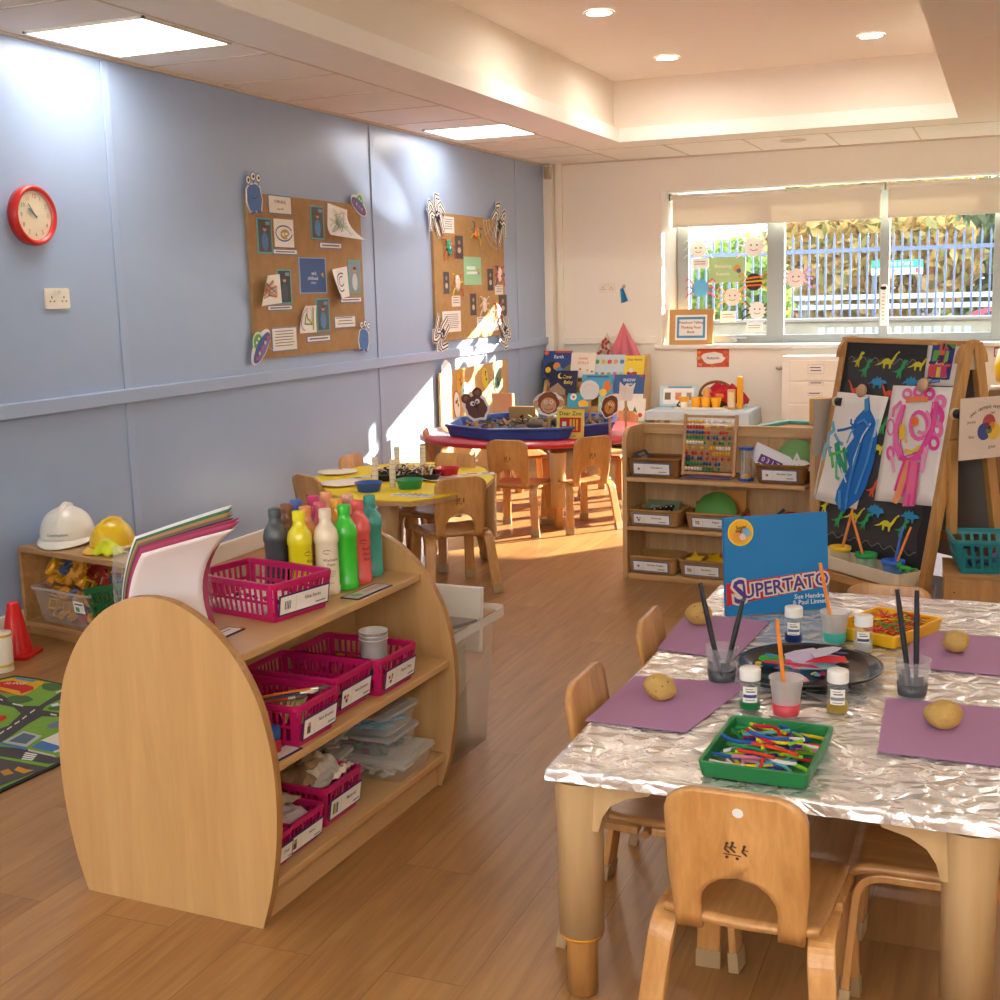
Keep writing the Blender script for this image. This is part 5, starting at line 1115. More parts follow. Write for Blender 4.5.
flatcard(413, 495.5, .2, .07, -.1, 'zebra_strip', 'black and white printed strip lying before the green bowl', [('l', [(x, -.03), (x + .02, .03)], .008, '#3a3634') for x in (-.08, -.05, -.02, .01, .04, .07)])
flatcard(478, 474, .16, .07, .4, 'printed_strip', 'pale printed strip at the right end of the yellow table', [('r', -.03, 0, .05, .03, '#c9404a'), ('r', .04, 0, .04, .03, '#5a86b0')])
q = MB(plain('#e8b422', .5)); q.lathe([(.02, 0), (.03, .045), (.001, .05)], 20); q = q.build('yellow_pot'); p = PZ(428, 475, YZ); q.location = (p.x, p.y, YZ + .0003); tag(q, 'small yellow pot left of the red bowl', 'pot')
# ---- red table
RC = Vector((1.08, -3.28, 0)); RR_ = .74
RT = thing('round_table', 'round table with red edged top carrying the blue tray', 'table', RC)
M_red = plain('#c22a34', .35, coat=.3, name='red_table_top')
q = MB(M_red); q.lathe([(RR_ - .012, .475), (RR_, .48), (RR_, .497), (RR_ - .006, .503), (.001, .503)], 64); q.build('tabletop', RT)
for a in (-59, 31, 121, 211): table_leg(RT, .69 * math.cos(math.radians(a)), .69 * math.sin(math.radians(a)), .478, math.radians(a + 180))
# blue octagonal tray
TC = Vector((1.07, -3.30, .5035)); TRD = .56
oct_ = lambda r: [(r * math.cos(PI / 8 + k * PI / 4 + .25), r * math.sin(PI / 8 + k * PI / 4 + .25)) for k in range(8)]
q = MB(plain('#2c56a6', .35, coat=.3, name='blue_tray_plastic')); prof = [(TRD - .07, 0), (TRD - .02, .055), (TRD, .062), (TRD, .048), (TRD - .045, .0)]
vs = []; rings = [(TRD - .02, 0), (TRD, .056), (TRD + .012, .06), (TRD + .012, .074), (TRD - .02, .074), (TRD - .04, .006)]
for r, z in rings: vs += [(x, y, z) for x, y in oct_(r)]
q.add(vs, [tuple(range(7, -1, -1)), tuple(range(40, 48))] + [(k * 8 + i, k * 8 + (i + 1) % 8, (k + 1) * 8 + (i + 1) % 8, (k + 1) * 8 + i) for k in range(5) for i in range(8)])
o = q.build('mixing_tray', bevel=.006); o.location = TC; tag(o, 'large blue octagonal tray of leaves and wood on the red table', 'tray')
qs = random.Random(31)
q = MB()
for k in range(420):
    a, r = qs.uniform(0, 6.28), .46 * math.sqrt(qs.random()); x, y = r * math.cos(a), r * math.sin(a)
    q.use(['#6b4a2c', '#8a5a30', '#4f4a2a', '#5f7030', '#a5652f', '#3f3424'][qs.randrange(6)]); u = Vector((qs.gauss(0, 1), qs.gauss(0, 1), qs.gauss(0, .4))).normalized(); v = u.cross(Vector((.2, .1, 1))).normalized(); l = qs.uniform(.02, .045); p = Vector((x, y, .012 + qs.random() * .055))
    q.add([p - u * l, p + v * l * .5, p + u * l, p - v * l * .5], [(0, 1, 2, 3)])
o = q.build('fallen_leaves'); o.location = TC; o['kind'] = 'stuff'; o['label'] = 'dry brown leaves filling the blue tray'; o['category'] = 'leaves'
def traypt(px, py, z=.57): return PZ(px, py, z)
for k, (px, py, r, lab) in enumerate(((536, 428, .05, 'large bark covered log slice left of the monkey puppet'), (520, 432, .042, 'grey brown log piece in the middle of the blue tray'), (505, 433, .04, 'brown log piece toward the left of the blue tray'), (595, 426, .052, 'grey log slice in front of the lion puppet'), (548, 424, .045, 'dark log piece behind the monkey puppet'))):
    p = traypt(px, py - 6); q = MB(plain('#6f6154', .95, var=.3, bump=1, bscale=60)); q.ball((0, 0, 0), (r * 1.25, r, r * .72), 14, 9, .35, k * 3.3, 5); q = q.build('log_piece'); q.matrix_world = TR(p.x, p.y, .5035 + .02 + r * .6, k); tag(q, lab, 'log', 'log pieces in the blue tray')
for k, (px, py, col, w_, h_, lab) in enumerate(((497, 416, '#b08d5c', .16, .12, 'upright brown card block at the back left of the blue tray'), (517, 421, '#b8945f', .2, .06, 'low brown card block at the back of the blue tray'))):
    p = PZ(px, py - 4, .56); q = MB(plain(col, .8, bump=.2)); q.b2((-w_ / 2, -.02, 0), (w_ / 2, .02, h_ + .05)); q = q.build('card_block', bevel=.004); q.matrix_world = TR(p.x, p.y + .12, .51, -.1); tag(q, lab, 'block')
# stick puppets
def puppet(px, py_base, py_c, name, lab, size, ops, outline, rz=0, stick='#c9a06a'):
    p = PZ(px, py_base, .56); p = Vector((p.x, p.y, .53)); c_ = PY(px, py_c, p.y); o = thing(name, lab, 'stick puppet', frame(p, (1, .25, 0), (0, 0, 1)))
    h = c_.z - p.z
    q = MB(stick); q.b2((-.008, -.02, -.004), (.008, h, -.001)); q.build('stick', o)
    q = MB(outline[1]); q.at(Matrix.Translation((0, h, 0)) @ Matrix.Rotation(rz, 4, 'Z') @ Matrix.Scale(size, 4)); q.prism(outline[0], 0, .012); q.draw(ops, .012, .003); q.build('puppet_face', o)
E_ = '#f4efe8'
puppet(477, 427, 407, 'bear_puppet', 'brown bear face stick puppet at the left of the blue tray', .074, [('c', -.55, .95, .42, '#6b3f30'), ('c', .5, 1.1, .42, '#6b3f30'), ('c', -.55, .95, .22, '#8f6350'), ('c', .5, 1.1, .22, '#8f6350'), ('p', blob(0, 0, .85, 1.0, 20, .1, 4), '#6b3f30'), ('c', -.2, .38, .2, '#f6f2ea'), ('c', .26, .42, .2, '#f6f2ea'), ('c', -.14, .34, .09, '#2a211d'), ('c', .2, .38, .09, '#2a211d'), ('p', [(-.2, .12), (.26, .14), (.04, -.18)], '#2f2420'), ('l', [(.04, -.18), (.0, -.5)], .05, '#3a2620')], (blob(0, .1, 1.05, 1.35, 20, .12, 4), E_), .35)
puppet(549, 427, 404, 'monkey_puppet', 'brown monkey face stick puppet standing in the blue tray behind the yellow book', .066, [('c', -1.05, .0, .36, '#d9a27a'), ('c', 1.05, .05, .36, '#d9a27a'), ('p', blob(0, .1, .98, 1.0, 24, .08, 6), '#8a4a2c'), ('p', blob(0, -.12, .72, .72, 20, .02, 7), '#d9a27a'), ('c', -.28, .2, .26, '#e3b48c'), ('c', .28, .2, .26, '#e3b48c'), ('c', -.26, .2, .13, '#f6f4ee'), ('c', .26, .2, .13, '#f6f4ee'), ('c', -.26, .2, .07, '#3a2a24'), ('c', .26, .2, .07, '#3a2a24'), ('l', arc(0, -.25, .4, .3, 205, 335), .06, '#8a4a30'), ('c', 0, -.08, .06, '#9a6248')], (blob(0, .05, 1.4, 1.12, 24, .07, 5), E_))
puppet(610, 426, 406, 'lion_puppet', 'lion face stick puppet at the right of the blue tray', .06, [('p', blob(0, 0, .82, 1.12, 22, .12, 9), '#7a4426'), ('p', blob(.05, -.1, .52, .7, 18, .03, 8), '#d99a45'), ('c', -.1, .2, .13, '#f6f2ea'), ('c', .22, .2, .13, '#f6f2ea'), ('c', -.08, .2, .06, '#2a211d'), ('c', .22, .2, .06, '#2a211d'), ('p', [(-.08, -.05), (.2, -.05), (.06, -.26)], '#33241d'), ('l', [(.06, -.26), (.06, -.5)], .05, '#33241d')], (blob(0, 0, .95, 1.24, 22, .1, 9), E_), -.35)
cloud = [(x, y) for x, y in ((-.5, -.9), (.4, -.9), (.75, -.6), (.95, -.1), (.9, .4), (.6, .75), (.15, .95), (-.35, .88), (-.75, .6), (-.95, .1), (-.85, -.45))]
puppet(590, 424, 390, 'tree_puppet', 'white round tree cut-out on a stick in the blue tray', .064, [('l', arc(0, 0, .6, .5, 30, 160), .03, '#d9d2c6')], (cloud, '#f6f2ea'))
puppet(626, 425, 392, 'tree_puppet', 'white spiky cut-out on a stick at the right of the blue tray', .064, [('l', [(-.2, -.7), (0, .5)], .03, '#d9d2c6')], ([(-.7, -.8), (.6, -.85), (.75, .2), (.95, .85), (.45, .5), (.1, .85), (-.1, .55), (-.55, 1.0), (-.6, .2)], '#f6f2ea'))
# yellow book with red panel, leaning on the tray front
p = PZ(572, 437, .51); Bk = thing('picture_book', 'small yellow picture book with a red panel leaning on the blue tray', 'book', frame((p.x, p.y - .04, .5045), (1, .02, 0), (0, .14, 1)))
w_, h_ = .165, .175
q = MB('#f3ead8'); q.b2((-w_ / 2 + .003, .003, -.012), (w_ / 2 - .002, h_ - .003, -.002)); q.build('pages', Bk)
q = MB(plain('#efd65a', .4)); q.b2((-w_ / 2, 0, -.002), (w_ / 2, h_, 0)); q.b2((-w_ / 2, 0, -.014), (w_ / 2, h_, -.012)); q.b2((-w_ / 2 - .002, 0, -.014), (-w_ / 2, h_, 0))
q.draw([('t', 'Dear Zoo', 0, h_ - .026, .034, '#4f4a1c'), ('r', 0, h_ * .47, w_ * .8, h_ * .5, '#c9302a')] + [('r', w_ * x, h_ * .47, .012, h_ * .38, '#e9c63a') for x in (.02, .14, .26)] + [('r', -w_ * .22, h_ * .5, .026, .028, '#f1e6d0'), ('t', 'Rod Campbell', 0, .016, .0135, '#6a5a2a')], 0.0002); q.build('cover', Bk)
# ================================================================== back corner: book rack
RK = thing('book_rack', 'sloping wooden book display rack in the corner full of picture books', 'book rack', frame((.03, -.45, 0), (1, 0, 0), (0, 1, 0)))
W_rk = wood('rack_wood', '#c99450', '#e6bd7c', 'z')
RWd = .9
q = MB(W_rk)
for x in (0, RWd - .03):
    q = MB(W_rk); q.at(Matrix.Translation((x + .03, 0, 0)) @ Matrix.Rotation(PI / 2, 4, 'Z') @ Matrix.Rotation(PI / 2, 4, 'X')); q.prism([(-.12, 0), (.36, 0), (.36, .8), (.3, .82), (.24, .8), (.0, .32), (-.12, .1)], 0, .03); q.build('side_panel', RK, bevel=.004)
for (y, z) in ((-.02, .14), (.08, .36), (.2, .56)):
    q = MB(W_rk); q.b2((.03, y - .05, z - .02), (RWd - .03, y + .03, z)); q.b2((.03, y - .062, z - .02), (RWd - .03, y - .05, z + .03)); q.build('ledge', RK, bevel=.003)
q = MB(W_rk); q.add([(.03, .0, .12), (RWd - .03, .0, .12), (RWd - .03, .3, .79), (.03, .3, .79)], [(0, 1, 2, 3)]); q.build('sloping_back', RK, solid=.012)
def book(px0, py0, px1, py1, y, lab, cover, ops, tilt=.3):
    a = PY(px0, py1, y); b_ = PY(px1, py1, y); c_ = PY((px0 + px1) / 2, py0, y); w, h = abs(b_.x - a.x), c_.z - (a.z + b_.z) / 2
    z = (a.z + b_.z) / 2
    Bk = thing('picture_book', lab, 'book', frame(((a.x + b_.x) / 2, y, z), (1, 0, 0), (0, tilt, 1)), 'picture books on the corner rack')
    q = MB('#efe8da'); q.b2((-w / 2 + .003, .003, -.011), (w / 2 - .002, h - .003, -.002)); q.build('pages', Bk)
    q = MB(plain(cover, .35)); q.b2((-w / 2, 0, -.002), (w / 2, h, 0)); q.b2((-w / 2, 0, -.013), (w / 2, h, -.011)); q.b2((-w / 2 - .002, 0, -.013), (-w / 2, h, 0)); q.draw(ops(w, h), .0003, .0008); q.build('cover', Bk)
yt, ym, yb = -.33, -.46, -.56
book(542, 350, 570, 379, yt, 'dark blue book titled Earth at the left of the top row', '#2f4a86', lambda w, h: [('r', w * .2, h * .96, w * .55, h * .06, '#d9452f'), ('c', -w * .4, h * .93, w * .08, '#e8622a'), ('t', 'Earth', w * .05, h * .78, h * .17, '#e6eef8'), ('c', -w * .15, h * .3, w * .3, '#2a2a3a'), ('c', w * .0, h * .45, w * .13, '#e38a2f'), ('c', -w * .3, h * .32, w * .1, '#f0c63a'), ('c', w * .1, h * .3, w * .12, '#4f8fd0'), ('p', [(w * .1, h * .25), (w * .5, h * .55), (w * .5, h * .2)], '#6f7a5a')])
book(570, 352, 594, 378, yt, 'cream book titled Paper Dolls in the top row', '#f1e4d2', lambda w, h: [('t', 'PAPER', 0, h * .76, h * .13, '#d97a6a'), ('t', 'DOLLS', 0, h * .6, h * .15, '#d97a6a')] + [('c', x * w, y * h, w * .04, c_) for x, y, c_ in ((-.1, .35, '#b5442f'), (.2, .3, '#d9a05a'), (-.3, .2, '#c9a0a0'), (.4, .25, '#3a6a8a'))])
book(593, 354, 624, 380, yt + .02, 'pale silver book of coloured balloon shapes in the top row', '#c9d6dc', lambda w, h: [('c', (x - 2) * w * .2, h * .72, w * .07, c_) for x, c_ in enumerate(('#4a9a4a', '#e9b82a', '#d9404a', '#e08a4a', '#3f8fb0'))] + [('c', (x - 2) * w * .2, h * .22, w * .07, c_) for x, c_ in enumerate(('#8f8a9a', '#e0702f', '#9aba3a', '#e07a9a', '#b0c9a0'))])
book(624, 355, 643, 378, yt + .01, 'bright yellow book with a red car at the right of the top row', '#efd02f', lambda w, h: [('t', 'Dear', -w * .22, h * .82, h * .14, '#7a3a20'), ('t', 'Bunny', w * .2, h * .82, h * .14, '#2f6a3a'), ('r', -w * .1, h * .2, w * .5, h * .14, '#c9302a'), ('c', -w * .15, h * .34, w * .12, '#efe6da'), ('c', -w * .28, h * .12, w * .07, '#2a2a2a'), ('c', w * .1, h * .12, w * .07, '#2a2a2a')])
book(549, 370, 576, 395, ym, 'night blue book with a yellow crescent moon in the middle row', '#23264a', lambda w, h: [('t', 'Cow', w * .12, h * .74, h * .2, '#ecd05a'), ('t', 'Baby', w * .18, h * .52, h * .2, '#ecd05a'), ('c', -w * .12, h * .78, w * .1, '#ecd05a'), ('c', -w * .08, h * .8, w * .08, '#23264a'), ('p', [(-w * .5, 0), (-w * .5, h * .25), (-w * .2, h * .5), (w * .1, h * .2), (w * .1, 0)], '#a58a70')])
book(581, 374, 612, 397, ym, 'sky blue book with an orange animal behind the white tree puppet', '#4fa3c9', lambda w, h: [('r', 0, h * .9, w * .7, h * .08, '#2f6a9a'), ('p', blob(w * .32, h * .45, w * .12, h * .3, 12, .2, 2), '#e0762f'), ('c', w * .2, h * .2, w * .12, '#efd05a')])
book(613, 374, 643, 400, ym, 'blue and white snowy book behind the spiky white puppet', '#3a5a92', lambda w, h: [('t', 'SNOW', 0, h * .78, h * .16, '#dfe9f4'), ('t', 'FAMILY', w * .05, h * .62, h * .1, '#dfe9f4'), ('r', 0, h * .12, w, h * .24, '#e9e3dc'), ('r', w * .4, h * .95, w * .12, h * .06, '#d9404a')])
book(567, 393, 590, 408, yb, 'turquoise book with a white flower in the lowest row', '#3fa0c0', lambda w, h: [('c', -w * .25, h * .75, w * .14, '#f0e9d6'), ('c', -w * .25, h * .75, w * .06, '#b5742f'), ('p', blob(w * .2, h * .3, w * .25, h * .25, 12, .2, 4), '#f0b83a')])
book(598, 396, 612, 412, yb, 'small pale green book in the lowest row', '#9acdb6', lambda w, h: [('r', 0, h * .5, w * .8, h * .2, '#e9f4ee')])
book(617, 398, 644, 424, yb, 'white book with green leaves and a red apple in the lowest row', '#efeadf', lambda w, h: [('p', [(-w * .4, h * .3), (-w * .2, h * .8), (0, h * .3)], '#3f8a42'), ('p', [(-w * .05, h * .2), (w * .12, h * .7), (w * .3, h * .2)], '#2f7a3a'), ('c', w * .33, h * .35, w * .08, '#d9402f'), ('r', 0, h * .08, w, h * .1, '#9acda0')])
# cloths hung on the wall above it
def hung(pts, y, col, lab, name, seed, spots=None):
    P = [PY(px, py, y) for px, py in pts]; top, bl, br_ = P
    q = MB(plain(col, .85))
    def fn(u, v):
        a = top.lerp(bl, v); b_ = top.lerp(br_, v); p = a.lerp(b_, u); p.y -= .05 + .03 * v * (.5 + .5 * math.sin(u * 16 + seed)) ; return tuple(p)
    q.grid(fn, 24, 12)
    if spots:
        q.use(spots); rr = random.Random(seed)
        for k in range(14):
            v = .25 + .7 * rr.random(); u = .15 + .7 * rr.random(); c_ = Vector(fn(u, v)); c_.y -= .012; q.add([(c_.x + .014 * math.cos(a), c_.y, c_.z + .014 * math.sin(a)) for a in [k2 * PI / 5 for k2 in range(10)]], [tuple(range(10))])
    o = q.build(name); tag(o, lab, 'cloth'); return o
hung([(625, 322), (611, 356), (643, 356)], -.0, '#e5808c', 'pink cloth hung from a peg above the book rack', 'hanging_cloth', 1)
hung([(609, 332), (596, 356), (617, 356)], -.02, '#dccdb6', 'cream cloth with red spots hung beside the pink cloth', 'hanging_cloth', 4, '#b5443a')
P = PY(624, 287, 0)
RB = thing('ribbon_bow', 'blue ribbon hung on a hook on the back wall', 'ribbon', frame((P.x, -.002, P.z), (1, 0, 0), (0, 0, 1)))
q = MB('#c9bda8'); q.b2((-.012, -.01, 0), (.012, .02, .006)); q.tube([(0, 0, .006), (0, -.005, .03), (0, .01, .035)], .004, 6); q.build('hook', RB)
q = MB(plain('#2a8fc0', .7)); q.grid(lambda u, v: (-.03 + .06 * u * (.4 + .6 * v) + .01 * v, -.02 - .12 * v + .02 * u, .012 + .01 * math.sin(u * 9)), 10, 8); q.build('ribbon', RB, solid=.002)
# orange autumn card
P = PY(713, 358, 0); a, b_ = PY(697, 349, 0), PY(729, 367, 0)
card('autumn_card', 'orange leaf edged card reading Autumn under the window', 'sign', BW(P.x, P.z, -.0005), b_.x - a.x, a.z - b_.z, [('p', blob(0, 0, .1, .052, 18, .1, 2), '#f6efe6'), ('t', 'Autumn', 0, 0, .034, '#4a4a55')] + [('p', blob(x, y, .02, .014, 8, .3, int(abs(x) * 900)), c_) for x, y, c_ in ((-.12, .05, '#e9a83a'), (.12, -.05, '#b5622f'), (.11, .05, '#c98a5a'), (-.11, -.055, '#d9a090'), (0, -.066, '#e0903a'), (-.125, 0, '#c9c06a'), (.125, .01, '#d97a5a'))], base='#e2603f')
# white drawer unit under the window
a, b_ = PY(787, 355, -.06), PY(846, 355, -.06)
DU = thing('drawer_unit', 'white panel fronted cupboard under the window with paper labels', 'cupboard', ((a.x), 0, 0))
Wd = 1.0
q = MB(M_white); q.b2((0, -.3, 0), (Wd, -.03, .8)); q.build('carcass', DU, bevel=.004)
for k in range(4):
    q = MB(plain('#f3ecdf', .45)); q.b2((.06, -.308, .06 + .18 * k), (Wd - .03, -.3, .225 + .18 * k)); q.build('drawer', DU, bevel=.003)
for (px, py, w_, h_, n_, lab) in ((816, 369, .13, .075, 2, 'largest of three white paper labels on the white cupboard'), (816, 383.5, .12, .028, 1, 'middle thin paper label on the white cupboard'), (815, 394, .115, .028, 1, 'lowest thin paper label on the white cupboard')):
    P = PY(px, py, -.309); card('paper_label', lab, 'label', BW(P.x, P.z, -.3082), w_, h_, [('r', 0, 0, w_ - .008, h_ - .008, '#f6f1ea')] + greek(0, h_ * .16, w_ * .8, n_, .024, '#6a6068', .35), base='#cfc4c0')
q = MB(plain('#c9bca0', .3, metal=.4)); q.ball((0, -.02, 0), (.03, .03, .018), 14, 8); q = q.build('pipe_valve'); P = PY(779, 368, -.03); q.location = P; q.location.y = -.01; tag(q, 'small brass pipe fitting beside the white cupboard', 'valve')
# cloth covered side table
a, b_ = PY(645, 411, -.75), PY(752, 410, -.75)
tz = (a.z + b_.z) / 2
SX0, SX1 = a.x + .02, b_.x - .02
SD = thing('side_table', 'small wooden table under a pale blue cloth below the window', 'table', ((SX0 + SX1) / 2, -.55, 0))
hw = (SX1 - SX0) / 2 - .03
q = MB(W_rk); q.b2((-hw, -.22, tz - .03), (hw, .22, tz - .006)); q.build('tabletop', SD, bevel=.004)
for x in (-hw + .04, hw - .04):
    for y in (-.17, .17): q = MB(W_rk); q.b2((x - .02, y - .02, 0), (x + .02, y + .02, tz - .03)); q.build('leg', SD, bevel=.004)
q = MB(plain('#c3d0d6', .9, name='pale_blue_cloth'))
hl, hd = hw + .025, .245
def cl(u, v):
    # unfold: flat middle, falling skirts
    s, t = (u - .5) * 2 * (hl + .16), (v - .5) * 2 * (hd + .16)
    x = max(-hl, min(hl, s)); y = max(-hd, min(hd, t)); dx = abs(s) - hl; dy = abs(t) - hd; d = max(dx, dy, 0)
    dr = min(d, .14) * (.55 if s < 0 and dx < dy else 1)
    wv = .018 * math.sin(s * 26) * (dr / .14) if dy >= dx else .018 * math.sin(t * 26) * (dr / .14)
    return (x + (math.copysign(.008 + abs(wv) * .7, s) if dx > 0 else 0), y + (math.copysign(.008 + abs(wv), t) if dy > 0 else 0), tz - dr)
q.grid(cl, 60, 36); o = q.build('table_cloth', solid=.002); o.location = ((SX0 + SX1) / 2, -.55, .001); tag(o, 'pale blue cloth draped over the small table below the window', 'tablecloth')
tzz = tz + .003
P = PZ(702, 409, tzz)
TY = MB(plain('#f1e6d4', .5)); TY.prism(rrect(.44, .16, .03), 0, .008); TY.b2((-.2, -.08, .008), (.2, -.074, .02)); TY.b2((-.2, .074, .008), (.2, .08, .02)); TY.b2((-.22, -.06, .008), (-.214, .06, .02)); TY.b2((.214, -.06, .008), (.22, .06, .02)); o = TY.build('cup_tray', bevel=.003); o.location = (P.x, P.y, tzz); tag(o, 'cream tray holding four yellow cups under the window', 'tray')
for k, px in enumerate((684, 696, 706, 716)):
    p = PY(px, 405, P.y); q = MB(plain('#f2ab14', .45)); q.lathe([(.03, 0), (.044, .088), (.042, .088), (.028, .006), (.001, .006)], 24, cap1=False); q = q.build('yellow_cup'); q.location = (p.x, P.y, tzz + .0085); tag(q, ['yellow cup at the left end of the cream tray', 'yellow cup second from the left on the cream tray', 'yellow cup third from the left on the cream tray', 'yellow cup at the right end of the cream tray'][k], 'cup', 'yellow cups on the tray')
P2 = P.y + .15
def backpt(px, py, y): return PY(px, py, y)
BK2 = thing('wicker_basket', 'round brown basket lined with red cloth under the window', 'basket', (backpt(716, 405, P2).x, P2, tzz))
M_wick = weave('wicker', '#74471f', '#ad7840', 60, 60, axes='xz')
M_wickl = weave('wicker_light', '#9a6a34', '#d6a666', 70, 70, axes='xz')
q = MB(M_wick); q.lathe([(.1, 0), (.15, .1), (.14, .1), (.09, .01), (.001, .01)], 28, cap1=False); q.tube([(.14 * math.cos(a), 0 + .02, .1 + .11 * math.sin(a)) for a in [k * PI / 12 for k in range(13)]], .012, 8); q.build('basket', BK2)
o = crumple('red_cloth', BK2.matrix_world @ Matrix.Translation((.08, -.0, .07)) @ Matrix.Rotation(.25, 4, 'Y'), .34, .26, .05, '#b5202f', 17, 'red cloth spilling out of the wicker basket', 'cloth', None, .09)
q = MB(plain('#d99a52', .6)); q.lathe([(.001, 0), (.042, .012), (.05, .045), (.038, .08), (.03, .1), (.033, .125), (.022, .148), (.001, .155)], 20); q = q.build('butternut_squash'); p = backpt(707, 398, P2 - .12); q.matrix_world = TR(p.x, P2 - .11, tzz + .02, 0); tag(q, 'upright tan butternut squash leaning by the red cloth', 'squash')
q = MB(plain('#e07a22', .6)); q.ball((0, 0, .035), (.045, .045, .035), 16, 9); q.use('#6a7a3a'); q.tube([(0, 0, .068), (.006, 0, .085)], .006, 6); q = q.build('small_pumpkin'); p = backpt(720, 396, P2 - .1); q.location = (p.x, P2 - .1, tzz + .06); tag(q, 'small orange pumpkin on the red cloth', 'pumpkin')
p = backpt(731.5, 408, P.y - .01)
q = MB(plain('#d9ab6a', .6)); q.b2((-.03, -.02, 0), (.03, .02, .16)); q.use('#e6d6b0'); q.b2((-.022, -.021, .02), (.022, -.019, .14)); q = q.build('wooden_block', bevel=.002); q.location = (p.x, p.y, tzz); tag(q, 'tan patterned box standing right of the yellow cups', 'box')
p = backpt(740, 408, P.y + .03)
q = MB(plain('#f2ab14', .5)); q.b2((-.02, -.03, 0), (.02, .03, .26)); q = q.build('yellow_carton', bevel=.003); q.location = (p.x, p.y, tzz); tag(q, 'tall narrow yellow carton beside the red cloth', 'box')
a, b_ = backpt(660, 388, P2), backpt(697, 407, P2)
Bo = card('open_leaflet', 'pale leaflet with small pictures standing behind the yellow cups', 'leaflet', frame(((a.x + b_.x) / 2, P2, tzz + .09), (1, 0, 0), (0, .25, 1)), b_.x - a.x, .17, [('r', 0, 0, .26, .13, '#f4f1ea'), ('r', .01, .075, .2, .012, '#5a9ab8'), ('r', -.09, .0, .05, .06, '#7a6a5a'), ('r', .0, .0, .05, .06, '#d98a6a'), ('r', .09, .0, .04, .06, '#9a8a7a')], base='#b9dbe6')
q = MB(plain('#3a3632', .5)); q.tube([(0, 0, .02), (.02, 0, .05), (.05, 0, .03), (.03, 0, .01), (0, 0, .02)], .007, 8); q.use('#efe8da'); q.lathe([(.028, 0), (.03, .05), (.001, .05)], 18, c=(.06, 0, 0)); q = q.build('small_jug'); p = backpt(677, 408, P.y - .02); q.location = (p.x, p.y, tzz + .009); tag(q, 'small white and black jug at the left end of the cream tray', 'jug')
# window sill frame and things stuck on the window
a, b_ = PY(669, 345, .07), PY(713, 345, .07); c_ = PY(690, 309, .07)
FRM = thing('sill_notice', 'brown card frame with a blue edged notice on the window sill', 'frame', frame(((a.x + b_.x) / 2, .06, .887), (1, 0, 0), (0, .12, 1)))
w_, h_ = b_.x - a.x, c_.z - .887
q = MB(plain('#c99a5e', .8)); q.b2((-w_ / 2, 0, -.02), (w_ / 2, h_, 0)); q.build('frame_card', FRM, bevel=.003)
q = MB('#f6f3ec'); q.draw([('r', 0, h_ * .48, w_ * .72, h_ * .72, '#f6f3ec'), ('r', 0, h_ * .48, w_ * .64, h_ * .6, '#4a9ac9'), ('r', 0, h_ * .48, w_ * .54, h_ * .46, '#f4efe6'), ('t', 'Preschool Talking', 0, h_ * .62, .03, '#6a5a58'), ('t', 'Thinking Floor', 0, h_ * .48, .03, '#6a5a58'), ('t', 'Book', 0, h_ * .35, .03, '#6a5a58')], .0005); q.build('notice', FRM)
wy = .262
wf = lambda zx, zy: PY(660 + zx * .18, 170 + zy * .18, wy)
def wcreat(zx, zy, r, col, leg, lab, ops=(), legs=True):
    p = wf(zx, zy); b = MB(col); b.prism(arc(0, 0, r, r, 0, 360, 20)[:-1], 0, .002); b.draw(list(ops), .002)
    if legs:
        for s in (-1, 1):
            for k in range(3): b.use(leg); a0 = .5 - k * .5; b.tube([(s * r * .9 * math.cos(a0), r * .9 * math.sin(a0), .003), (s * r * 1.4, r * (1.1 - k * .9), .012), (s * r * 1.75, r * (.7 - k * .9), .006)], .007, 5)
    o = b.build('window_creature'); o.matrix_world = BW(p.x, p.z, wy); tag(o, lab, 'paper craft', 'paper creatures on the window')
ey = lambda r: [('c', -r * .3, r * .15, r * .1, '#7a6a60'), ('c', r * .3, r * .15, r * .1, '#7a6a60'), ('l', arc(0, -r * .1, r * .4, r * .3, 210, 330), r * .08, '#b58a7a')]
wcreat(522, 425, .085, '#f4efe6', '#e0d6c8', 'white round paper creature at the top of the left pane', ey(.085))
wcreat(225, 657, .076, '#5fb4e8', '#d9506a', 'blue round paper creature low in the left pane')
wcreat(522, 622, .074, '#3a2f2a', '#e8a03a', 'black orange and yellow striped paper creature in the left pane', [('l', [(-.06, .03), (.06, .045)], .016, '#e8802a'), ('l', [(-.068, 0), (.068, .01)], .014, '#e9c02f'), ('l', [(-.06, -.03), (.06, -.025)], .016, '#e8602a')])
wcreat(402, 705, .076, '#f2e9da', '#e9a84a', 'cream paper creature with orange legs in the left pane', ey(.076))
wcreat(540, 780, .074, '#f6f2ea', '#3a3632', 'white paper creature with dark legs at the lower right of the left pane', ey(.074))
wcreat(213, 440, .072, '#f3f4ec', '#bfe0c9', 'pale washed out paper creature at the upper left of the left pane', ey(.072))
wcreat(755, 600, .08, '#f6e6dc', '#c98ad0', 'pink edged paper creature with purple legs beside the window mullion', ey(.08))
def wcard(zx0, zy0, zx1, zy1, lab, base, ops):
    a, b_ = wf(zx0, zy0), wf(zx1, zy1); w, h = b_.x - a.x, a.z - b_.z
    card('window_card', lab, 'card', BW((a.x + b_.x) / 2, (a.z + b_.z) / 2, wy), w, h, ops(w, h), base=base)
wcard(275, 488, 472, 622, 'light green card stuck in the middle of the left pane', '#b9d79a', lambda w, h: [('t', 'Amazing', -w * .12, h * .15, h * .2, '#f4f8ee'), ('t', 'Insects', -w * .12, -h * .15, h * .2, '#f4f8ee'), ('c', w * .28, .01, .03, '#d99a4a'), ('c', w * .33, -.01, .02, '#5a6a8a')])
wcard(180, 495, 270, 545, 'small white card left of the light green card', '#f7f4ee', lambda w, h: greek(0, h * .2, w * .8, 2, .02))
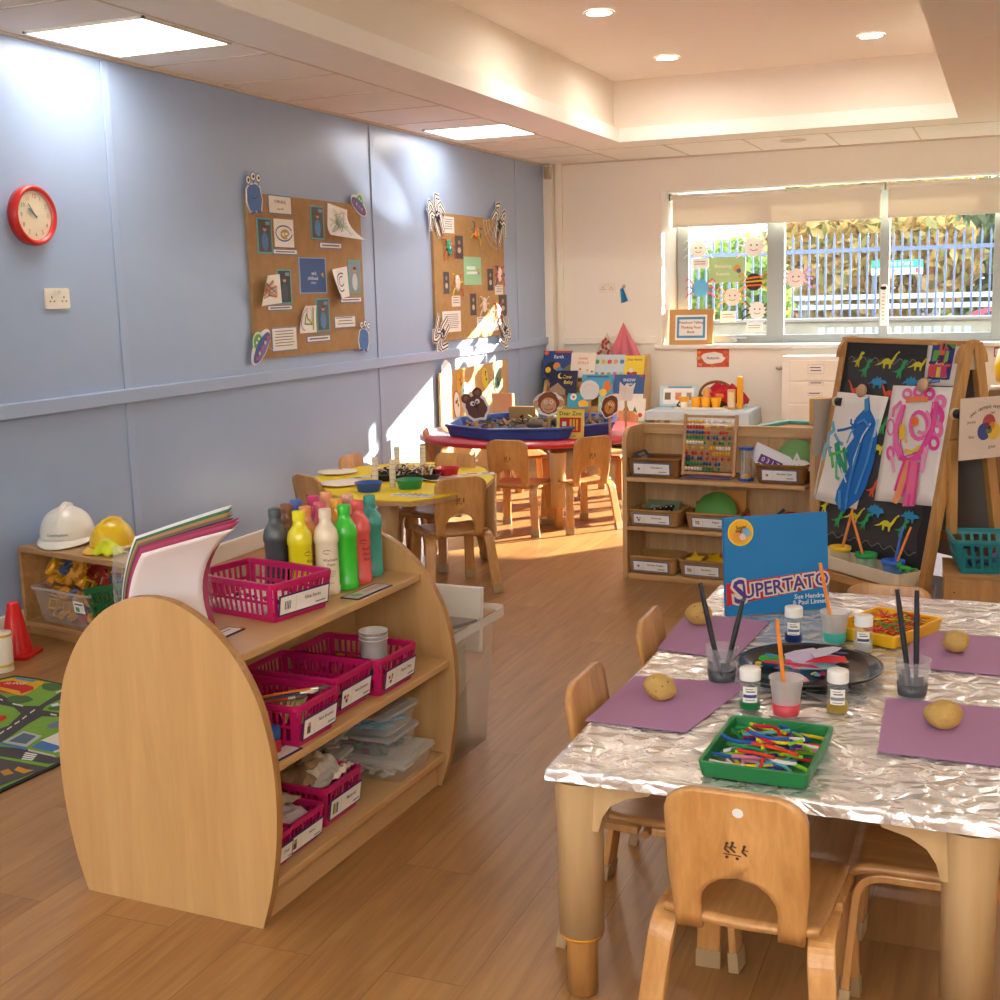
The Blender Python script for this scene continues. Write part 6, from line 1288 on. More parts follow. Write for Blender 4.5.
wcard(335, 785, 422, 845, 'small white card below the cream creature', '#f7f4ee', lambda w, h: greek(0, h * .2, w * .8, 2, .022))
wcard(482, 848, 572, 900, 'small white card below the white dark legged creature', '#f7f4ee', lambda w, h: greek(0, h * .2, w * .8, 2, .02))
wcard(345, 332, 458, 372, 'white paper strip at the top of the left pane', '#f7f6f2', lambda w, h: [])
# teal framed box behind the bookcase, low orange box, notices at far right
TF = thing('teal_frame_tray', 'teal rimmed wooden tray table behind the bookcase', 'tray', TR(2.90, -4.0, 0, -.35))
fz = .63
q = MB(plain('#c98a52', .6)); q.b2((-.25, -.2, fz - .09), (.25, .2, fz - .012)); q.build('tray_body', TF, bevel=.004)
q = MB(plain('#5fb5ac', .4))
for s in (-1, 1): q.b2((-.28, s * .215 - .02, fz - .012), (.28, s * .215 + .02, fz + .008)); q.b2((s * .265 - .02, -.2, fz - .012), (s * .265 + .02, .2, fz + .008))
q.build('teal_rim', TF, bevel=.003)
for x in (-.22, .22):
    for y in (-.17, .17): q = MB(W_rk); q.b2((x - .02, y - .02, 0), (x + .02, y + .02, fz - .09)); q.build('leg', TF, bevel=.003)
P = PY(998, 352, -.001); card('switch_label', 'small white card with an orange mark at the right below the sill', 'label', BW(P.x + .05, P.z, -.002), .16, .075, [('r', 0, 0, .14, .055, '#f4efe6'), ('c', -.03, 0, .016, '#e88a2a')], base='#b5604a')
yb_ = MB(plain('#f2cf12', .35, coat=.3)); yb_.lathe([(.05, 0), (.09, .03), (.1, .1), (.085, .17), (.04, .2), (.001, .2)], 24); 
q = yb_; o = thing('yellow_tub_stand', 'round yellow plastic toy behind the easel at the right edge', 'toy', (3.93, -1.9, 0))
q.at(); q = MB(plain('#f2cf12', .35, coat=.3)); q.lathe([(.05, .68), (.16, .72), (.18, .82), (.15, .93), (.06, .98), (.001, .98)], 26); q.build('tub', o)
q = MB(plain('#8a6a48', .6)); q.b2((-.2, -.2, 0), (.2, .2, .68)); q.build('stand', o, bevel=.01)
# ================================================================== open bookcase with wicker baskets
W_bc = wood('bookcase_maple', '#b98a55', '#d6ae7a', 'x')
W_bcz = wood('bookcase_maple_upright', '#b98a55', '#d6ae7a', 'z')
b0, b1_ = PZ(619, 578, 0), PZ(812, 600, 0)
BA = math.radians(-6.5)
BCM = TR(b0.x, b0.y, 0, BA); BWd = .915; BD = .25; BH = .728
BC = thing('bookcase', 'open maple bookcase with wicker baskets and an abacus', 'bookcase', BCM)
for x in (0, BWd - .022):
    q = MB(W_bcz); q.at(Matrix.Translation((x + .022, 0, 0)) @ Matrix.Rotation(PI / 2, 4, 'Z') @ Matrix.Rotation(PI / 2, 4, 'X')); q.prism([(0, 0), (BD, 0), (BD, BH), (.07, BH)] + [(.07 + .07 * math.cos(math.radians(a)), BH - .07 + .07 * math.sin(math.radians(a))) for a in range(105, 181, 15)], 0, .022); q.build('side_panel', BC, bevel=.003)
SZ = (.028, .258, .493)
for z in SZ: q = MB(W_bc); q.b2((.022, .004, z - .02), (BWd - .022, BD - .015, z)); q.build('shelf', BC, bevel=.003)
q = MB(W_bcz); q.b2((.022, BD - .015, .02), (BWd - .022, BD, BH - .045)); q.build('back_panel', BC)
q = MB(W_bc); q.b2((.022, BD - .035, BH - .05), (BWd - .022, BD, BH)); q.build('top_rail', BC, bevel=.003)
q = MB(W_bc); q.b2((.022, .01, 0), (BWd - .022, .025, .025)); q.build('plinth', BC)
BI = BCM.inverted()
def bcp(px, py, z): return BI @ PZ(px, py, z)
def bcx(px): # local x on the front plane at shelf height is found from the pixel column
    pass
def wicker(px0, px1, pyb, z, h, lab, txt, pk, m=M_wickl, d=.18):
    # front edge on the plane local y=.02
    fp = BCM @ Matrix.Translation((0, .02, 0)) @ Matrix.Rotation(PI / 2, 4, 'X')
    xa, xb = PP(px0, pyb, fp).x, PP(px1, pyb, fp).x; w = xb - xa
    o = thing('wicker_basket', lab, 'basket', BCM @ TR((xa + xb) / 2, .02 + d / 2, z + .001), 'wicker baskets in the bookcase')
    q = MB(m); nz = max(4, int(h / .012)); prof = []
    O = [rrect(w * (.9 + .1 * k / nz), d * (.93 + .07 * k / nz), .025, 4) for k in range(nz + 1)]; n = len(O[0]); vs = []
    for k in range(nz):
        z0_, z1_ = h * k / nz, h * (k + 1) / nz
        for zz, e in ((z0_, .0), ((z0_ + z1_) / 2, .0045)):
            for i, (x, y) in enumerate(O[k]): L = math.hypot(x, y); kk = 1 + (e + .0025 * ((i + k) % 2)) / L; vs.append((x * kk, y * kk, zz))
    rows = len(vs) // n
    q.add(vs, [tuple(range(n - 1, -1, -1))] + [(r * n + i, r * n + (i + 1) % n, (r + 1) * n + (i + 1) % n, (r + 1) * n + i) for r in range(rows - 1) for i in range(n)], True)
    inn = [(x * .94, y * .94, zz) for zz in (h, .01) for x, y in O[-1]]; q.add(inn, [tuple(range(n, 2 * n))] + [(i, n + i, n + (i + 1) % n, (i + 1) % n) for i in range(n)])
    q.build('basket', o)
    q = MB(m); rim = [(x * .985, y * .985, h) for x, y in O[-1]]; q.tube(rim + rim[:1], .007, 7); q.build('woven_rim', o)
    lw, lh = w * .72, h * .66
    b = MB('#3f6aa8'); b.prism([(-lw / 2, -lh / 2), (lw / 2, -lh / 2), (lw / 2, lh / 2), (-lw / 2, lh / 2)], 0, .0015); b.draw(label_ops(lw, lh, txt, pic(pk, lw, lh), ''), .0015); b.build('basket_label', o, M=frame((0, -d / 2 - .009, h * .5), (1, 0, 0), (0, -.12, 1)))
    return o
WB1 = wicker(627, 678, 478, .493, .085, 'dark wicker basket at the left of the top bookcase shelf', 'Calculators', 'x', M_wick)
WB2 = wicker(755, 805, 483, .493, .08, 'dark wicker basket of number cards at the right of the top shelf', 'Number Line', 'y', M_wick)
WB3 = wicker(627, 678, 526, .258, .075, 'wicker basket at the left of the middle bookcase shelf', 'Dominoes', 'dots')
WB4 = wicker(685, 738, 531, .258, .075, 'wicker basket holding a green disc on the middle bookcase shelf', 'Shapes', 'grid')
WB5 = wicker(627, 676, 574, .028, .078, 'wicker basket at the left of the bottom bookcase shelf', 'Number Puzzles', 'x')
WB6 = wicker(678, 727, 580, .028, .078, 'wicker basket of yellow stars on the bottom bookcase shelf', 'Numbers', 'grid')
q = MB(plain('#4a453f', .5)); q.b2((-.035, -.06, 0), (.035, .06, .018)); q.use('#8a8a86'); 
for i in range(3):
    for j in range(4): q.b2((-.026 + i * .02, -.05 + j * .018, .018), (-.012 + i * .02, -.038 + j * .018, .022))
o = q.build('calculator'); o.matrix_world = WB1.matrix_world @ Matrix.Translation((-.085, -.0, .075)) @ Matrix.Rotation(.9, 4, 'Y'); tag(o, 'grey calculator sticking up in the dark wicker basket', 'calculator')
def discthing(M, r, col, lab, ops=()):
    q = MB(plain(col, .5)); q.lathe([(.001, 0), (r, 0), (r, .004), (.001, .004)], 40); q.draw(list(ops), .004); o = q.build('card_disc'); o.matrix_world = M; tag(o, lab, 'disc'); return o
discthing(WB4.matrix_world @ frame((.0, -.03, .075), (1, 0, 0), (0, .35, 1)), .1, '#5f9a48', 'plain green disc standing in a wicker basket')
q = MB(plain('#cf8a3c', .6)); q.b2((-.085, 0, 0), (.085, .006, .14)); o = q.build('orange_board'); o.matrix_world = WB4.matrix_world @ Matrix.Translation((.03, .05, .03)) @ Matrix.Rotation(-.15, 4, 'X'); tag(o, 'tan orange board standing behind the green disc', 'board')
q = MB(plain('#a5344a', .6)); q.b2((-.012, 0, 0), (.012, .006, .07)); o = q.build('crimson_strip'); o.matrix_world = WB4.matrix_world @ Matrix.Translation((-.105, .06, .04)) @ Matrix.Rotation(-.15, 4, 'Y'); tag(o, 'small crimson strip behind the green disc', 'strip')
discthing(WB2.matrix_world @ frame((.03, .075, .085), (1, 0, 0), (0, .25, 1)), .098, '#7fae6a', 'green clear edged disc with white triangle behind the number cards', [('p', [(-.03, -.03), (.035, -.03), (.0, .04)], '#f0ede4'), ('p', [(-.012, -.02), (.016, -.02), (.001, .012)], '#7fae6a')])
for k in range(4):
    o = card('number_card', ['rearmost white number card in the top shelf basket', 'white number card second from the back in the basket', 'white number card just behind the purple one', 'front number card with a purple number strip'][k], 'card', WB2.matrix_world @ frame((-.075 + .012 * k, .02 - .018 * k, .105 - .006 * k), (1, 0, -.42), (.4, .25, 1)), .17, .075, ([('r', -.02, -.008, .11, .04, '#6a3a78'), ('t', '0 3 1 7', -.02, -.008, .03, '#e6d6ea')] if k == 3 else [('r', 0, .02, .14, .004, '#b0a8b8'), ('t', '8', -.06, .0, .03, '#8a90b0')]), base='#efe9ee', th=.0012)
o = card('white_curl', 'white curved card lying in front of the green edged disc', 'card', WB2.matrix_world @ frame((.075, -.03, .075), (1, 0, 0), (0, .4, 1)), .1, .06, [('c', -.015, .0, .012, '#3a3a3a'), ('c', -.015, .003, .009, '#f6f4ee')], base='#f1ece6', poly=arc(0, -.02, .06, .05, 0, 180))
# folded magazines on the shelf under the abacus
q = MB(plain('#5d4468', .5)); q.b2((-.13, -.08, 0), (.1, .08, .006)); q.use('#e6e0da'); q.b2((-.13, -.08, .006), (.1, .08, .007)); q.use(plain('#5d4468', .5)); q.b2((-.125, -.082, .007), (.095, .08, .014)); o = q.build('purple_folder'); o.matrix_world = BCM @ TR(.43, .135, .4945, .03); tag(o, 'flat purple folders lying under the abacus', 'folder')
# abacus
fp = BCM @ Matrix.Translation((0, .04, 0)) @ Matrix.Rotation(PI / 2, 4, 'X')
xa, xb = PP(682, 470, fp).x, PP(733, 470, fp).x
AB = thing('abacus', 'ten row bead abacus leaning on the top bookcase shelf', 'abacus', BCM @ frame(((xa + xb) / 2, .05, .51), (1, 0, 0), (0, .16, 1)))
aw, ah = (xb - xa), .285
W_ab = wood('abacus_wood', '#a8743f', '#cf9d66', 'y')
for s in (-1, 1): q = MB(W_ab); q.b2((s * aw / 2 - .007, 0, -.01), (s * aw / 2 + .007, ah, .01)); q.build('frame_post', AB, bevel=.003)
for z in (.012, ah - .01): q = MB(W_ab); q.b2((-aw / 2, z - .006, -.006), (aw / 2, z + .006, .006)); q.build('frame_bar', AB)
rows = ['yyyyyyw.w..w.w.w', 'rrrrrryy..y..yy.', 'bbbbbbrr...rrr..', 'gggggg.b.bb.b.b.', 'wwwwwwg..g.gg.g.', 'y.y..y..yywwwww.', 'r.rr.r.r.yyyyyy.', 'bbb.bb.r.rr.r.r.', 'ggggggbbb.bb....', 'wwwwwwgggg.g....']
colr = {'y': '#e9b21c', 'r': '#c9302a', 'b': '#2a4a92', 'g': '#1f8a48', 'w': '#efe6d6'}
bm_ = {}
for i, r in enumerate(rows):
    z = ah - .035 - i * (ah - .06) / 9.3
    q = MB(plain('#b58a5a', .4)); q.cyl((-aw / 2, z, 0), (aw / 2, z, 0), .002, 6); q.build('rod', AB)
    for j, ch in enumerate(r):
        if ch == '.': continue
        if ch not in bm_:
            q = MB(plain(colr[ch], .3, coat=.3)); q.ball((0, 0, 0), (.0068, .0098, .0098), 12, 8); bm_[ch] = q.mesh('bead')
        o = bpy.data.objects.new('bead', bm_[ch]); COL.objects.link(o); o.parent = AB; o.location = (-aw / 2 + .014 + j * (aw - .026) / 15.2, z, 0)
    # beads are counted in the hundreds on the whole frame
# sand timer
fp = BCM @ Matrix.Translation((0, .06, 0)) @ Matrix.Rotation(PI / 2, 4, 'X')
xs = PP(745, 478, fp).x
SN = thing('sand_timer', 'blue ended sand timer beside the abacus', 'sand timer', BCM @ TR(xs, .075, .4945))
M_bl = plain('#2a4fa0', .4)
for z in (0, .142): q = MB(M_bl); q.lathe([(.036, z), (.036, z + .012)], 6, smooth=False); q.build('end_cap', SN)
q = MB(clear('timer_glass', '#dfe3e0', .18, .05)); q.lathe([(.028, .012), (.029, .035), (.02, .06), (.005, .077), (.02, .095), (.029, .12), (.028, .142)], 24, cap0=False, cap1=False); q.build('glass_bulb', SN)
q = MB(plain('#e3a81c', .8)); q.lathe([(.026, .0125), (.026, .02), (.012, .03), (.001, .034)], 20); q.build('yellow_sand', SN)
for k in range(3): q = MB(plain('#b9bcc0', .3)); a = k * 2.1 + .5; q.cyl((.031 * math.cos(a), .031 * math.sin(a), .012), (.031 * math.cos(a), .031 * math.sin(a), .142), .002, 6); q.build('rod', SN)
# red and green pieces on the middle shelf
fp = BCM @ Matrix.Translation((0, .12, 0)) @ Matrix.Rotation(PI / 2, 4, 'X')
def mid(px, py): v = PP(px, py, fp); return BCM @ Vector((v.x, .12, v.y))
q = MB(plain('#c01f2c', .4)); q.ball((0, 0, .04), (.055, .04, .045), 18, 10); o = q.build('red_dome'); p = mid(791, 512); o.matrix_world = TR(p.x, p.y, .270, BA); tag(o, 'red rounded plastic piece behind the blue book', 'toy')
q = MB(plain('#b5202c', .4)); q.b2((-.055, -.02, 0), (.055, .02, .022)); q.tube([(-.055, 0, .012), (-.075, 0, .04), (-.085, 0, .065)], [.015, .013, .01], 8); o = q.build('red_toy_scissors', bevel=.005); p = mid(765, 512); o.matrix_world = TR(p.x, p.y, .270, BA); tag(o, 'red plastic tool shaped toy on the middle bookcase shelf', 'toy')
q = MB(plain('#1f8a3f', .4)); q.b2((-.05, -.012, 0), (.05, .012, .016)); o = q.build('green_stick', bevel=.005); p = mid(776, 505); o.matrix_world = Matrix.Translation((p.x, p.y - .04, .313)) @ Matrix.Rotation(-.45, 4, 'Y'); tag(o, 'green plastic stick leaning on the red piece', 'toy')
q = MB(plain('#3a2f38', .4)); q.b2((-.045, -.012, 0), (.045, .012, .016)); o = q.build('black_stick', bevel=.005); p = mid(779, 501); o.matrix_world = Matrix.Translation((p.x, p.y - .01, .328)) @ Matrix.Rotation(-.75, 4, 'Y'); tag(o, 'dark plastic stick behind the green one', 'toy')
q = MB(plain('#8a2430', .5)); q.b2((-.13, -.08, 0), (.1, .07, .01)); o = q.build('low_red_tray'); p = mid(780, 522); o.matrix_world = TR(p.x, p.y, .2585, BA); tag(o, 'dark red low tray under the red toys', 'tray')
def star(r, t, col):
    q = MB(plain(col, .45)); q.prism([((r if k % 2 == 0 else r * .5) * math.cos(k * PI / 5 + PI / 2), (r if k % 2 == 0 else r * .5) * math.sin(k * PI / 5 + PI / 2)) for k in range(10)], 0, t); return q
for k, (x, y, z, rx, rz, lab) in enumerate(((-.055, -.02, .062, .9, .2, 'yellow star shape standing at the left of the star basket'), (.01, .05, .055, .5, .9, 'yellow star shape lying at the back of the star basket'), (.065, -.03, .055, .45, .5, 'yellow star shape at the right of the star basket'))):
    o = star(.05, .018, '#e6bd14').build('yellow_star', bevel=.003); o.matrix_world = WB6.matrix_world @ Matrix.Translation((x, y, z)) @ Matrix.Rotation(rx, 4, 'X') @ Matrix.Rotation(rz, 4, 'Z'); tag(o, lab, 'star', 'yellow stars')
o = star(.045, .018, '#2a3f8a').build('blue_star', bevel=.003); o.matrix_world = WB6.matrix_world @ TR(.03, .0, .03, .3); tag(o, 'blue star shape under the yellow stars', 'star')
for k in range(5):
    q = MB(plain('#2a2826', .4)); q.b2((-.03, -.012, 0), (.03, .012, .009)); q.draw([('c', x, 0, .005, '#f4f2ec') for x in (-.018, .018)], .009); o = q.build('domino'); o.matrix_world = WB3.matrix_world @ Matrix.Translation((-.05 + .025 * k, -.06 + .02 * k, .065)) @ Matrix.Rotation(.5, 4, 'X') @ Matrix.Rotation(.4 * k, 4, 'Z'); tag(o, 'black spotted domino lying in the left middle wicker basket', 'domino', 'dominoes')
o = card('green_sheet', 'dull green printed sheet in the left middle wicker basket', 'card', WB3.matrix_world @ frame((.0, .04, .07), (1, 0, 0), (0, .8, .6)), .17, .1, [('r', 0, 0, .12, .03, '#9aa78a')], base='#7f8f70')
# ================================================================== foil covered table in the foreground
TX0, TX1, TY0, TY1, TH = 3.055, 3.862, -8.525, -6.98, .478
FT = thing('craft_table', 'beige wooden craft table under a foil sheet in the foreground', 'table', ((TX0 + TX1) / 2, (TY0 + TY1) / 2, 0))
tw, td = (TX1 - TX0) / 2, (TY1 - TY0) / 2
q = MB(wood('ply_table_edge', '#b98d57', '#d6b07c', 'x')); q.b2((-tw + .004, -td + .004, TH - .026), (tw - .004, td - .004, TH - .002)); q.build('tabletop', FT, bevel=.003)
for sx in (-1, 1):
    for sy in (-1, 1): table_leg(FT, sx * (tw - .05), sy * (td - .052), TH, (0 if sx < 0 else PI, PI / 2 if sy < 0 else -PI / 2))
def m_foil():
    m, nt, b = nm('kitchen_foil')
    b.inputs['Base Color'].default_value = hexc('#f8f6f2'); b.inputs['Metallic'].default_value = .68; b.inputs['Roughness'].default_value = .24
    v = coords(nt, (1, 1, 1))
    n1 = N(nt, 'ShaderNodeTexNoise', _Scale=30.0, _Detail=4.0, _Roughness=.5, _Distortion=.5); nt.links.new(v, n1.inputs['Vector'])
    vo = N(nt, 'ShaderNodeTexVoronoi', feature='DISTANCE_TO_EDGE', _Scale=17.0)
    dn = N(nt, 'ShaderNodeTexNoise', _Scale=7.0, _Detail=2.0); nt.links.new(v, dn.inputs['Vector'])
    mx = N(nt, 'ShaderNodeMix', data_type='RGBA'); mx.inputs[0].default_value = .12; nt.links.new(v, mx.inputs[6]); nt.links.new(dn.outputs['Color'], mx.inputs[7]); nt.links.new(mx.outputs[2], vo.inputs['Vector'])
    ad = N(nt, 'ShaderNodeMath', operation='MULTIPLY_ADD'); ad.inputs[1].default_value = 2.4; nt.links.new(vo.outputs['Distance'], ad.inputs[0]); nt.links.new(n1.outputs['Fac'], ad.inputs[2])
    bp = N(nt, 'ShaderNodeBump', _Strength=.55, _Distance=.012); nt.links.new(ad.outputs[0], bp.inputs['Height']); nt.links.new(bp.outputs['Normal'], b.inputs['Normal'])
    return m
q = MB(m_foil())
NX, NY = 90, 170
def foil(u, v):
    s, t = (u - .5) * 2 * (tw + .026), (v - .5) * 2 * (td + .026)
    x = max(-tw, min(tw, s)); y = max(-td, min(td, t)); d = max(abs(s) - tw, abs(t) - td, 0)
    p = Vector((s, t, 0)); z = TH + .0008 + .0016 * abs(noise.noise(p * 9)) + .0022 * abs(noise.noise(Vector((s * 14, t * 5, 3.3)))) + .0015 * abs(noise.noise(p * 31))
    if d > 0: z = TH + .001 - d * .95; 
    ex = .0015 + .002 * abs(noise.noise(p * 24))
    return (x + (math.copysign(ex, s) if abs(s) > tw else 0), y + (math.copysign(ex, t) if abs(t) > td else 0), z)
q.grid(foil, NX, NY); o = q.build('foil_sheet'); o.location = FT.location; tag(o, 'crinkled silver foil sheet covering the foreground craft table', 'foil')
FZ = TH + .0042
def purple(px4, lab):
    P = [PZ(px, py, FZ) for px, py in px4]; c_ = sum(P, Vector()) / 4
    q = MB(plain('#ad7fa2', .85, name='purple_sugar_paper', var=.04, bump=.15, bscale=400)); q.add([tuple(p - c_) for p in P] + [tuple(p - c_ + Vector((0, 0, .0012))) for p in P], [(3, 2, 1, 0), (4, 5, 6, 7)] + [(i, (i + 1) % 4, 4 + (i + 1) % 4, 4 + i) for i in range(4)])
    o = q.build('purple_paper'); o.location = c_; tag(o, lab, 'paper', 'purple paper mats')
purple([(585, 721), (686, 733), (749, 684.5), (635, 676)], 'purple paper mat at the front left of the foil table')
purple([(657, 649), (733, 660), (770, 622), (687, 613)], 'purple paper mat at the back left under the potato behind the brushes')
purple([(877, 752), (1010, 768), (1016, 710), (886, 698)], 'purple paper mat at the front right of the foil table')
purple([(905, 667), (1015, 677), (1013, 638), (913, 631)], 'purple paper mat at the back right of the foil table')
M_pot = plain('#c09a55', .75, name='potato_skin', var=.22, bump=.5, bscale=120)
for k, (px, py, r, lab) in enumerate(((657, 703, (.037, .031, .029), 'potato on the front left purple mat'), (697, 627, (.036, .031, .03), 'potato half hidden behind the cup of black brushes'), (942, 732, (.038, .032, .029), 'potato on the front right purple mat'), (955, 655, (.033, .029, .027), 'rounder potato on the back right purple mat'))):
    p = PZ(px, py, FZ); q = MB(M_pot); q.ball((0, 0, r[2] * .96), r, 24, 16, .16, k * 5.1, 2.2); q.use('#7a5a30')
    for a, e in ((4.2, .6), (5.1, 1.2), (4.7, 1.6), (5.6, .9)):
        d = Vector((math.cos(a) * math.sin(e), math.sin(a) * math.sin(e), math.cos(e))); q.ball((d.x * r[0] * .97, d.y * r[1] * .97, r[2] * .96 + d.z * r[2] * .97), .0022, 6, 4)
    q = q.build('potato'); q.matrix_world = TR(p.x, p.y + r[1] * .8, FZ + .0012, .1 * k); tag(q, lab, 'potato', 'potatoes on the mats')
# clear tumblers of black brushes
M_tumb = clear('clear_tumbler', '#dfe0de', .12, .06); M_ink = clear('grey_water', '#4a4c50', .72, .15)
def tumbler(px, py, lab, h=.082, r0=.029, r1=.037):
    p = PZ(px, py, FZ); p.y += r0
    o = thing('clear_tumbler', lab, 'cup', (p.x, p.y, FZ + .0006), 'clear tumblers of black brushes')
    q = MB(M_tumb); q.lathe([(r0, 0), (r1, h), (r1 + .0015, h + .001), (r1 - .002, h), (r0 - .002, .006), (.001, .006)], 30, cap1=False); q.build('cup', o)
    q = MB(M_ink); q.lathe([(r0 + .0012, .004), (r0 + (r1 - r0) * .36 + .0012, .03), (.001, .03)], 28); q.build('grey_paint_water', o)
    q = MB(plain('#3d3f42', .6)); 
    for a, w_ in ((4.0, .5), (5.2, .7), (2.2, .6)): q.add([((r0 + .0 + (r1 - r0) * z / h) * math.cos(a + t * w_) * .965, (r0 + (r1 - r0) * z / h) * math.sin(a + t * w_) * .965, z) for z in (.03, .052) for t in (-.5, 0, .5)], [(0, 1, 4, 3), (1, 2, 5, 4)])
    q.build('paint_smear', o); return o
def stickbrush(base, tip, r, col, lab, grp, pencil=False):
    a, b_ = Vector(base), Vector(tip); q = MB(plain(col, .35, coat=.2))
    if pencil: q.tube([a, a.lerp(b_, .97), b_], [r, r, r * .8], 10)
    else: q.tube([a, a.lerp(b_, .3), a.lerp(b_, .7), b_], [r * .7, r, r * 1.05, r * .8], 8)
    o = q.build('paint_brush'); tag(o, lab, 'paint brush', grp); return o
TL = tumbler(719, 685, 'clear tumbler of grey paint water at the left of the foil table')
TRt = tumbler(911, 700, 'clear tumbler of grey paint water at the right of the foil table')
def toward(o, px, py, dy): return tuple(PY(px, py, o.location.y + dy))
bl = o_ = TL.location
for o, L in ((TL, ((.0, -.008, 700, 583, -.0, 'leaning left in the left tumbler'), (.006, .0, 743, 600, .02, 'leaning right in the left tumbler'))), (TRt, ((-.004, .0, 897, 589, .0, 'left one of two in the right tumbler'), (.008, .0, 917, 590, .01, 'right one of two in the right tumbler')))):
    for dx, dy, px, py, ty, lab in L: stickbrush((o.location.x + dx, o.location.y + dy, FZ + .01), toward(o, px, py, ty), .0062, '#23252a', 'black paint brush handle ' + lab, 'black brushes in the tumblers')
# frosted plastic cups of paint
M_fr = clear('frosted_cup', '#efe8e2', .3, .35)
def paintcup(px, py, h, r0, r1, col, lab, tip):
    p = PZ(px, py, FZ); p.y += r0
    o = thing('plastic_cup', lab, 'cup', (p.x, p.y, FZ + .0006))
    q = MB(M_fr); q.lathe([(r0, 0), (r0 + .001, .006), (r0 + (r1 - r0) * .78, h * .78), (r1 - .0005, h * .8), (r1, h), (r1 + .0025, h + .001), (r1 + .002, h - .003), (r1 - .0015, h - .003), (r0 - .001, .003), (.001, .003)], 32, cap1=False); q.build('cup', o)
    q = MB(clear('paint_' + lab[15:20].strip().replace(' ', '_'), col, .78, .3)); q.lathe([(r0 + .0016, .0035), (r0 + (r1 - r0) * .34 + .0018, h * .34), (.001, h * .34)], 30); q.build('paint', o)
    stickbrush((p.x, p.y + .004, FZ + .012), tuple(PY(*tip, p.y + .005)), .0045, '#e8852a', 'orange paint brush handle in the %s' % lab[:lab.index(' paint') + 6].replace('frosted cup of', 'cup of'), None, True)
paintcup(784, 719, .082, .025, .034, '#e2424e', 'frosted cup of red paint between the glitter jars', (777, 619))
paintcup(833, 645, .08, .025, .034, '#2fae9c', 'frosted cup of teal paint in front of the yellow tray', (820, 563))
# glitter jars
M_jar = clear('clear_jar', '#e9e9e6', .07, .05); M_cap = plain('#eee9e0', .4)
def jar(px, py, col, fill, lab, lc):
    p = PZ(px, py, FZ); r = .0215; p.y += r
    o = thing('glitter_jar', lab, 'jar', TR(p.x, p.y, FZ + .0006, 0))
    q = MB(M_jar); q.lathe([(r * .95, 0), (r, .003), (r, .058), (r * .85, .064), (r * .85, .068)], 28, cap1=False); q.build('jar', o)
    q = MB(plain(col, .3, metal=.5, var=.5, bump=1, bscale=1500, name='glitter_' + col.strip('#'))); q.lathe([(r * .97, .002), (r * 1.02, .004), (r * 1.02, fill * .62), (.001, fill * .62)], 24); q.build('glitter', o)
    q = MB(M_cap); n = 36; q.lathe([(r * 1.04, .066), (r * 1.04, .088), (r * .98, .091), (.001, .091)], n); q.build('lid', o)
    v = math.atan2(CAM.y - p.y, CAM.x - p.x); q = MB('#efe9dd'); R = r * 1.01
    q.add([(R * math.cos(v - .75 + 1.5 * i / 10), R * math.sin(v - .75 + 1.5 * i / 10), z) for z in (.02, .054) for i in range(11)], [(i, i + 1, 12 + i, 11 + i) for i in range(10)])
    R = r * 1.015
    for z0_, z1_, a0, a1, c_ in ((.03, .037, -.7, .7, lc), (.042, .045, -.4, .5, '#6a6a70'), (.048, .05, -.5, .3, '#8a8a90'), (.024, .026, -.5, .5, '#8a8a90')): q.use(c_); q.add([(R * math.cos(v + a0 + (a1 - a0) * i / 8), R * math.sin(v + a0 + (a1 - a0) * i / 8), z) for z in (z0_, z1_) for i in range(9)], [(i, i + 1, 10 + i, 9 + i) for i in range(8)])
    q.build('jar_label', o)
jar(748, 712, '#1f8f4f', .028, 'white lidded jar of green glitter left of the red paint cup', '#4a3a8a')
jar(836, 715, '#c9a84a', .034, 'white lidded jar of gold glitter right of the red paint cup', '#8a8a90')
jar(792, 644, '#1d3f86', .036, 'white lidded jar of dark blue glitter in front of the blue book', '#5a6a8a')
jar(862, 654, '#e3dccb', .04, 'white lidded jar of pale glitter right of the teal paint cup', '#4a4a6a')
# round black tray of collage scraps
P = PZ(806, 664, FZ + .02); BTc = Vector((3.44, -7.80, FZ + .0008))
q = MB(plain('#161515', .25, coat=.4, name='black_plastic')); q.lathe([(.12, 0), (.155, .022), (.165, .026), (.166, .022), (.158, .0165), (.118, .004), (.001, .004)], 48, cap1=False); q = q.build('round_tray'); q.location = BTc; tag(q, 'round black plastic tray of collage scraps in the middle of the foil', 'tray')
qs = random.Random(9)
def scrap(x, y, z, pts, col, rz, rx, name, lab, grp='collage scraps in the black tray', m=None):
    b = MB(m or plain(col, .6)); b.prism(pts, 0, .001); o = b.build(name); o.matrix_world = Matrix.Translation(BTc + Vector((x, y, z))) @ Matrix.Rotation(rz, 4, 'Z') @ Matrix.Rotation(rx, 4, 'X'); tag(o, lab, 'scrap', grp)
scrap(-.09, .03, .018, blob(0, 0, .032, .026, 16, .06, 1), '#3fae3a', 0, .1, 'green_disc', 'bright green paper disc at the left of the black tray')
scrap(-.0, .03, .03, blob(0, 0, .06, .045, 9, .3, 2), '#b9a8cc', .3, .15, 'tissue_scrap', 'large pale lilac tissue scrap in the black tray', m=clear('lilac_tissue', '#cbbfdc', .7, .6))
scrap(.03, .05, .04, blob(0, 0, .045, .035, 8, .35, 5), '#d3cfe0', 1.3, -.2, 'tissue_scrap', 'white tissue scrap on top of the lilac one', m=clear('white_tissue', '#dcd8e6', .6, .6))
scrap(.035, .0, .036, [(-.045, -.02), (.05, -.01), (.045, .022), (-.01, .02)], '#d1202c', .15, .12, 'red_scrap', 'red paper scrap in the middle of the black tray')
scrap(-.04, -.02, .026, [(-.06, -.01), (.07, -.012), (.05, .004), (-.06, .004)], '#c2254a', -.05, .1, 'crimson_strip', 'crimson paper strip at the left of the black tray')
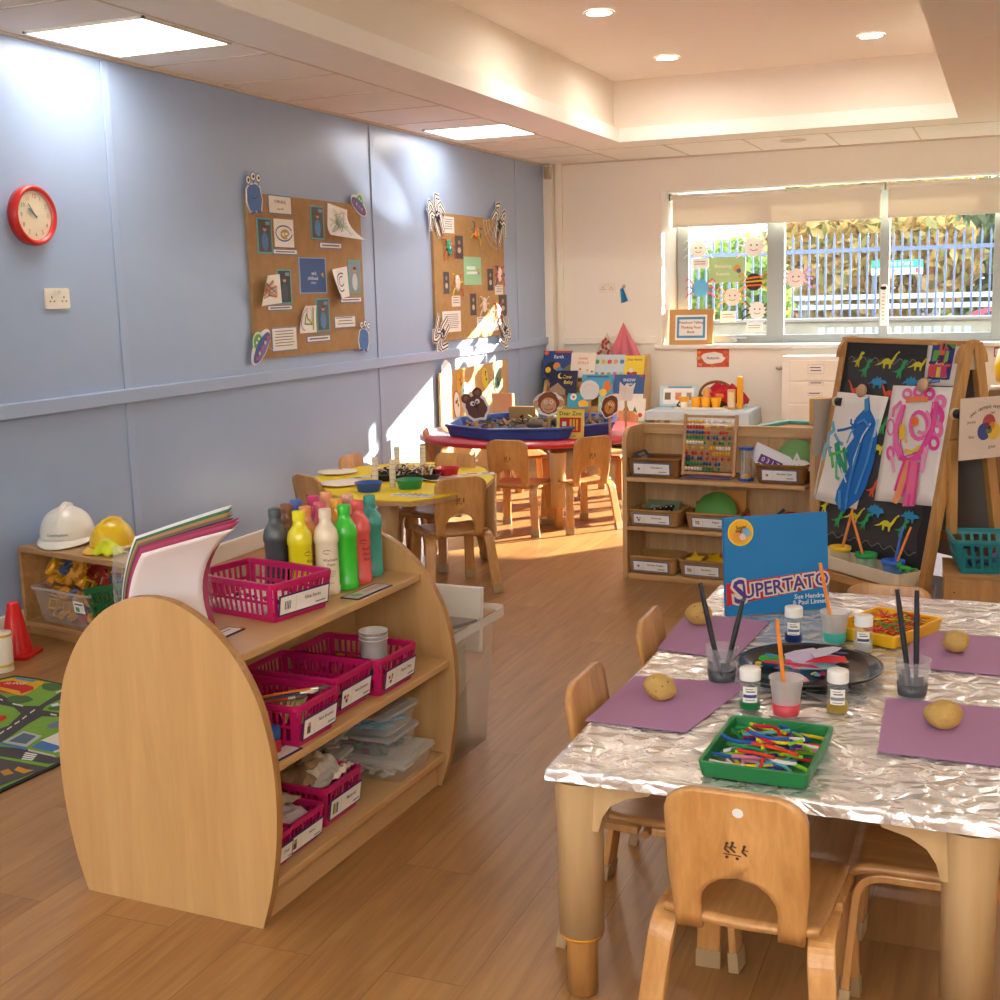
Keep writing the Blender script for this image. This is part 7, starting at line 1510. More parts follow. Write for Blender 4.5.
scrap(.01, -.015, .024, blob(0, 0, .07, .03, 9, .25, 8), '#7fb5c4', .1, .05, 'blue_tissue', 'pale blue tissue under the red scrap', m=clear('blue_tissue', '#9cc6d2', .7, .6))
scrap(-.01, -.08, .008, [(-.02, -.014), (.02, -.012), (.018, .014), (-.019, .013)], '#e0a0a8', .4, .1, 'pink_square', 'pink patterned square at the front of the black tray')
for k in range(26):
    a, r = qs.uniform(0, 6.28), qs.uniform(.03, .125); c_, n_ = [('#8a3f9a', 'purple'), ('#d9407a', 'hot pink'), ('#3a3f9a', 'deep blue'), ('#e9c63a', 'yellow'), ('#4fae4a', 'green'), ('#2f8fb0', 'teal')][k % 6]
    s = qs.uniform(.008, .016); scrap(r * math.cos(a), r * math.sin(a), .0055 + .0009 * k, blob(0, 0, s, s * qs.uniform(.5, 1), 6, .3, k), c_, qs.uniform(0, 3), qs.uniform(-.2, .2), 'collage_scrap', n_ + ' collage scrap scattered in the black tray')
# green tray of pipe cleaners
GT = [PZ(*p, FZ + .026) for p in ((735, 715), (830, 727), (806, 780), (697, 764))]
gcx = sum((p.x for p in GT)) / 4; gcy = sum((p.y for p in GT)) / 4; gw, gd = .205, .275
GTM = TR(gcx + .002, gcy, FZ + .0008, -.035)
def traymb(w, d, h, m, wall=.009, flare=.006):
    q = MB(m); O0, O1, I1, I0 = rrect(w - 2 * flare, d - 2 * flare, .012), rrect(w, d, .014), rrect(w - 2 * wall, d - 2 * wall, .01), rrect(w - 2 * wall - flare, d - 2 * wall - flare, .01); n = len(O0)
    vs = [(x, y, 0) for x, y in O0] + [(x, y, h) for x, y in O1] + [(x, y, h) for x, y in I1] + [(x, y, .004) for x, y in I0]
    q.add(vs, [tuple(range(n - 1, -1, -1)), tuple(range(3 * n, 4 * n))] + [(k * n + i, k * n + (i + 1) % n, (k + 1) * n + (i + 1) % n, (k + 1) * n + i) for k in range(3) for i in range(n)]); return q
o = traymb(gw, gd, .03, plain('#1d7a40', .45, name='green_tray_plastic')).build('green_tray', bevel=.0015); o.matrix_world = GTM; tag(o, 'green plastic tray of pipe cleaners at the front of the foil table', 'tray')
pcol = [('#c8202c', 'red'), ('#e2431f', 'orange red'), ('#e9d21f', 'yellow'), ('#8fcf2a', 'lime green'), ('#2a5fb4', 'blue'), ('#3a2a7a', 'indigo'), ('#d98aa0', 'pink'), ('#eee8e2', 'white'), ('#1f8a4a', 'green'), ('#a8405a', 'maroon'), ('#6fc0c9', 'pale blue')]
qs = random.Random(14)
for k in range(84):
    c_, n_ = pcol[qs.randrange(len(pcol))] if k < 76 else pcol[[2, 7, 4, 0, 3, 4, 1, 0][k - 76]]
    L = qs.uniform(.05, .1); bend = qs.uniform(-.6, .6) if qs.random() < .35 else qs.uniform(-.12, .12); x, y = qs.gauss(0, .04), qs.gauss(-.01, .06); x = max(-.065, min(.065, x)); y = max(-.1, min(.1, y))
    rz = qs.gauss(-.2, .55) + (1.6 if qs.random() < .14 else 0)
    if abs(x) + abs(L / 2 * math.cos(rz)) > .092: L = max(.04, 2 * (.092 - abs(x)) / max(.2, abs(math.cos(rz))))
    q = MB(plain(c_, .95, name='chenille_' + n_.replace(' ', '_'), bump=.8, bscale=900)); q.tube([(L * (t - .5), bend * L * (.25 - (t - .5) ** 2) * 2, 0) for t in (0, .25, .5, .75, 1)], .0036, 7)
    o = q.build('pipe_cleaner'); o.matrix_world = GTM @ Matrix.Translation((x, y, .0085 + .0115 * (1 - min(1, (x / .08) ** 2 + (y / .11) ** 2)) * (k / 30) + .00015 * k)) @ Matrix.Rotation(rz, 4, 'Z') @ Matrix.Rotation(qs.uniform(-.12, .12), 4, 'Y'); tag(o, n_ + ' pipe cleaner piece in the green tray', 'pipe cleaner', 'pipe cleaners in the green tray')
# yellow tray of matchsticks
YTp = [PZ(*p, FZ + .03) for p in ((853, 600), (934, 616), (895, 641), (828, 632))]
ycx, ycy = sum(p.x for p in YTp) / 4, sum(p.y for p in YTp) / 4
YTM = TR(3.575, -7.40, FZ + .0008, -.42)
o = traymb(.19, .25, .032, plain('#f0b418', .45, name='yellow_tray_plastic')).build('yellow_tray', bevel=.0015); o.matrix_world = YTM; tag(o, 'yellow plastic tray of coloured matchsticks at the back of the foil table', 'tray')
mc = [('#c8202c', 'red'), ('#2f9a3a', 'green'), ('#e9c21f', 'yellow'), ('#e2601f', 'orange'), ('#c8202c', 'red')]; mm_ = {}
for k in range(150):
    c_, n_ = mc[qs.randrange(5)]
    if c_ not in mm_: q = MB(plain(c_, .6)); q.b2((-.024, -.0013, -.0013), (.024, .0013, .0013)); mm_[c_] = q.mesh('matchstick')
    o = bpy.data.objects.new('matchstick', mm_[c_]); COL.objects.link(o); x, y = max(-.055, min(.055, qs.gauss(0, .035))), max(-.085, min(.085, qs.gauss(0, .05)))
    o.matrix_world = YTM @ Matrix.Translation((x, y, .008 + .00016 * k + .009 * (1 - min(1, (x / .08) ** 2 + (y / .11) ** 2)) * k / 80)) @ Matrix.Rotation(qs.uniform(0, 3.14), 4, 'Z') @ Matrix.Rotation(qs.uniform(-.3, .3), 4, 'Y'); tag(o, n_ + ' craft matchstick heaped in the yellow tray', 'matchstick', 'matchsticks in the yellow tray')
# the blue picture book standing open on the table
a, b_ = PZ(727, 617, FZ), PZ(829, 609, FZ)
dxy = (b_ - a); bw = dxy.length; c_ = PY(827, 513, b_.y); bh = c_.z - FZ
BKM = frame(((a.x + b_.x) / 2, (a.y + b_.y) / 2, FZ + .0012), dxy, (0, .1, 1))
BB = thing('picture_book', 'large blue picture book with a red title banner standing on the foil', 'book', BKM)
q = MB('#efe9df'); q.b2((-bw / 2 + .003, .003, -.012), (bw / 2 - .001, bh - .003, -.0015)); q.build('pages', BB)
q = MB(plain('#1b78b4', .35, name='blue_book_cover', var=.08)); q.b2((-bw / 2, 0, -.0015), (bw / 2, bh, 0)); q.b2((-bw / 2, 0, -.0145), (bw / 2, bh, -.012)); q.b2((-bw / 2 - .002, 0, -.0145), (-bw / 2, bh, 0))
X = lambda f: (f - .5) * bw
Y_ = lambda f: f * bh
tl = .045
ops = [('p', [(X(0), Y_(.105)), (X(1), Y_(.245)), (X(1), Y_(.41)), (X(0), Y_(.335))], '#c8242f'), ('c', X(.15), Y_(.845), bw * .125, '#f0c21c'), ('c', X(.15), Y_(.845), bw * .11, '#e6ab22'), ('c', X(.13), Y_(.81), bw * .06, '#e39a3a'), ('c', X(.2), Y_(.84), bw * .045, '#7fa8c8'), ('c', X(.165), Y_(.8), bw * .03, '#e9c9b8'), ('t', 'Sue Hendra', X(.8), Y_(.15), bw * .062, '#e9eef2'), ('t', '& Paul Linnet', X(.8), Y_(.09), bw * .062, '#e9eef2')]
q.draw(ops, .0004); ang = math.atan2(.1 * bh, bw)
for dx, dy, col, lz in ((-.003, -.002, '#d9cdb6', .006), (.003, .002, '#d9cdb6', .0063), (.003, -.002, '#d9cdb6', .0066), (-.003, .002, '#d9cdb6', .0069), (0, 0, '#5a3080', .0076)):
    q.use(col); bo = .022 if lz > .007 else .06; q.text('S', X(.12) + dx, Y_(.235) + dy, bw * .3, lz, ang, .95, bo); q.text('UPERTATO', X(.57) + dx, Y_(.275) + dy, bw * .178, lz, ang, .95, bo)
q.use('#241a10'); q.text('Super', X(.15), Y_(.9), bw * .045, .0076, .1); q.text('veg!', X(.13), Y_(.865), bw * .045, .0076, .1)
q.build('cover', BB)
q = MB(plain('#1a6ea6', .5)); q.b2((-bw / 2, 0, -.0015), (bw / 2 - .02, bh * .98, 0)); q.build('back_cover', BB, M=Matrix.Translation((.012, .0, -.018)) @ Matrix.Rotation(-.12, 4, 'X'))
# ================================================================== painting easel
W_ea = wood('easel_beech', '#a8743c', '#cf9c5c', 'z', 1.0)
W_eax = wood('easel_beech_rail', '#a8743c', '#cf9c5c', 'x', 1.0)
EH = 1.138
e0, e1 = PZ(852, 339, EH), PZ(972, 343, EH)
ed = (e1 - e0); ed.z = 0; EWd = ed.length; ed.normalize()
EM = frame((e0.x, e0.y, 0), ed, (-ed.y, ed.x, 0))
EA = thing('easel', 'double sided wooden painting easel with a dinosaur blackboard', 'easel', EM)
SPL = .22
fy = lambda z: -.02 - SPL * (1 - z / EH)
Pn = EM @ frame((0, fy(0), 0), (1, 0, 0), (0, SPL, EH))   # the sloping front plane, y up along the slope
SL = math.hypot(SPL, EH)
EP = lambda px, py: PP(px, py, Pn)
for sy in (-1, 1):
    for x in (.0, EWd):
        q = MB(W_ea); pth = [(x, sy * (.02 + SPL), 0), (x, sy * .02, EH)]
        q.sweep(pth, [(-.014, -.022), (.014, -.022), (.014, .022), (-.014, .022)], up=(0, 1, 0)); q.build('leg', EA, bevel=.003)
for x in (0, EWd):
    q = MB(W_ea); q.at(Matrix.Translation((x, 0, EH - .075))); q.sweep([(0, .062 * math.cos(a), .075 * math.sin(a)) for a in [k * PI / 10 for k in range(11)]], [(-.014, -.01), (.014, -.01), (.014, .01), (-.014, .01)], up=(1, 0, 0)); q.build('top_arch', EA, bevel=.002)
    q = MB(plain('#b9a890', .6)); q.at(EM @ frame((0, 0, 0)) if False else Matrix()); q.b2((x - .004, -.04, EH - .1), (x + .004, .04, EH - .02)); q.build('arch_plate', EA)
    for sy in (-1, 1): q = MB('#2a2626'); q.cyl((x + .014, sy * .09, EH - .26), (x + .05, sy * .09, EH - .26), .018, 12); q.use('#d9c09a'); q.cyl((x + .012, sy * .09, EH - .26), (x + .024, sy * .09, EH - .26), .022, 12); q.build('wing_knob', EA)
q = MB(W_eax); q.b2((-.014, -.04, EH - .012), (EWd + .014, -.008, EH + .01)); q.build('top_rail', EA, bevel=.003)
# board with its chalk-like wipe-clean cover
IM = EM.inverted() @ Pn
def panelM(lift): return IM @ Matrix.Translation((0, 0, lift))
SLt = SL
btm = EP(880, 588).y if False else .47 * SL / EH
bot_ = min(EP(826, 540).y, EP(915, 572).y) + .0
q = MB(plain('#242326', .55)); q.b2((.01, bot_, .006), (EWd - .01, SL - .01, .012)); 
W2 = EWd - .02
L0 = bot_; Hh = SL - bot_
ops = [('p', [(W2 * .06, L0 + Hh * .06)] + [(W2 * (.06 + .88 * k / 14), L0 + Hh * (.07 + .018 * (k % 2))) for k in range(15)] + [(W2 * (.94 - .02 * (k % 2)), L0 + Hh * (.1 + .78 * k / 12)) for k in range(13)] + [(W2 * (.94 - .88 * k / 14), L0 + Hh * (.9 + .022 * (k % 2))) for k in range(15)] + [(W2 * (.06 + .02 * (k % 2)), L0 + Hh * (.88 - .8 * k / 12)) for k in range(13)], '#3d3a3b')]
wave = [(W2 * (.06 + .88 * k / 40), L0 + Hh * (.905 + .014 * math.sin(k * 1.25))) for k in range(41)]; ops.append(('l', wave, .004, '#7a777a'))
ops.append(('l', [(x, L0 + Hh * .075 + .01 * math.sin(i * 1.3)) for i, x in enumerate([W2 * (.06 + .88 * k / 40) for k in range(41)])], .004, '#7a777a'))
def dino(kind, px, py, s, col, flip=1):
    c_ = EP(px, py); f = lambda pts: [(c_.x + x * s * flip, c_.y + y * s) for x, y in pts]
    if kind == 'long': P_ = [(-1.3, -.35), (-.7, -.1), (-.3, .2), (.1, .25), (.45, .1), (.8, .55), (1.15, .85), (1.3, .75), (1.05, .6), (.75, .05), (.55, -.2), (.5, -.55), (.32, -.55), (.28, -.22), (-.1, -.22), (-.15, -.55), (-.32, -.55), (-.4, -.15), (-.8, -.3)]
    elif kind == 'rex': P_ = [(-.9, -.1), (-.4, -.05), (0, .2), (.15, .6), (.3, .85), (.7, .8), (.65, .62), (.38, .5), (.5, .25), (.4, .1), (.3, .15), (.2, -.15), (.28, -.6), (.1, -.62), (.0, -.3), (-.15, -.62), (-.3, -.55), (-.2, -.2)]
    else: P_ = [(-1.1, -.15), (-.7, .05), (-.5, .35), (-.35, .2), (-.15, .5), (0, .28), (.25, .45), (.35, .2), (.75, .2), (1.0, .0), (.7, -.05), (.45, -.12), (.4, -.45), (.25, -.45), (.2, -.2), (-.2, -.2), (-.28, -.45), (-.42, -.45), (-.5, -.1)]
    ops.append(('p', f(P_), col))
Yl, Gn, Bu, Or = '#d9cf2f', '#2fa05a', '#2f8fc0', '#e2562f'
for kd, px, py, s, c_, fl in (('rex', 861, 361, .045, Yl, 1), ('rex', 868, 370, .052, Gn, 1), ('long', 890, 362, .052, Yl, 1), ('rex', 903, 371, .052, Gn, 1), ('long', 921, 365, .045, Yl, 1), ('spk', 881, 383, .055, Bu, 1), ('spk', 915, 383, .052, Bu, 1), ('long', 860, 391, .05, Or, -1), ('long', 893, 394, .05, Or, -1), ('rex', 886, 427, .05, Gn, 1), ('long', 881, 448, .05, Yl, 1), ('rex', 876, 490, .05, Or, 1), ('spk', 879, 510, .05, Bu, 1), ('long', 857, 516, .05, Yl, 1), ('long', 890, 524, .052, Yl, 1), ('spk', 880, 512, .05, Bu, 1), ('spk', 914, 517, .052, Bu, 1), ('rex', 842, 520, .05, Gn, 1), ('rex', 868, 523, .05, Gn, 1), ('rex', 906, 530, .05, Gn, 1), ('rex', 829, 506, .045, Yl, 1)): dino(kd, px, py, s, c_, fl)
q.draw(ops, .012, .0004); q.build('dinosaur_board', EA, M=IM)
for x in (.004, EWd - .004): q = MB(W_ea); q.b2((x - .012, bot_ - .05, -.004), (x + .012, SL, .018)); q.build('board_stile', EA, M=IM, bevel=.002)
q = MB(plain('#8a8178', .7)); q.b2((.01, bot_ - .02, .006), (EWd - .01, SL - .02, .012)); q.build('back_board', EA, M=EM.inverted() @ EM @ frame((0, -fy(0), 0), (1, 0, 0), (0, -SPL, EH)) @ Matrix.Scale(-1, 4, (0, 0, 1)) if False else frame((EWd, -fy(0), 0), (-1, 0, 0), (0, -SPL, EH)))
# paint tray along the bottom
tzl = bot_ * EH / SL; ty = fy(tzl)
q = MB(W_eax); q.b2((-.014, ty - .15, tzl - .075), (EWd + .014, ty - .13, tzl - .045)); q.b2((-.014, ty - .15, tzl - .075), (.01, ty + .02, tzl - .045)); q.b2((EWd - .01, ty - .15, tzl - .075), (EWd + .014, ty + .02, tzl - .045)); q.build('tray_support', EA, bevel=.003)
q = MB(plain('#e9d9bd', .4, name='cream_tray_plastic')); w_, d_, h_ = EWd - .0, .13, .055
O0, O1, I1, I0 = rrect(w_ - .03, d_ - .02, .025), rrect(w_, d_, .03), rrect(w_ - .012, d_ - .012, .026), rrect(w_ - .04, d_ - .03, .02); n = len(O0)
q.add([(x, y, 0) for x, y in O0] + [(x, y, h_) for x, y in O1] + [(x, y, h_) for x, y in I1] + [(x, y, .006) for x, y in I0], [tuple(range(n - 1, -1, -1)), tuple(range(3 * n, 4 * n))] + [(k * n + i, k * n + (i + 1) % n, (k + 1) * n + (i + 1) % n, (k + 1) * n + i) for k in range(3) for i in range(n)])
tyc = ty - .075
q.build('paint_tray', EA, M=Matrix.Translation((EWd / 2, tyc, tzl - .04)), bevel=.001)
q = MB(W_eax); q.b2((.0, SPL * .6, .33), (EWd, SPL * .6 + .02, .36)); q.build('back_rail', EA)
q = MB(W_ea); q.sweep([(EWd + .02, -.1, .78), (EWd + .02, fy(.42) + .07, .42)], [(-.01, -.02), (.01, -.02), (.01, .02), (-.01, .02)], up=(0, 1, 0)); q.build('side_strut', EA, bevel=.002)
# three no-spill paint pots
def potat(px, py, col, body, lab, brushes):
    pl = EM @ frame((0, tyc, 0), (1, 0, 0), (0, 0, 1)); v = PP(px, py, pl); p = EM @ Vector((v.x, tyc, tzl - .0335))
    o = thing('paint_pot', lab, 'paint pot', TR(p.x, p.y, p.z, 0), 'paint pots on the easel tray')
    q = MB(clear('pot_body_' + col.strip('#'), body, .55, .3)); q.lathe([(.034, 0), (.04, .07), (.001, .07)], 26, cap1=False); q.build('pot_body', o)
    q = MB(plain(body, .5)); q.lathe([(.032, .002), (.035, .035), (.001, .035)], 24); q.build('paint', o)
    q = MB(plain(col, .4, coat=.2)); q.lathe([(.041, .066), (.045, .07), (.045, .082), (.036, .084), (.012, .066), (.01, .03), (.001, .03)], 26, cap0=False, cap1=False); q.build('pot_lid', o)
    for tx, tyy, c_, l2 in brushes: stickbrush((p.x, p.y, p.z + .035), tuple(PY(tx, tyy, p.y + .03)), .0055, c_, l2, 'brushes in the easel pots')
potat(840, 548, '#f0c21c', '#d9c9a0', 'yellow lidded paint pot in the easel tray', [(853, 508, '#e8852a', 'orange brush handle standing in the yellow lidded pot')])
potat(866, 553, '#1f9a4a', '#a8c4a0', 'green lidded paint pot in the easel tray', [(851, 513, '#e8852a', 'orange brush handle leaning left out of the green lidded pot')])
potat(893, 561, '#2a62c4', '#5a86c4', 'blue lidded paint pot in the easel tray', [(911, 527, '#e8852a', 'orange brush handle in the blue lidded pot'), (903, 526, '#2a62c4', 'blue brush handle in the blue lidded pot')])
# pictures hung on the easel. corners are read on the sloping plane
def hungpic(q4, name, lab, strokes, base='#f1e9e2', lift=.02, cat='painting'):
    P = [EP(*p) for p in q4]; b = MB(plain(base, .7)); n = 10
    A, B_, C_, D = [Vector((p.x, p.y)) for p in P]    # top-left, top-right, bottom-right, bottom-left
    def at_(u, v): return A.lerp(B_, u).lerp(D.lerp(C_, u), v)
    def lz(u, v): return lift + .012 * v * math.sin(u * PI) * .6
    b.grid(lambda u, v: (at_(u, v).x, at_(u, v).y, lz(u, v)), n, n)
    zz = .001
    for op in strokes:
        b.use(plain(op[-1], .5)); zz += .0004
        if op[0] == 'p': b.add([(at_(u, v).x, at_(u, v).y, lz(u, v) + zz) for u, v in op[1]], [tuple(range(len(op[1])))])
        else:
            pts = op[1]; w = op[2]
            asp = (B_ - A).length / max(.01, (D - A).length)
            for (u0, v0), (u1, v1) in zip(pts, pts[1:]):
                d = Vector(((u1 - u0) * asp, v1 - v0)); 
                if d.length < 1e-5: continue
                d.normalize(); e = Vector((-d.y / asp, d.x)) * w / 2; ee = Vector((d.x / asp, d.y)) * w * .25
                b.add([(at_(u, v).x, at_(u, v).y, lz(u, v) + zz) for u, v in ((u0 - e.x - ee.x, v0 - e.y - ee.y), (u1 - e.x + ee.x, v1 - e.y + ee.y), (u1 + e.x + ee.x, v1 + e.y + ee.y), (u0 + e.x - ee.x, v0 + e.y - ee.y))], [(0, 1, 2, 3)]); zz += .00001
    o = b.build(name, solid=.0006); o.matrix_world = Pn; tag(o, lab, cat); return o
b1c, b2c = '#1f6fc0', '#4a9ad2'
def z1(zx, zy): # zoom (815,330)-(1000,515), 5.4x -> uv of picture one, approx bilinear
    px, py = 815 + zx * .185, 330 + zy * .185; v = (py - (392 + (px - 839) * .1)) / 108; u = (px - (839 - v * 22.5)) / (53.5 - 10 * v); return u, v
S = []
S.append(('p', [z1(*p) for p in ((318, 355), (300, 420), (250, 470), (225, 530), (240, 570), (190, 640), (215, 720), (175, 800), (150, 850), (140, 900), (165, 945), (185, 950), (260, 880), (300, 800), (340, 680), (360, 560), (350, 480), (325, 430))], b1c))
S += [('l', [z1(*p) for p in L], w_, c_) for L, w_, c_ in (
    (((150, 540), (180, 535), (230, 520)), .025, b1c), (((225, 480), (222, 500), (240, 515), (245, 485)), .018, b1c), (((120, 500), (130, 540), (100, 560), (95, 610), (110, 660)), .04, '#7fb9cf'), (((100, 600), (75, 640), (72, 690)), .045, '#8fc4d4'), (((135, 560), (160, 600), (180, 610)), .03, '#6fa9cc'), (((205, 600), (225, 550), (240, 530)), .02, '#6fa9cc'), (((150, 610), (160, 680), (190, 740)), .07, '#2f9a7a'), (((120, 660), (125, 700), (130, 730)), .035, '#5fc45a'), (((110, 670), (170, 650), (205, 640)), .03, '#5fc45a'), (((150, 700), (150, 780), (165, 790)), .03, '#6fbf9a'), (((190, 630), (200, 690), (200, 750)), .035, '#2f9a6a'), (((330, 500), (290, 560), (245, 680), (235, 740)), .018, '#dfe8f0'), (((310, 430), (310, 380)), .05, b2c), (((170, 850), (170, 930)), .04, b2c), (((345, 560), (310, 690), (250, 850)), .03, b2c), (((280, 600), (230, 760), (200, 900)), .03, '#3f86cc'), (((370, 480), (350, 560)), .03, '#a9cfe4'), (((180, 730), (205, 800)), .015, '#e3eaf0'), (((210, 880), (200, 930)), .02, b2c), (((265, 500), (300, 480), (330, 520)), .02, '#4f96d4'), (((120, 630), (122, 632)), .02, '#2f5f9a'))]
hungpic([(839, 392), (892.5, 397.5), (860, 510), (816, 499)], 'child_painting', 'blue and green sea-creature like painting hung at the left of the easel', S)
def z2(zx, zy):
    px, py = 815 + zx * .185, 330 + zy * .185; v = (py - (386 + (px - 897) * .037)) / 117; u = (px - (897 - v * 19)) / (62 - 1 * v); return u, v
pk, pk2, oc = '#e83f9a', '#ee7fb4', '#f08a4a'
def loop(cx, cy, rx, ry, a0=0, a1=360, n=16): return [z2(cx + rx * math.cos(math.radians(a0 + (a1 - a0) * i / n)), cy + ry * math.sin(math.radians(a0 + (a1 - a0) * i / n))) for i in range(n + 1)]
S = [('l', loop(525, 350, 22, 22), .03, pk2), ('l', loop(588, 340, 22, 24), .035, '#ef5fa8'), ('l', loop(648, 350, 22, 24), .035, pk), ('l', loop(705, 395, 22, 28), .045, pk2), ('l', loop(690, 470, 26, 40), .05, pk), ('l', loop(690, 540, 22, 34), .045, pk2), ('l', loop(675, 610, 22, 30), .03, pk), ('l', loop(437, 530, 20, 42), .018, pk2), ('l', loop(440, 670, 18, 30), .03, '#ef5fa8'), ('l', [z2(*p) for p in ((495, 395), (455, 430), (450, 470))], .035, pk2),
     ('l', [z2(*p) for p in ((530, 385), (580, 378), (640, 380))], .045, oc), ('l', [z2(*p) for p in ((510, 420), (490, 470), (470, 540), (470, 620), (500, 690))], .06, '#ef6fae'), ('l', [z2(*p) for p in ((690, 400), (680, 480), (660, 560), (620, 650), (580, 690))], .05, '#ea4f9f'), ('l', [z2(*p) for p in ((520, 410), (500, 520), (500, 620), (520, 690), (600, 660), (650, 560), (672, 395))], .014, pk), ('l', [z2(*p) for p in ((450, 690), (465, 770))], .035, '#f3a8c8'), ('l', [z2(*p) for p in ((640, 640), (615, 760))], .05, '#f3a0c4'),
     ('l', loop(600, 520, 46, 72), .035, '#ec62aa'), ('l', loop(620, 500, 40, 60, -60, 120), .03, '#f08fbc'), ('c', 0, '#fff')][:-1]
S += [('p', loop(580, 500, 20, 26)[:-1], '#f0762f'), ('p', loop(510, 555, 18, 45)[:-1], '#efc02f'), ('l', [z2(*p) for p in ((530, 655), (565, 665), (605, 635))], .03, '#efc83a'), ('l', loop(535, 605, 6, 8), .01, '#efc83a'), ('l', [z2(*p) for p in ((505, 695), (550, 710), (610, 685))], .045, pk), ('p', [z2(*p) for p in ((520, 715), (555, 705), (545, 800), (520, 900), (490, 945), (465, 935), (495, 830))], '#f19a62'), ('p', [z2(*p) for p in ((560, 705), (610, 715), (600, 830), (585, 950), (520, 955), (545, 850))], '#ee6f9a'), ('l', [z2(*p) for p in ((530, 715), (500, 800), (480, 870))], .03, pk), ('l', [z2(*p) for p in ((560, 720), (545, 820), (520, 900))], .025, pk), ('l', [z2(*p) for p in ((605, 720), (595, 830), (580, 940))], .02, pk), ('l', [z2(*p) for p in ((560, 890), (555, 950))], .03, pk)]
hungpic([(897, 386), (959, 388), (938, 507), (878, 501)], 'child_painting', 'pink and orange portrait painting hung at the right of the easel', S)
def z3(zx, zy): # zoom (930,330)-(1000,430) 10x
    px, py = 930 + zx * .1, 330 + zy * .1; v = (py - 339) / 47.5; u = (px - (932 - v * 5.5)) / (33.5 - v * 2.5); return u, v
S = [('p', [z3(*p) for p in ((70, 125), (295, 120), (230, 500), (15, 490))], '#3a3f8a')]
for pts, c_ in ((((140, 125), (195, 125), (180, 340), (120, 340)), '#e2603f'), (((190, 125), (295, 120), (285, 175), (190, 180)), '#5fa83a'), (((80, 210), (140, 205), (125, 310), (60, 320)), '#5fae3f'), (((200, 210), (235, 205), (215, 330), (180, 330)), '#7fae4a'), (((40, 350), (250, 345), (235, 370), (35, 380)), '#e2553f'), (((30, 370), (115, 370), (100, 480), (15, 470)), '#d9445a'), (((160, 370), (215, 365), (205, 480), (150, 480)), '#c93f6a'), (((118, 380), (148, 380), (140, 478), (108, 478)), '#e9c02a'), (((70, 125), (115, 130), (110, 158), (66, 150)), '#f0b02a'), (((20, 478), (220, 485), (215, 505), (15, 498)), '#2a3a4a')): S.append(('p', [z3(*p) for p in pts], c_))
S += [('l', [z3(*p) for p in L], .05, '#26285a') for L in (((135, 270), (180, 265)), ((125, 300), (175, 285)), ((130, 330), (170, 310)), ((190, 140), (180, 195)), ((220, 150), (260, 180)), ((60, 320), (45, 340)), ((200, 345), (240, 310)))]
S += [('l', [z3(*p) for p in ((60, 530), (80, 510), (150, 505), (155, 525), (90, 535), (50, 545))], .03, '#2a72c4'), ('l', [z3(*p) for p in ((215, 355), (255, 350))], .04, '#e2553f'), ('l', [z3(*p) for p in ((215, 150), (225, 200))], .04, '#d9365a')]
hungpic([(932, 339), (966, 341), (958, 387), (926.5, 386)], 'art_print', 'bright blocky red green and blue art print clipped at the top right of the easel', S, base='#dcd3cf', lift=.016, cat='art print')
for px, py, lab in ((868.5, 392, 'round wooden peg holding the blue painting'), (930, 386.5, 'round wooden peg holding the pink painting')):
    p = EP(px, py); q = MB(plain('#c9a27c', .5)); q.lathe([(.012, 0), (.026, .006), (.028, .014), (.02, .022), (.001, .024)], 24); o = q.build('wooden_peg'); o.matrix_world = Pn @ Matrix.Translation((p.x, p.y, .026)); tag(o, lab, 'peg', 'wooden pegs on the easel')
# colour mixing chart hanging on the side of the easel, and the back of another at the far side
SM = EM @ frame((EWd + .055, 0, 0), (0, 1, 0), (0, 0, 1))
def side(q2, name, lab, ops_, M):
    (x0, y0_), (x1, y1_) = PP(*q2[0], M), PP(*q2[1], M); w, h = abs(x1 - x0), abs(y1_ - y0_)
    card(name, lab, 'chart', M @ Matrix.Translation(((x0 + x1) / 2, (y0_ + y1_) / 2, 0)), w, h, ops_(w, h), base='#d9c3b0', th=.003)
def chart(w, h):
    r = w * .14 if w < h else h * .14
    ops = [('c', 0, h * .08, r, '#b54a4a'), ('c', -r * .75, -h * .06, r, '#3f4a86'), ('c', r * .75, -h * .06, r, '#e0b23a'), ('c', 0, -h * .03, r * .5, '#5a7a4a'), ('c', -r * .42, h * .03, r * .42, '#5a3a5a'), ('c', r * .42, h * .03, r * .42, '#d9803a'), ('c', 0, h * .0, r * .25, '#3a302e')]
    t = 'WHAT HAPPENS WHEN WE MIX'
    for i, ch in enumerate(t):
        if ch == ' ': continue
        a = math.radians(140 - 100 * i / (len(t) - 1)); ops.append(('t', ch, w * .42 * math.cos(a), -h * .02 + h * .36 * math.sin(a), .016, a - PI / 2, '#3a3236'))
    for x, y, s in ((0, .25, 'red'), (-.36, .12, 'purple'), (.36, .12, 'orange'), (-.36, -.12, 'blue'), (.36, -.12, 'yellow'), (0, -.3, 'green')): ops.append(('t', s, x * w, y * h, .016, '#5a4a48'))
    return ops
cw = PP(958, 400, SM); 
x0_, yt_, yb2 = PP(959, 431, SM).x, PP(958, 399, SM).y, PP(957, 461, SM).y
hh_ = yt_ - yb2
card('colour_chart', 'colour mixing chart with three overlapping discs on the side of the easel', 'chart', SM @ Matrix.Translation((x0_ + hh_ * .62, (yt_ + yb2) / 2, 0)), hh_ * 1.24, hh_, chart(hh_ * 1.24, hh_), base='#d9c3b0', th=.003)
SM2 = EM @ frame((-.03, 0, 0), (0, 1, 0), (0, 0, 1))
x0_, yt_, yb2 = PP(820, 425, SM2).x, PP(820, 399, SM2).y, PP(819, 455, SM2).y
card('grey_card', 'plain grey brown card hanging on the far side of the easel', 'card', SM2 @ Matrix.Translation((PP(832, 425, SM2).x, (yt_ + yb2) / 2, 0)), .2, yt_ - yb2, [], base='#a8998a')
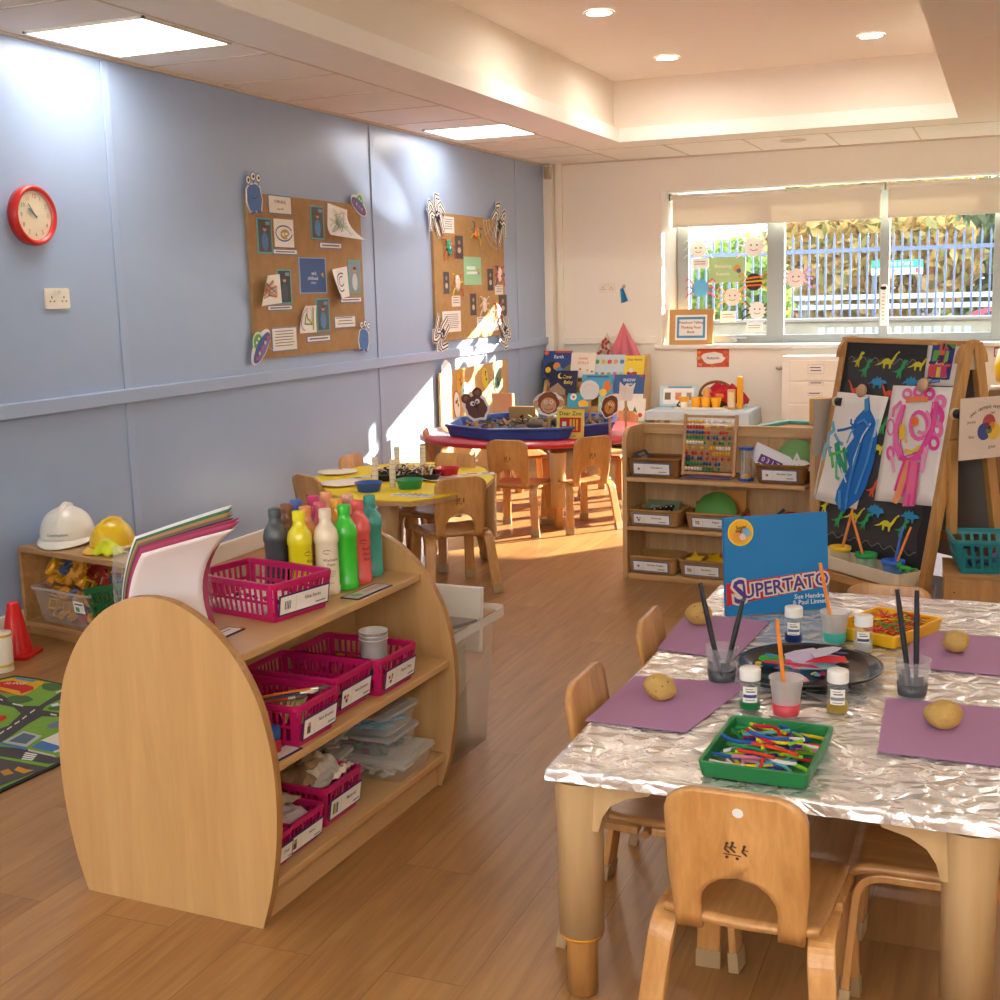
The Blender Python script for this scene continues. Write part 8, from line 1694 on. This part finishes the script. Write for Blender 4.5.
# wooden chest with a teal basket at the right, green plants toy, papers
bxM = TR(3.65, -5.9, 0, math.radians(3))
CB = thing('wooden_chest', 'low plain wooden chest right of the easel', 'chest', bxM)
q = MB(wood('chest_wood', '#a0703c', '#c4935a', 'z')); q.b2((0, 0, 0), (.62, .3, .295)); q.build('chest_body', CB, bevel=.004)
q = MB(wood('chest_wood_top', '#a0703c', '#c4935a', 'x')); q.b2((-.004, -.004, .295), (.624, .304, .31)); q.use('#4a3420'); q.b2((.035, -.002, .24), (.041, .001, .246)); q.build('chest_lid', CB, bevel=.003)
TBm = bxM @ TR(.19, .135, 0.3105, .12)
o = thing('teal_basket', 'teal slotted plastic basket on the wooden chest', 'basket', TBm)
basket_mb(.34, .24, .125, plain('#1c7f86', .4, name='teal_plastic'), .03, nsx=9, nsy=7).build('basket', o, bevel=.001, seg=1)
for k, (x, y, c_, n_) in enumerate(((-.06, .0, '#2a2f4a', 'navy'), (.04, .03, '#d9d6d0', 'white'), (.08, -.04, '#3a3a3a', 'black'), (-.02, -.05, '#5a3a7a', 'purple'), (-.1, .05, '#2a2f4a', 'navy'))):
    q = MB(plain(c_, .5)); q.tube([(-.04, 0, 0), (0, .015, .01), (.04, 0, 0)], .014, 8); q = q.build('chunky_chalk'); q.matrix_world = TBm @ TR(x, y, .02 + .012 * k, k * 1.3); tag(q, n_ + ' chunky piece lying in the teal basket', 'toy', 'pieces in the teal basket')
gp = PZ(996, 560, .25)
foliage_b = MB('#3f9a3a'); qg = random.Random(3)
for k in range(60):
    u = Vector((qg.gauss(0, 1), qg.gauss(0, 1), qg.gauss(0, 1))).normalized(); v = u.orthogonal().normalized(); p = Vector((qg.uniform(-.06, .06), qg.uniform(-.06, .06), qg.uniform(.02, .2))); foliage_b.use(['#3f9a3a', '#2f7a30', '#5fb54a'][k % 3]); foliage_b.add([p - u * .03, p + v * .015, p + u * .03, p - v * .015], [(0, 1, 2, 3)])
foliage_b.use('#6a4a2a'); foliage_b.lathe([(.04, 0), (.05, .05), (.001, .05)], 16)
o = foliage_b.build('toy_plant'); o.matrix_world = bxM @ TR(.46, .2, 0.3105); tag(o, 'small green plastic plant behind the teal basket', 'plant')
def critter(px, py, lab, col):
    pl = EM @ frame((0, tyc - .02, 0), (1, 0, 0), (0, 0, 1)); v = PP(px, py, pl); p = EM @ Vector((EWd - .03, tyc, tzl + .046))
    q = MB(plain(col, .4)); q.ball((0, 0, .012), (.028, .014, .012), 12, 8); q.ball((.03, 0, .022), (.013, .012, .012), 10, 7)
    for x, y in ((-.015, -.016), (.012, -.016), (-.015, .016), (.012, .016)): q.tube([(x, y * .5, .01), (x, y, .006), (x + .004, y * 1.2, 0)], .004, 6)
    q.tube([(-.025, 0, .012), (-.05, 0, .02)], [.007, .002], 6)
    q = q.build('toy_dinosaur'); q.matrix_world = TR(p.x, p.y, p.z - .03, 2.6); tag(q, lab, 'toy')
critter(915, 556, 'small green toy lizard at the right of the easel tray', '#2f9a3a')
# pale papers and a low bench behind the easel
q = MB(wood('chest_wood', '#a0703c', '#c4935a', 'z')); q.b2((-.22, -.08, 0), (.22, .08, .16)); q = q.build('low_bench', bevel=.004); P = PZ(862, 592, .16); q.matrix_world = TR(3.28, -5.2, 0, -.75); tag(q, 'low wooden bench under the easel', 'bench')
for k, (px, py, lab) in enumerate(((902, 600, 'pale grey paper sheet standing at the foot of the easel'), (915, 597, 'white paper sheet lying against the grey sheet'))):
    q = MB(plain(['#b9bcc9', '#e6e4e6'][k], .7)); q.b2((-.14, -.004, 0), (.14, .004, .17 + .02 * k)); q = q.build('paper_sheet'); P = PZ(px, 612, .0); q.matrix_world = TR(3.47 + .03 * k, -5.42 + .05 * k, 0, -.6 + .1 * k) @ Matrix.Rotation(-.2, 4, 'X'); tag(q, lab, 'paper')
q = MB(plain('#d9ad66', .6)); q.b2((-.09, -.06, 0), (.09, .06, .14)); q = q.build('ochre_box', bevel=.003); p = PZ(812, 402, .64); q.matrix_world = TR(2.98, -3.92, fz + .0085, -.4); tag(q, 'ochre card box standing on the teal rimmed tray', 'box')
# ================================================================== light
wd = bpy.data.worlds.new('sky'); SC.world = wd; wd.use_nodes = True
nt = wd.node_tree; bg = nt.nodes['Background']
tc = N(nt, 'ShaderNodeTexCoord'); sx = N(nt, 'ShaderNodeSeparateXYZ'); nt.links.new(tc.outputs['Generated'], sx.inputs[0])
cr = N(nt, 'ShaderNodeValToRGB'); e = cr.color_ramp.elements; e[0].position = .40; e[0].color = (2.9, 2.85, 2.75, 1); e[1].position = .75; e[1].color = (.5, .64, .82, 1); x = e.new(.5); x.color = (.75, .8, .85, 1)  # below the horizon brightened as added fill, to lift the ceiling
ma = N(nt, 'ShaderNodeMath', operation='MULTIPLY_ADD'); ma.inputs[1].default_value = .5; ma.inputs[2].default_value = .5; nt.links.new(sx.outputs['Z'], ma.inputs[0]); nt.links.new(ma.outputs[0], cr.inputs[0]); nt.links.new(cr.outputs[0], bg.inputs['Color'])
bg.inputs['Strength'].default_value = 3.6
sl = bpy.data.lights.new('sun', 'SUN'); so = bpy.data.objects.new('sun', sl); COL.objects.link(so)
sl.energy = 20; sl.angle = .008; sl.color = (1, .93, .8)
so.rotation_euler = Vector((-.8, -1, -.42)).to_track_quat('-Z', 'Y').to_euler()
gl = bpy.data.lights.new('added_glint_spot', 'SPOT'); go = bpy.data.objects.new('added_glint_spot', gl); COL.objects.link(go)   # spot lamp added to imitate reflected sunlight on the blue wall
gl.energy = 420; gl.spot_size = math.radians(8); gl.spot_blend = .7; gl.shadow_soft_size = .03; gl.color = (1, .97, .9)
go.location = (.9, -.7, 1.0); go.rotation_euler = (Vector((0, -3.2, 2.08)) - go.location).to_track_quat('-Z', 'Y').to_euler()
SC.view_settings.view_transform = 'Standard'; SC.view_settings.look = 'None'
SC.view_settings.exposure = .98; SC.view_settings.gamma = 1.0
SC.cycles.max_bounces = 8; SC.cycles.transparent_max_bounces = 24; SC.cycles.diffuse_bounces = 4; SC.cycles.sample_clamp_indirect = 6; SC.cycles.caustics_reflective = False; SC.cycles.caustics_refractive = False
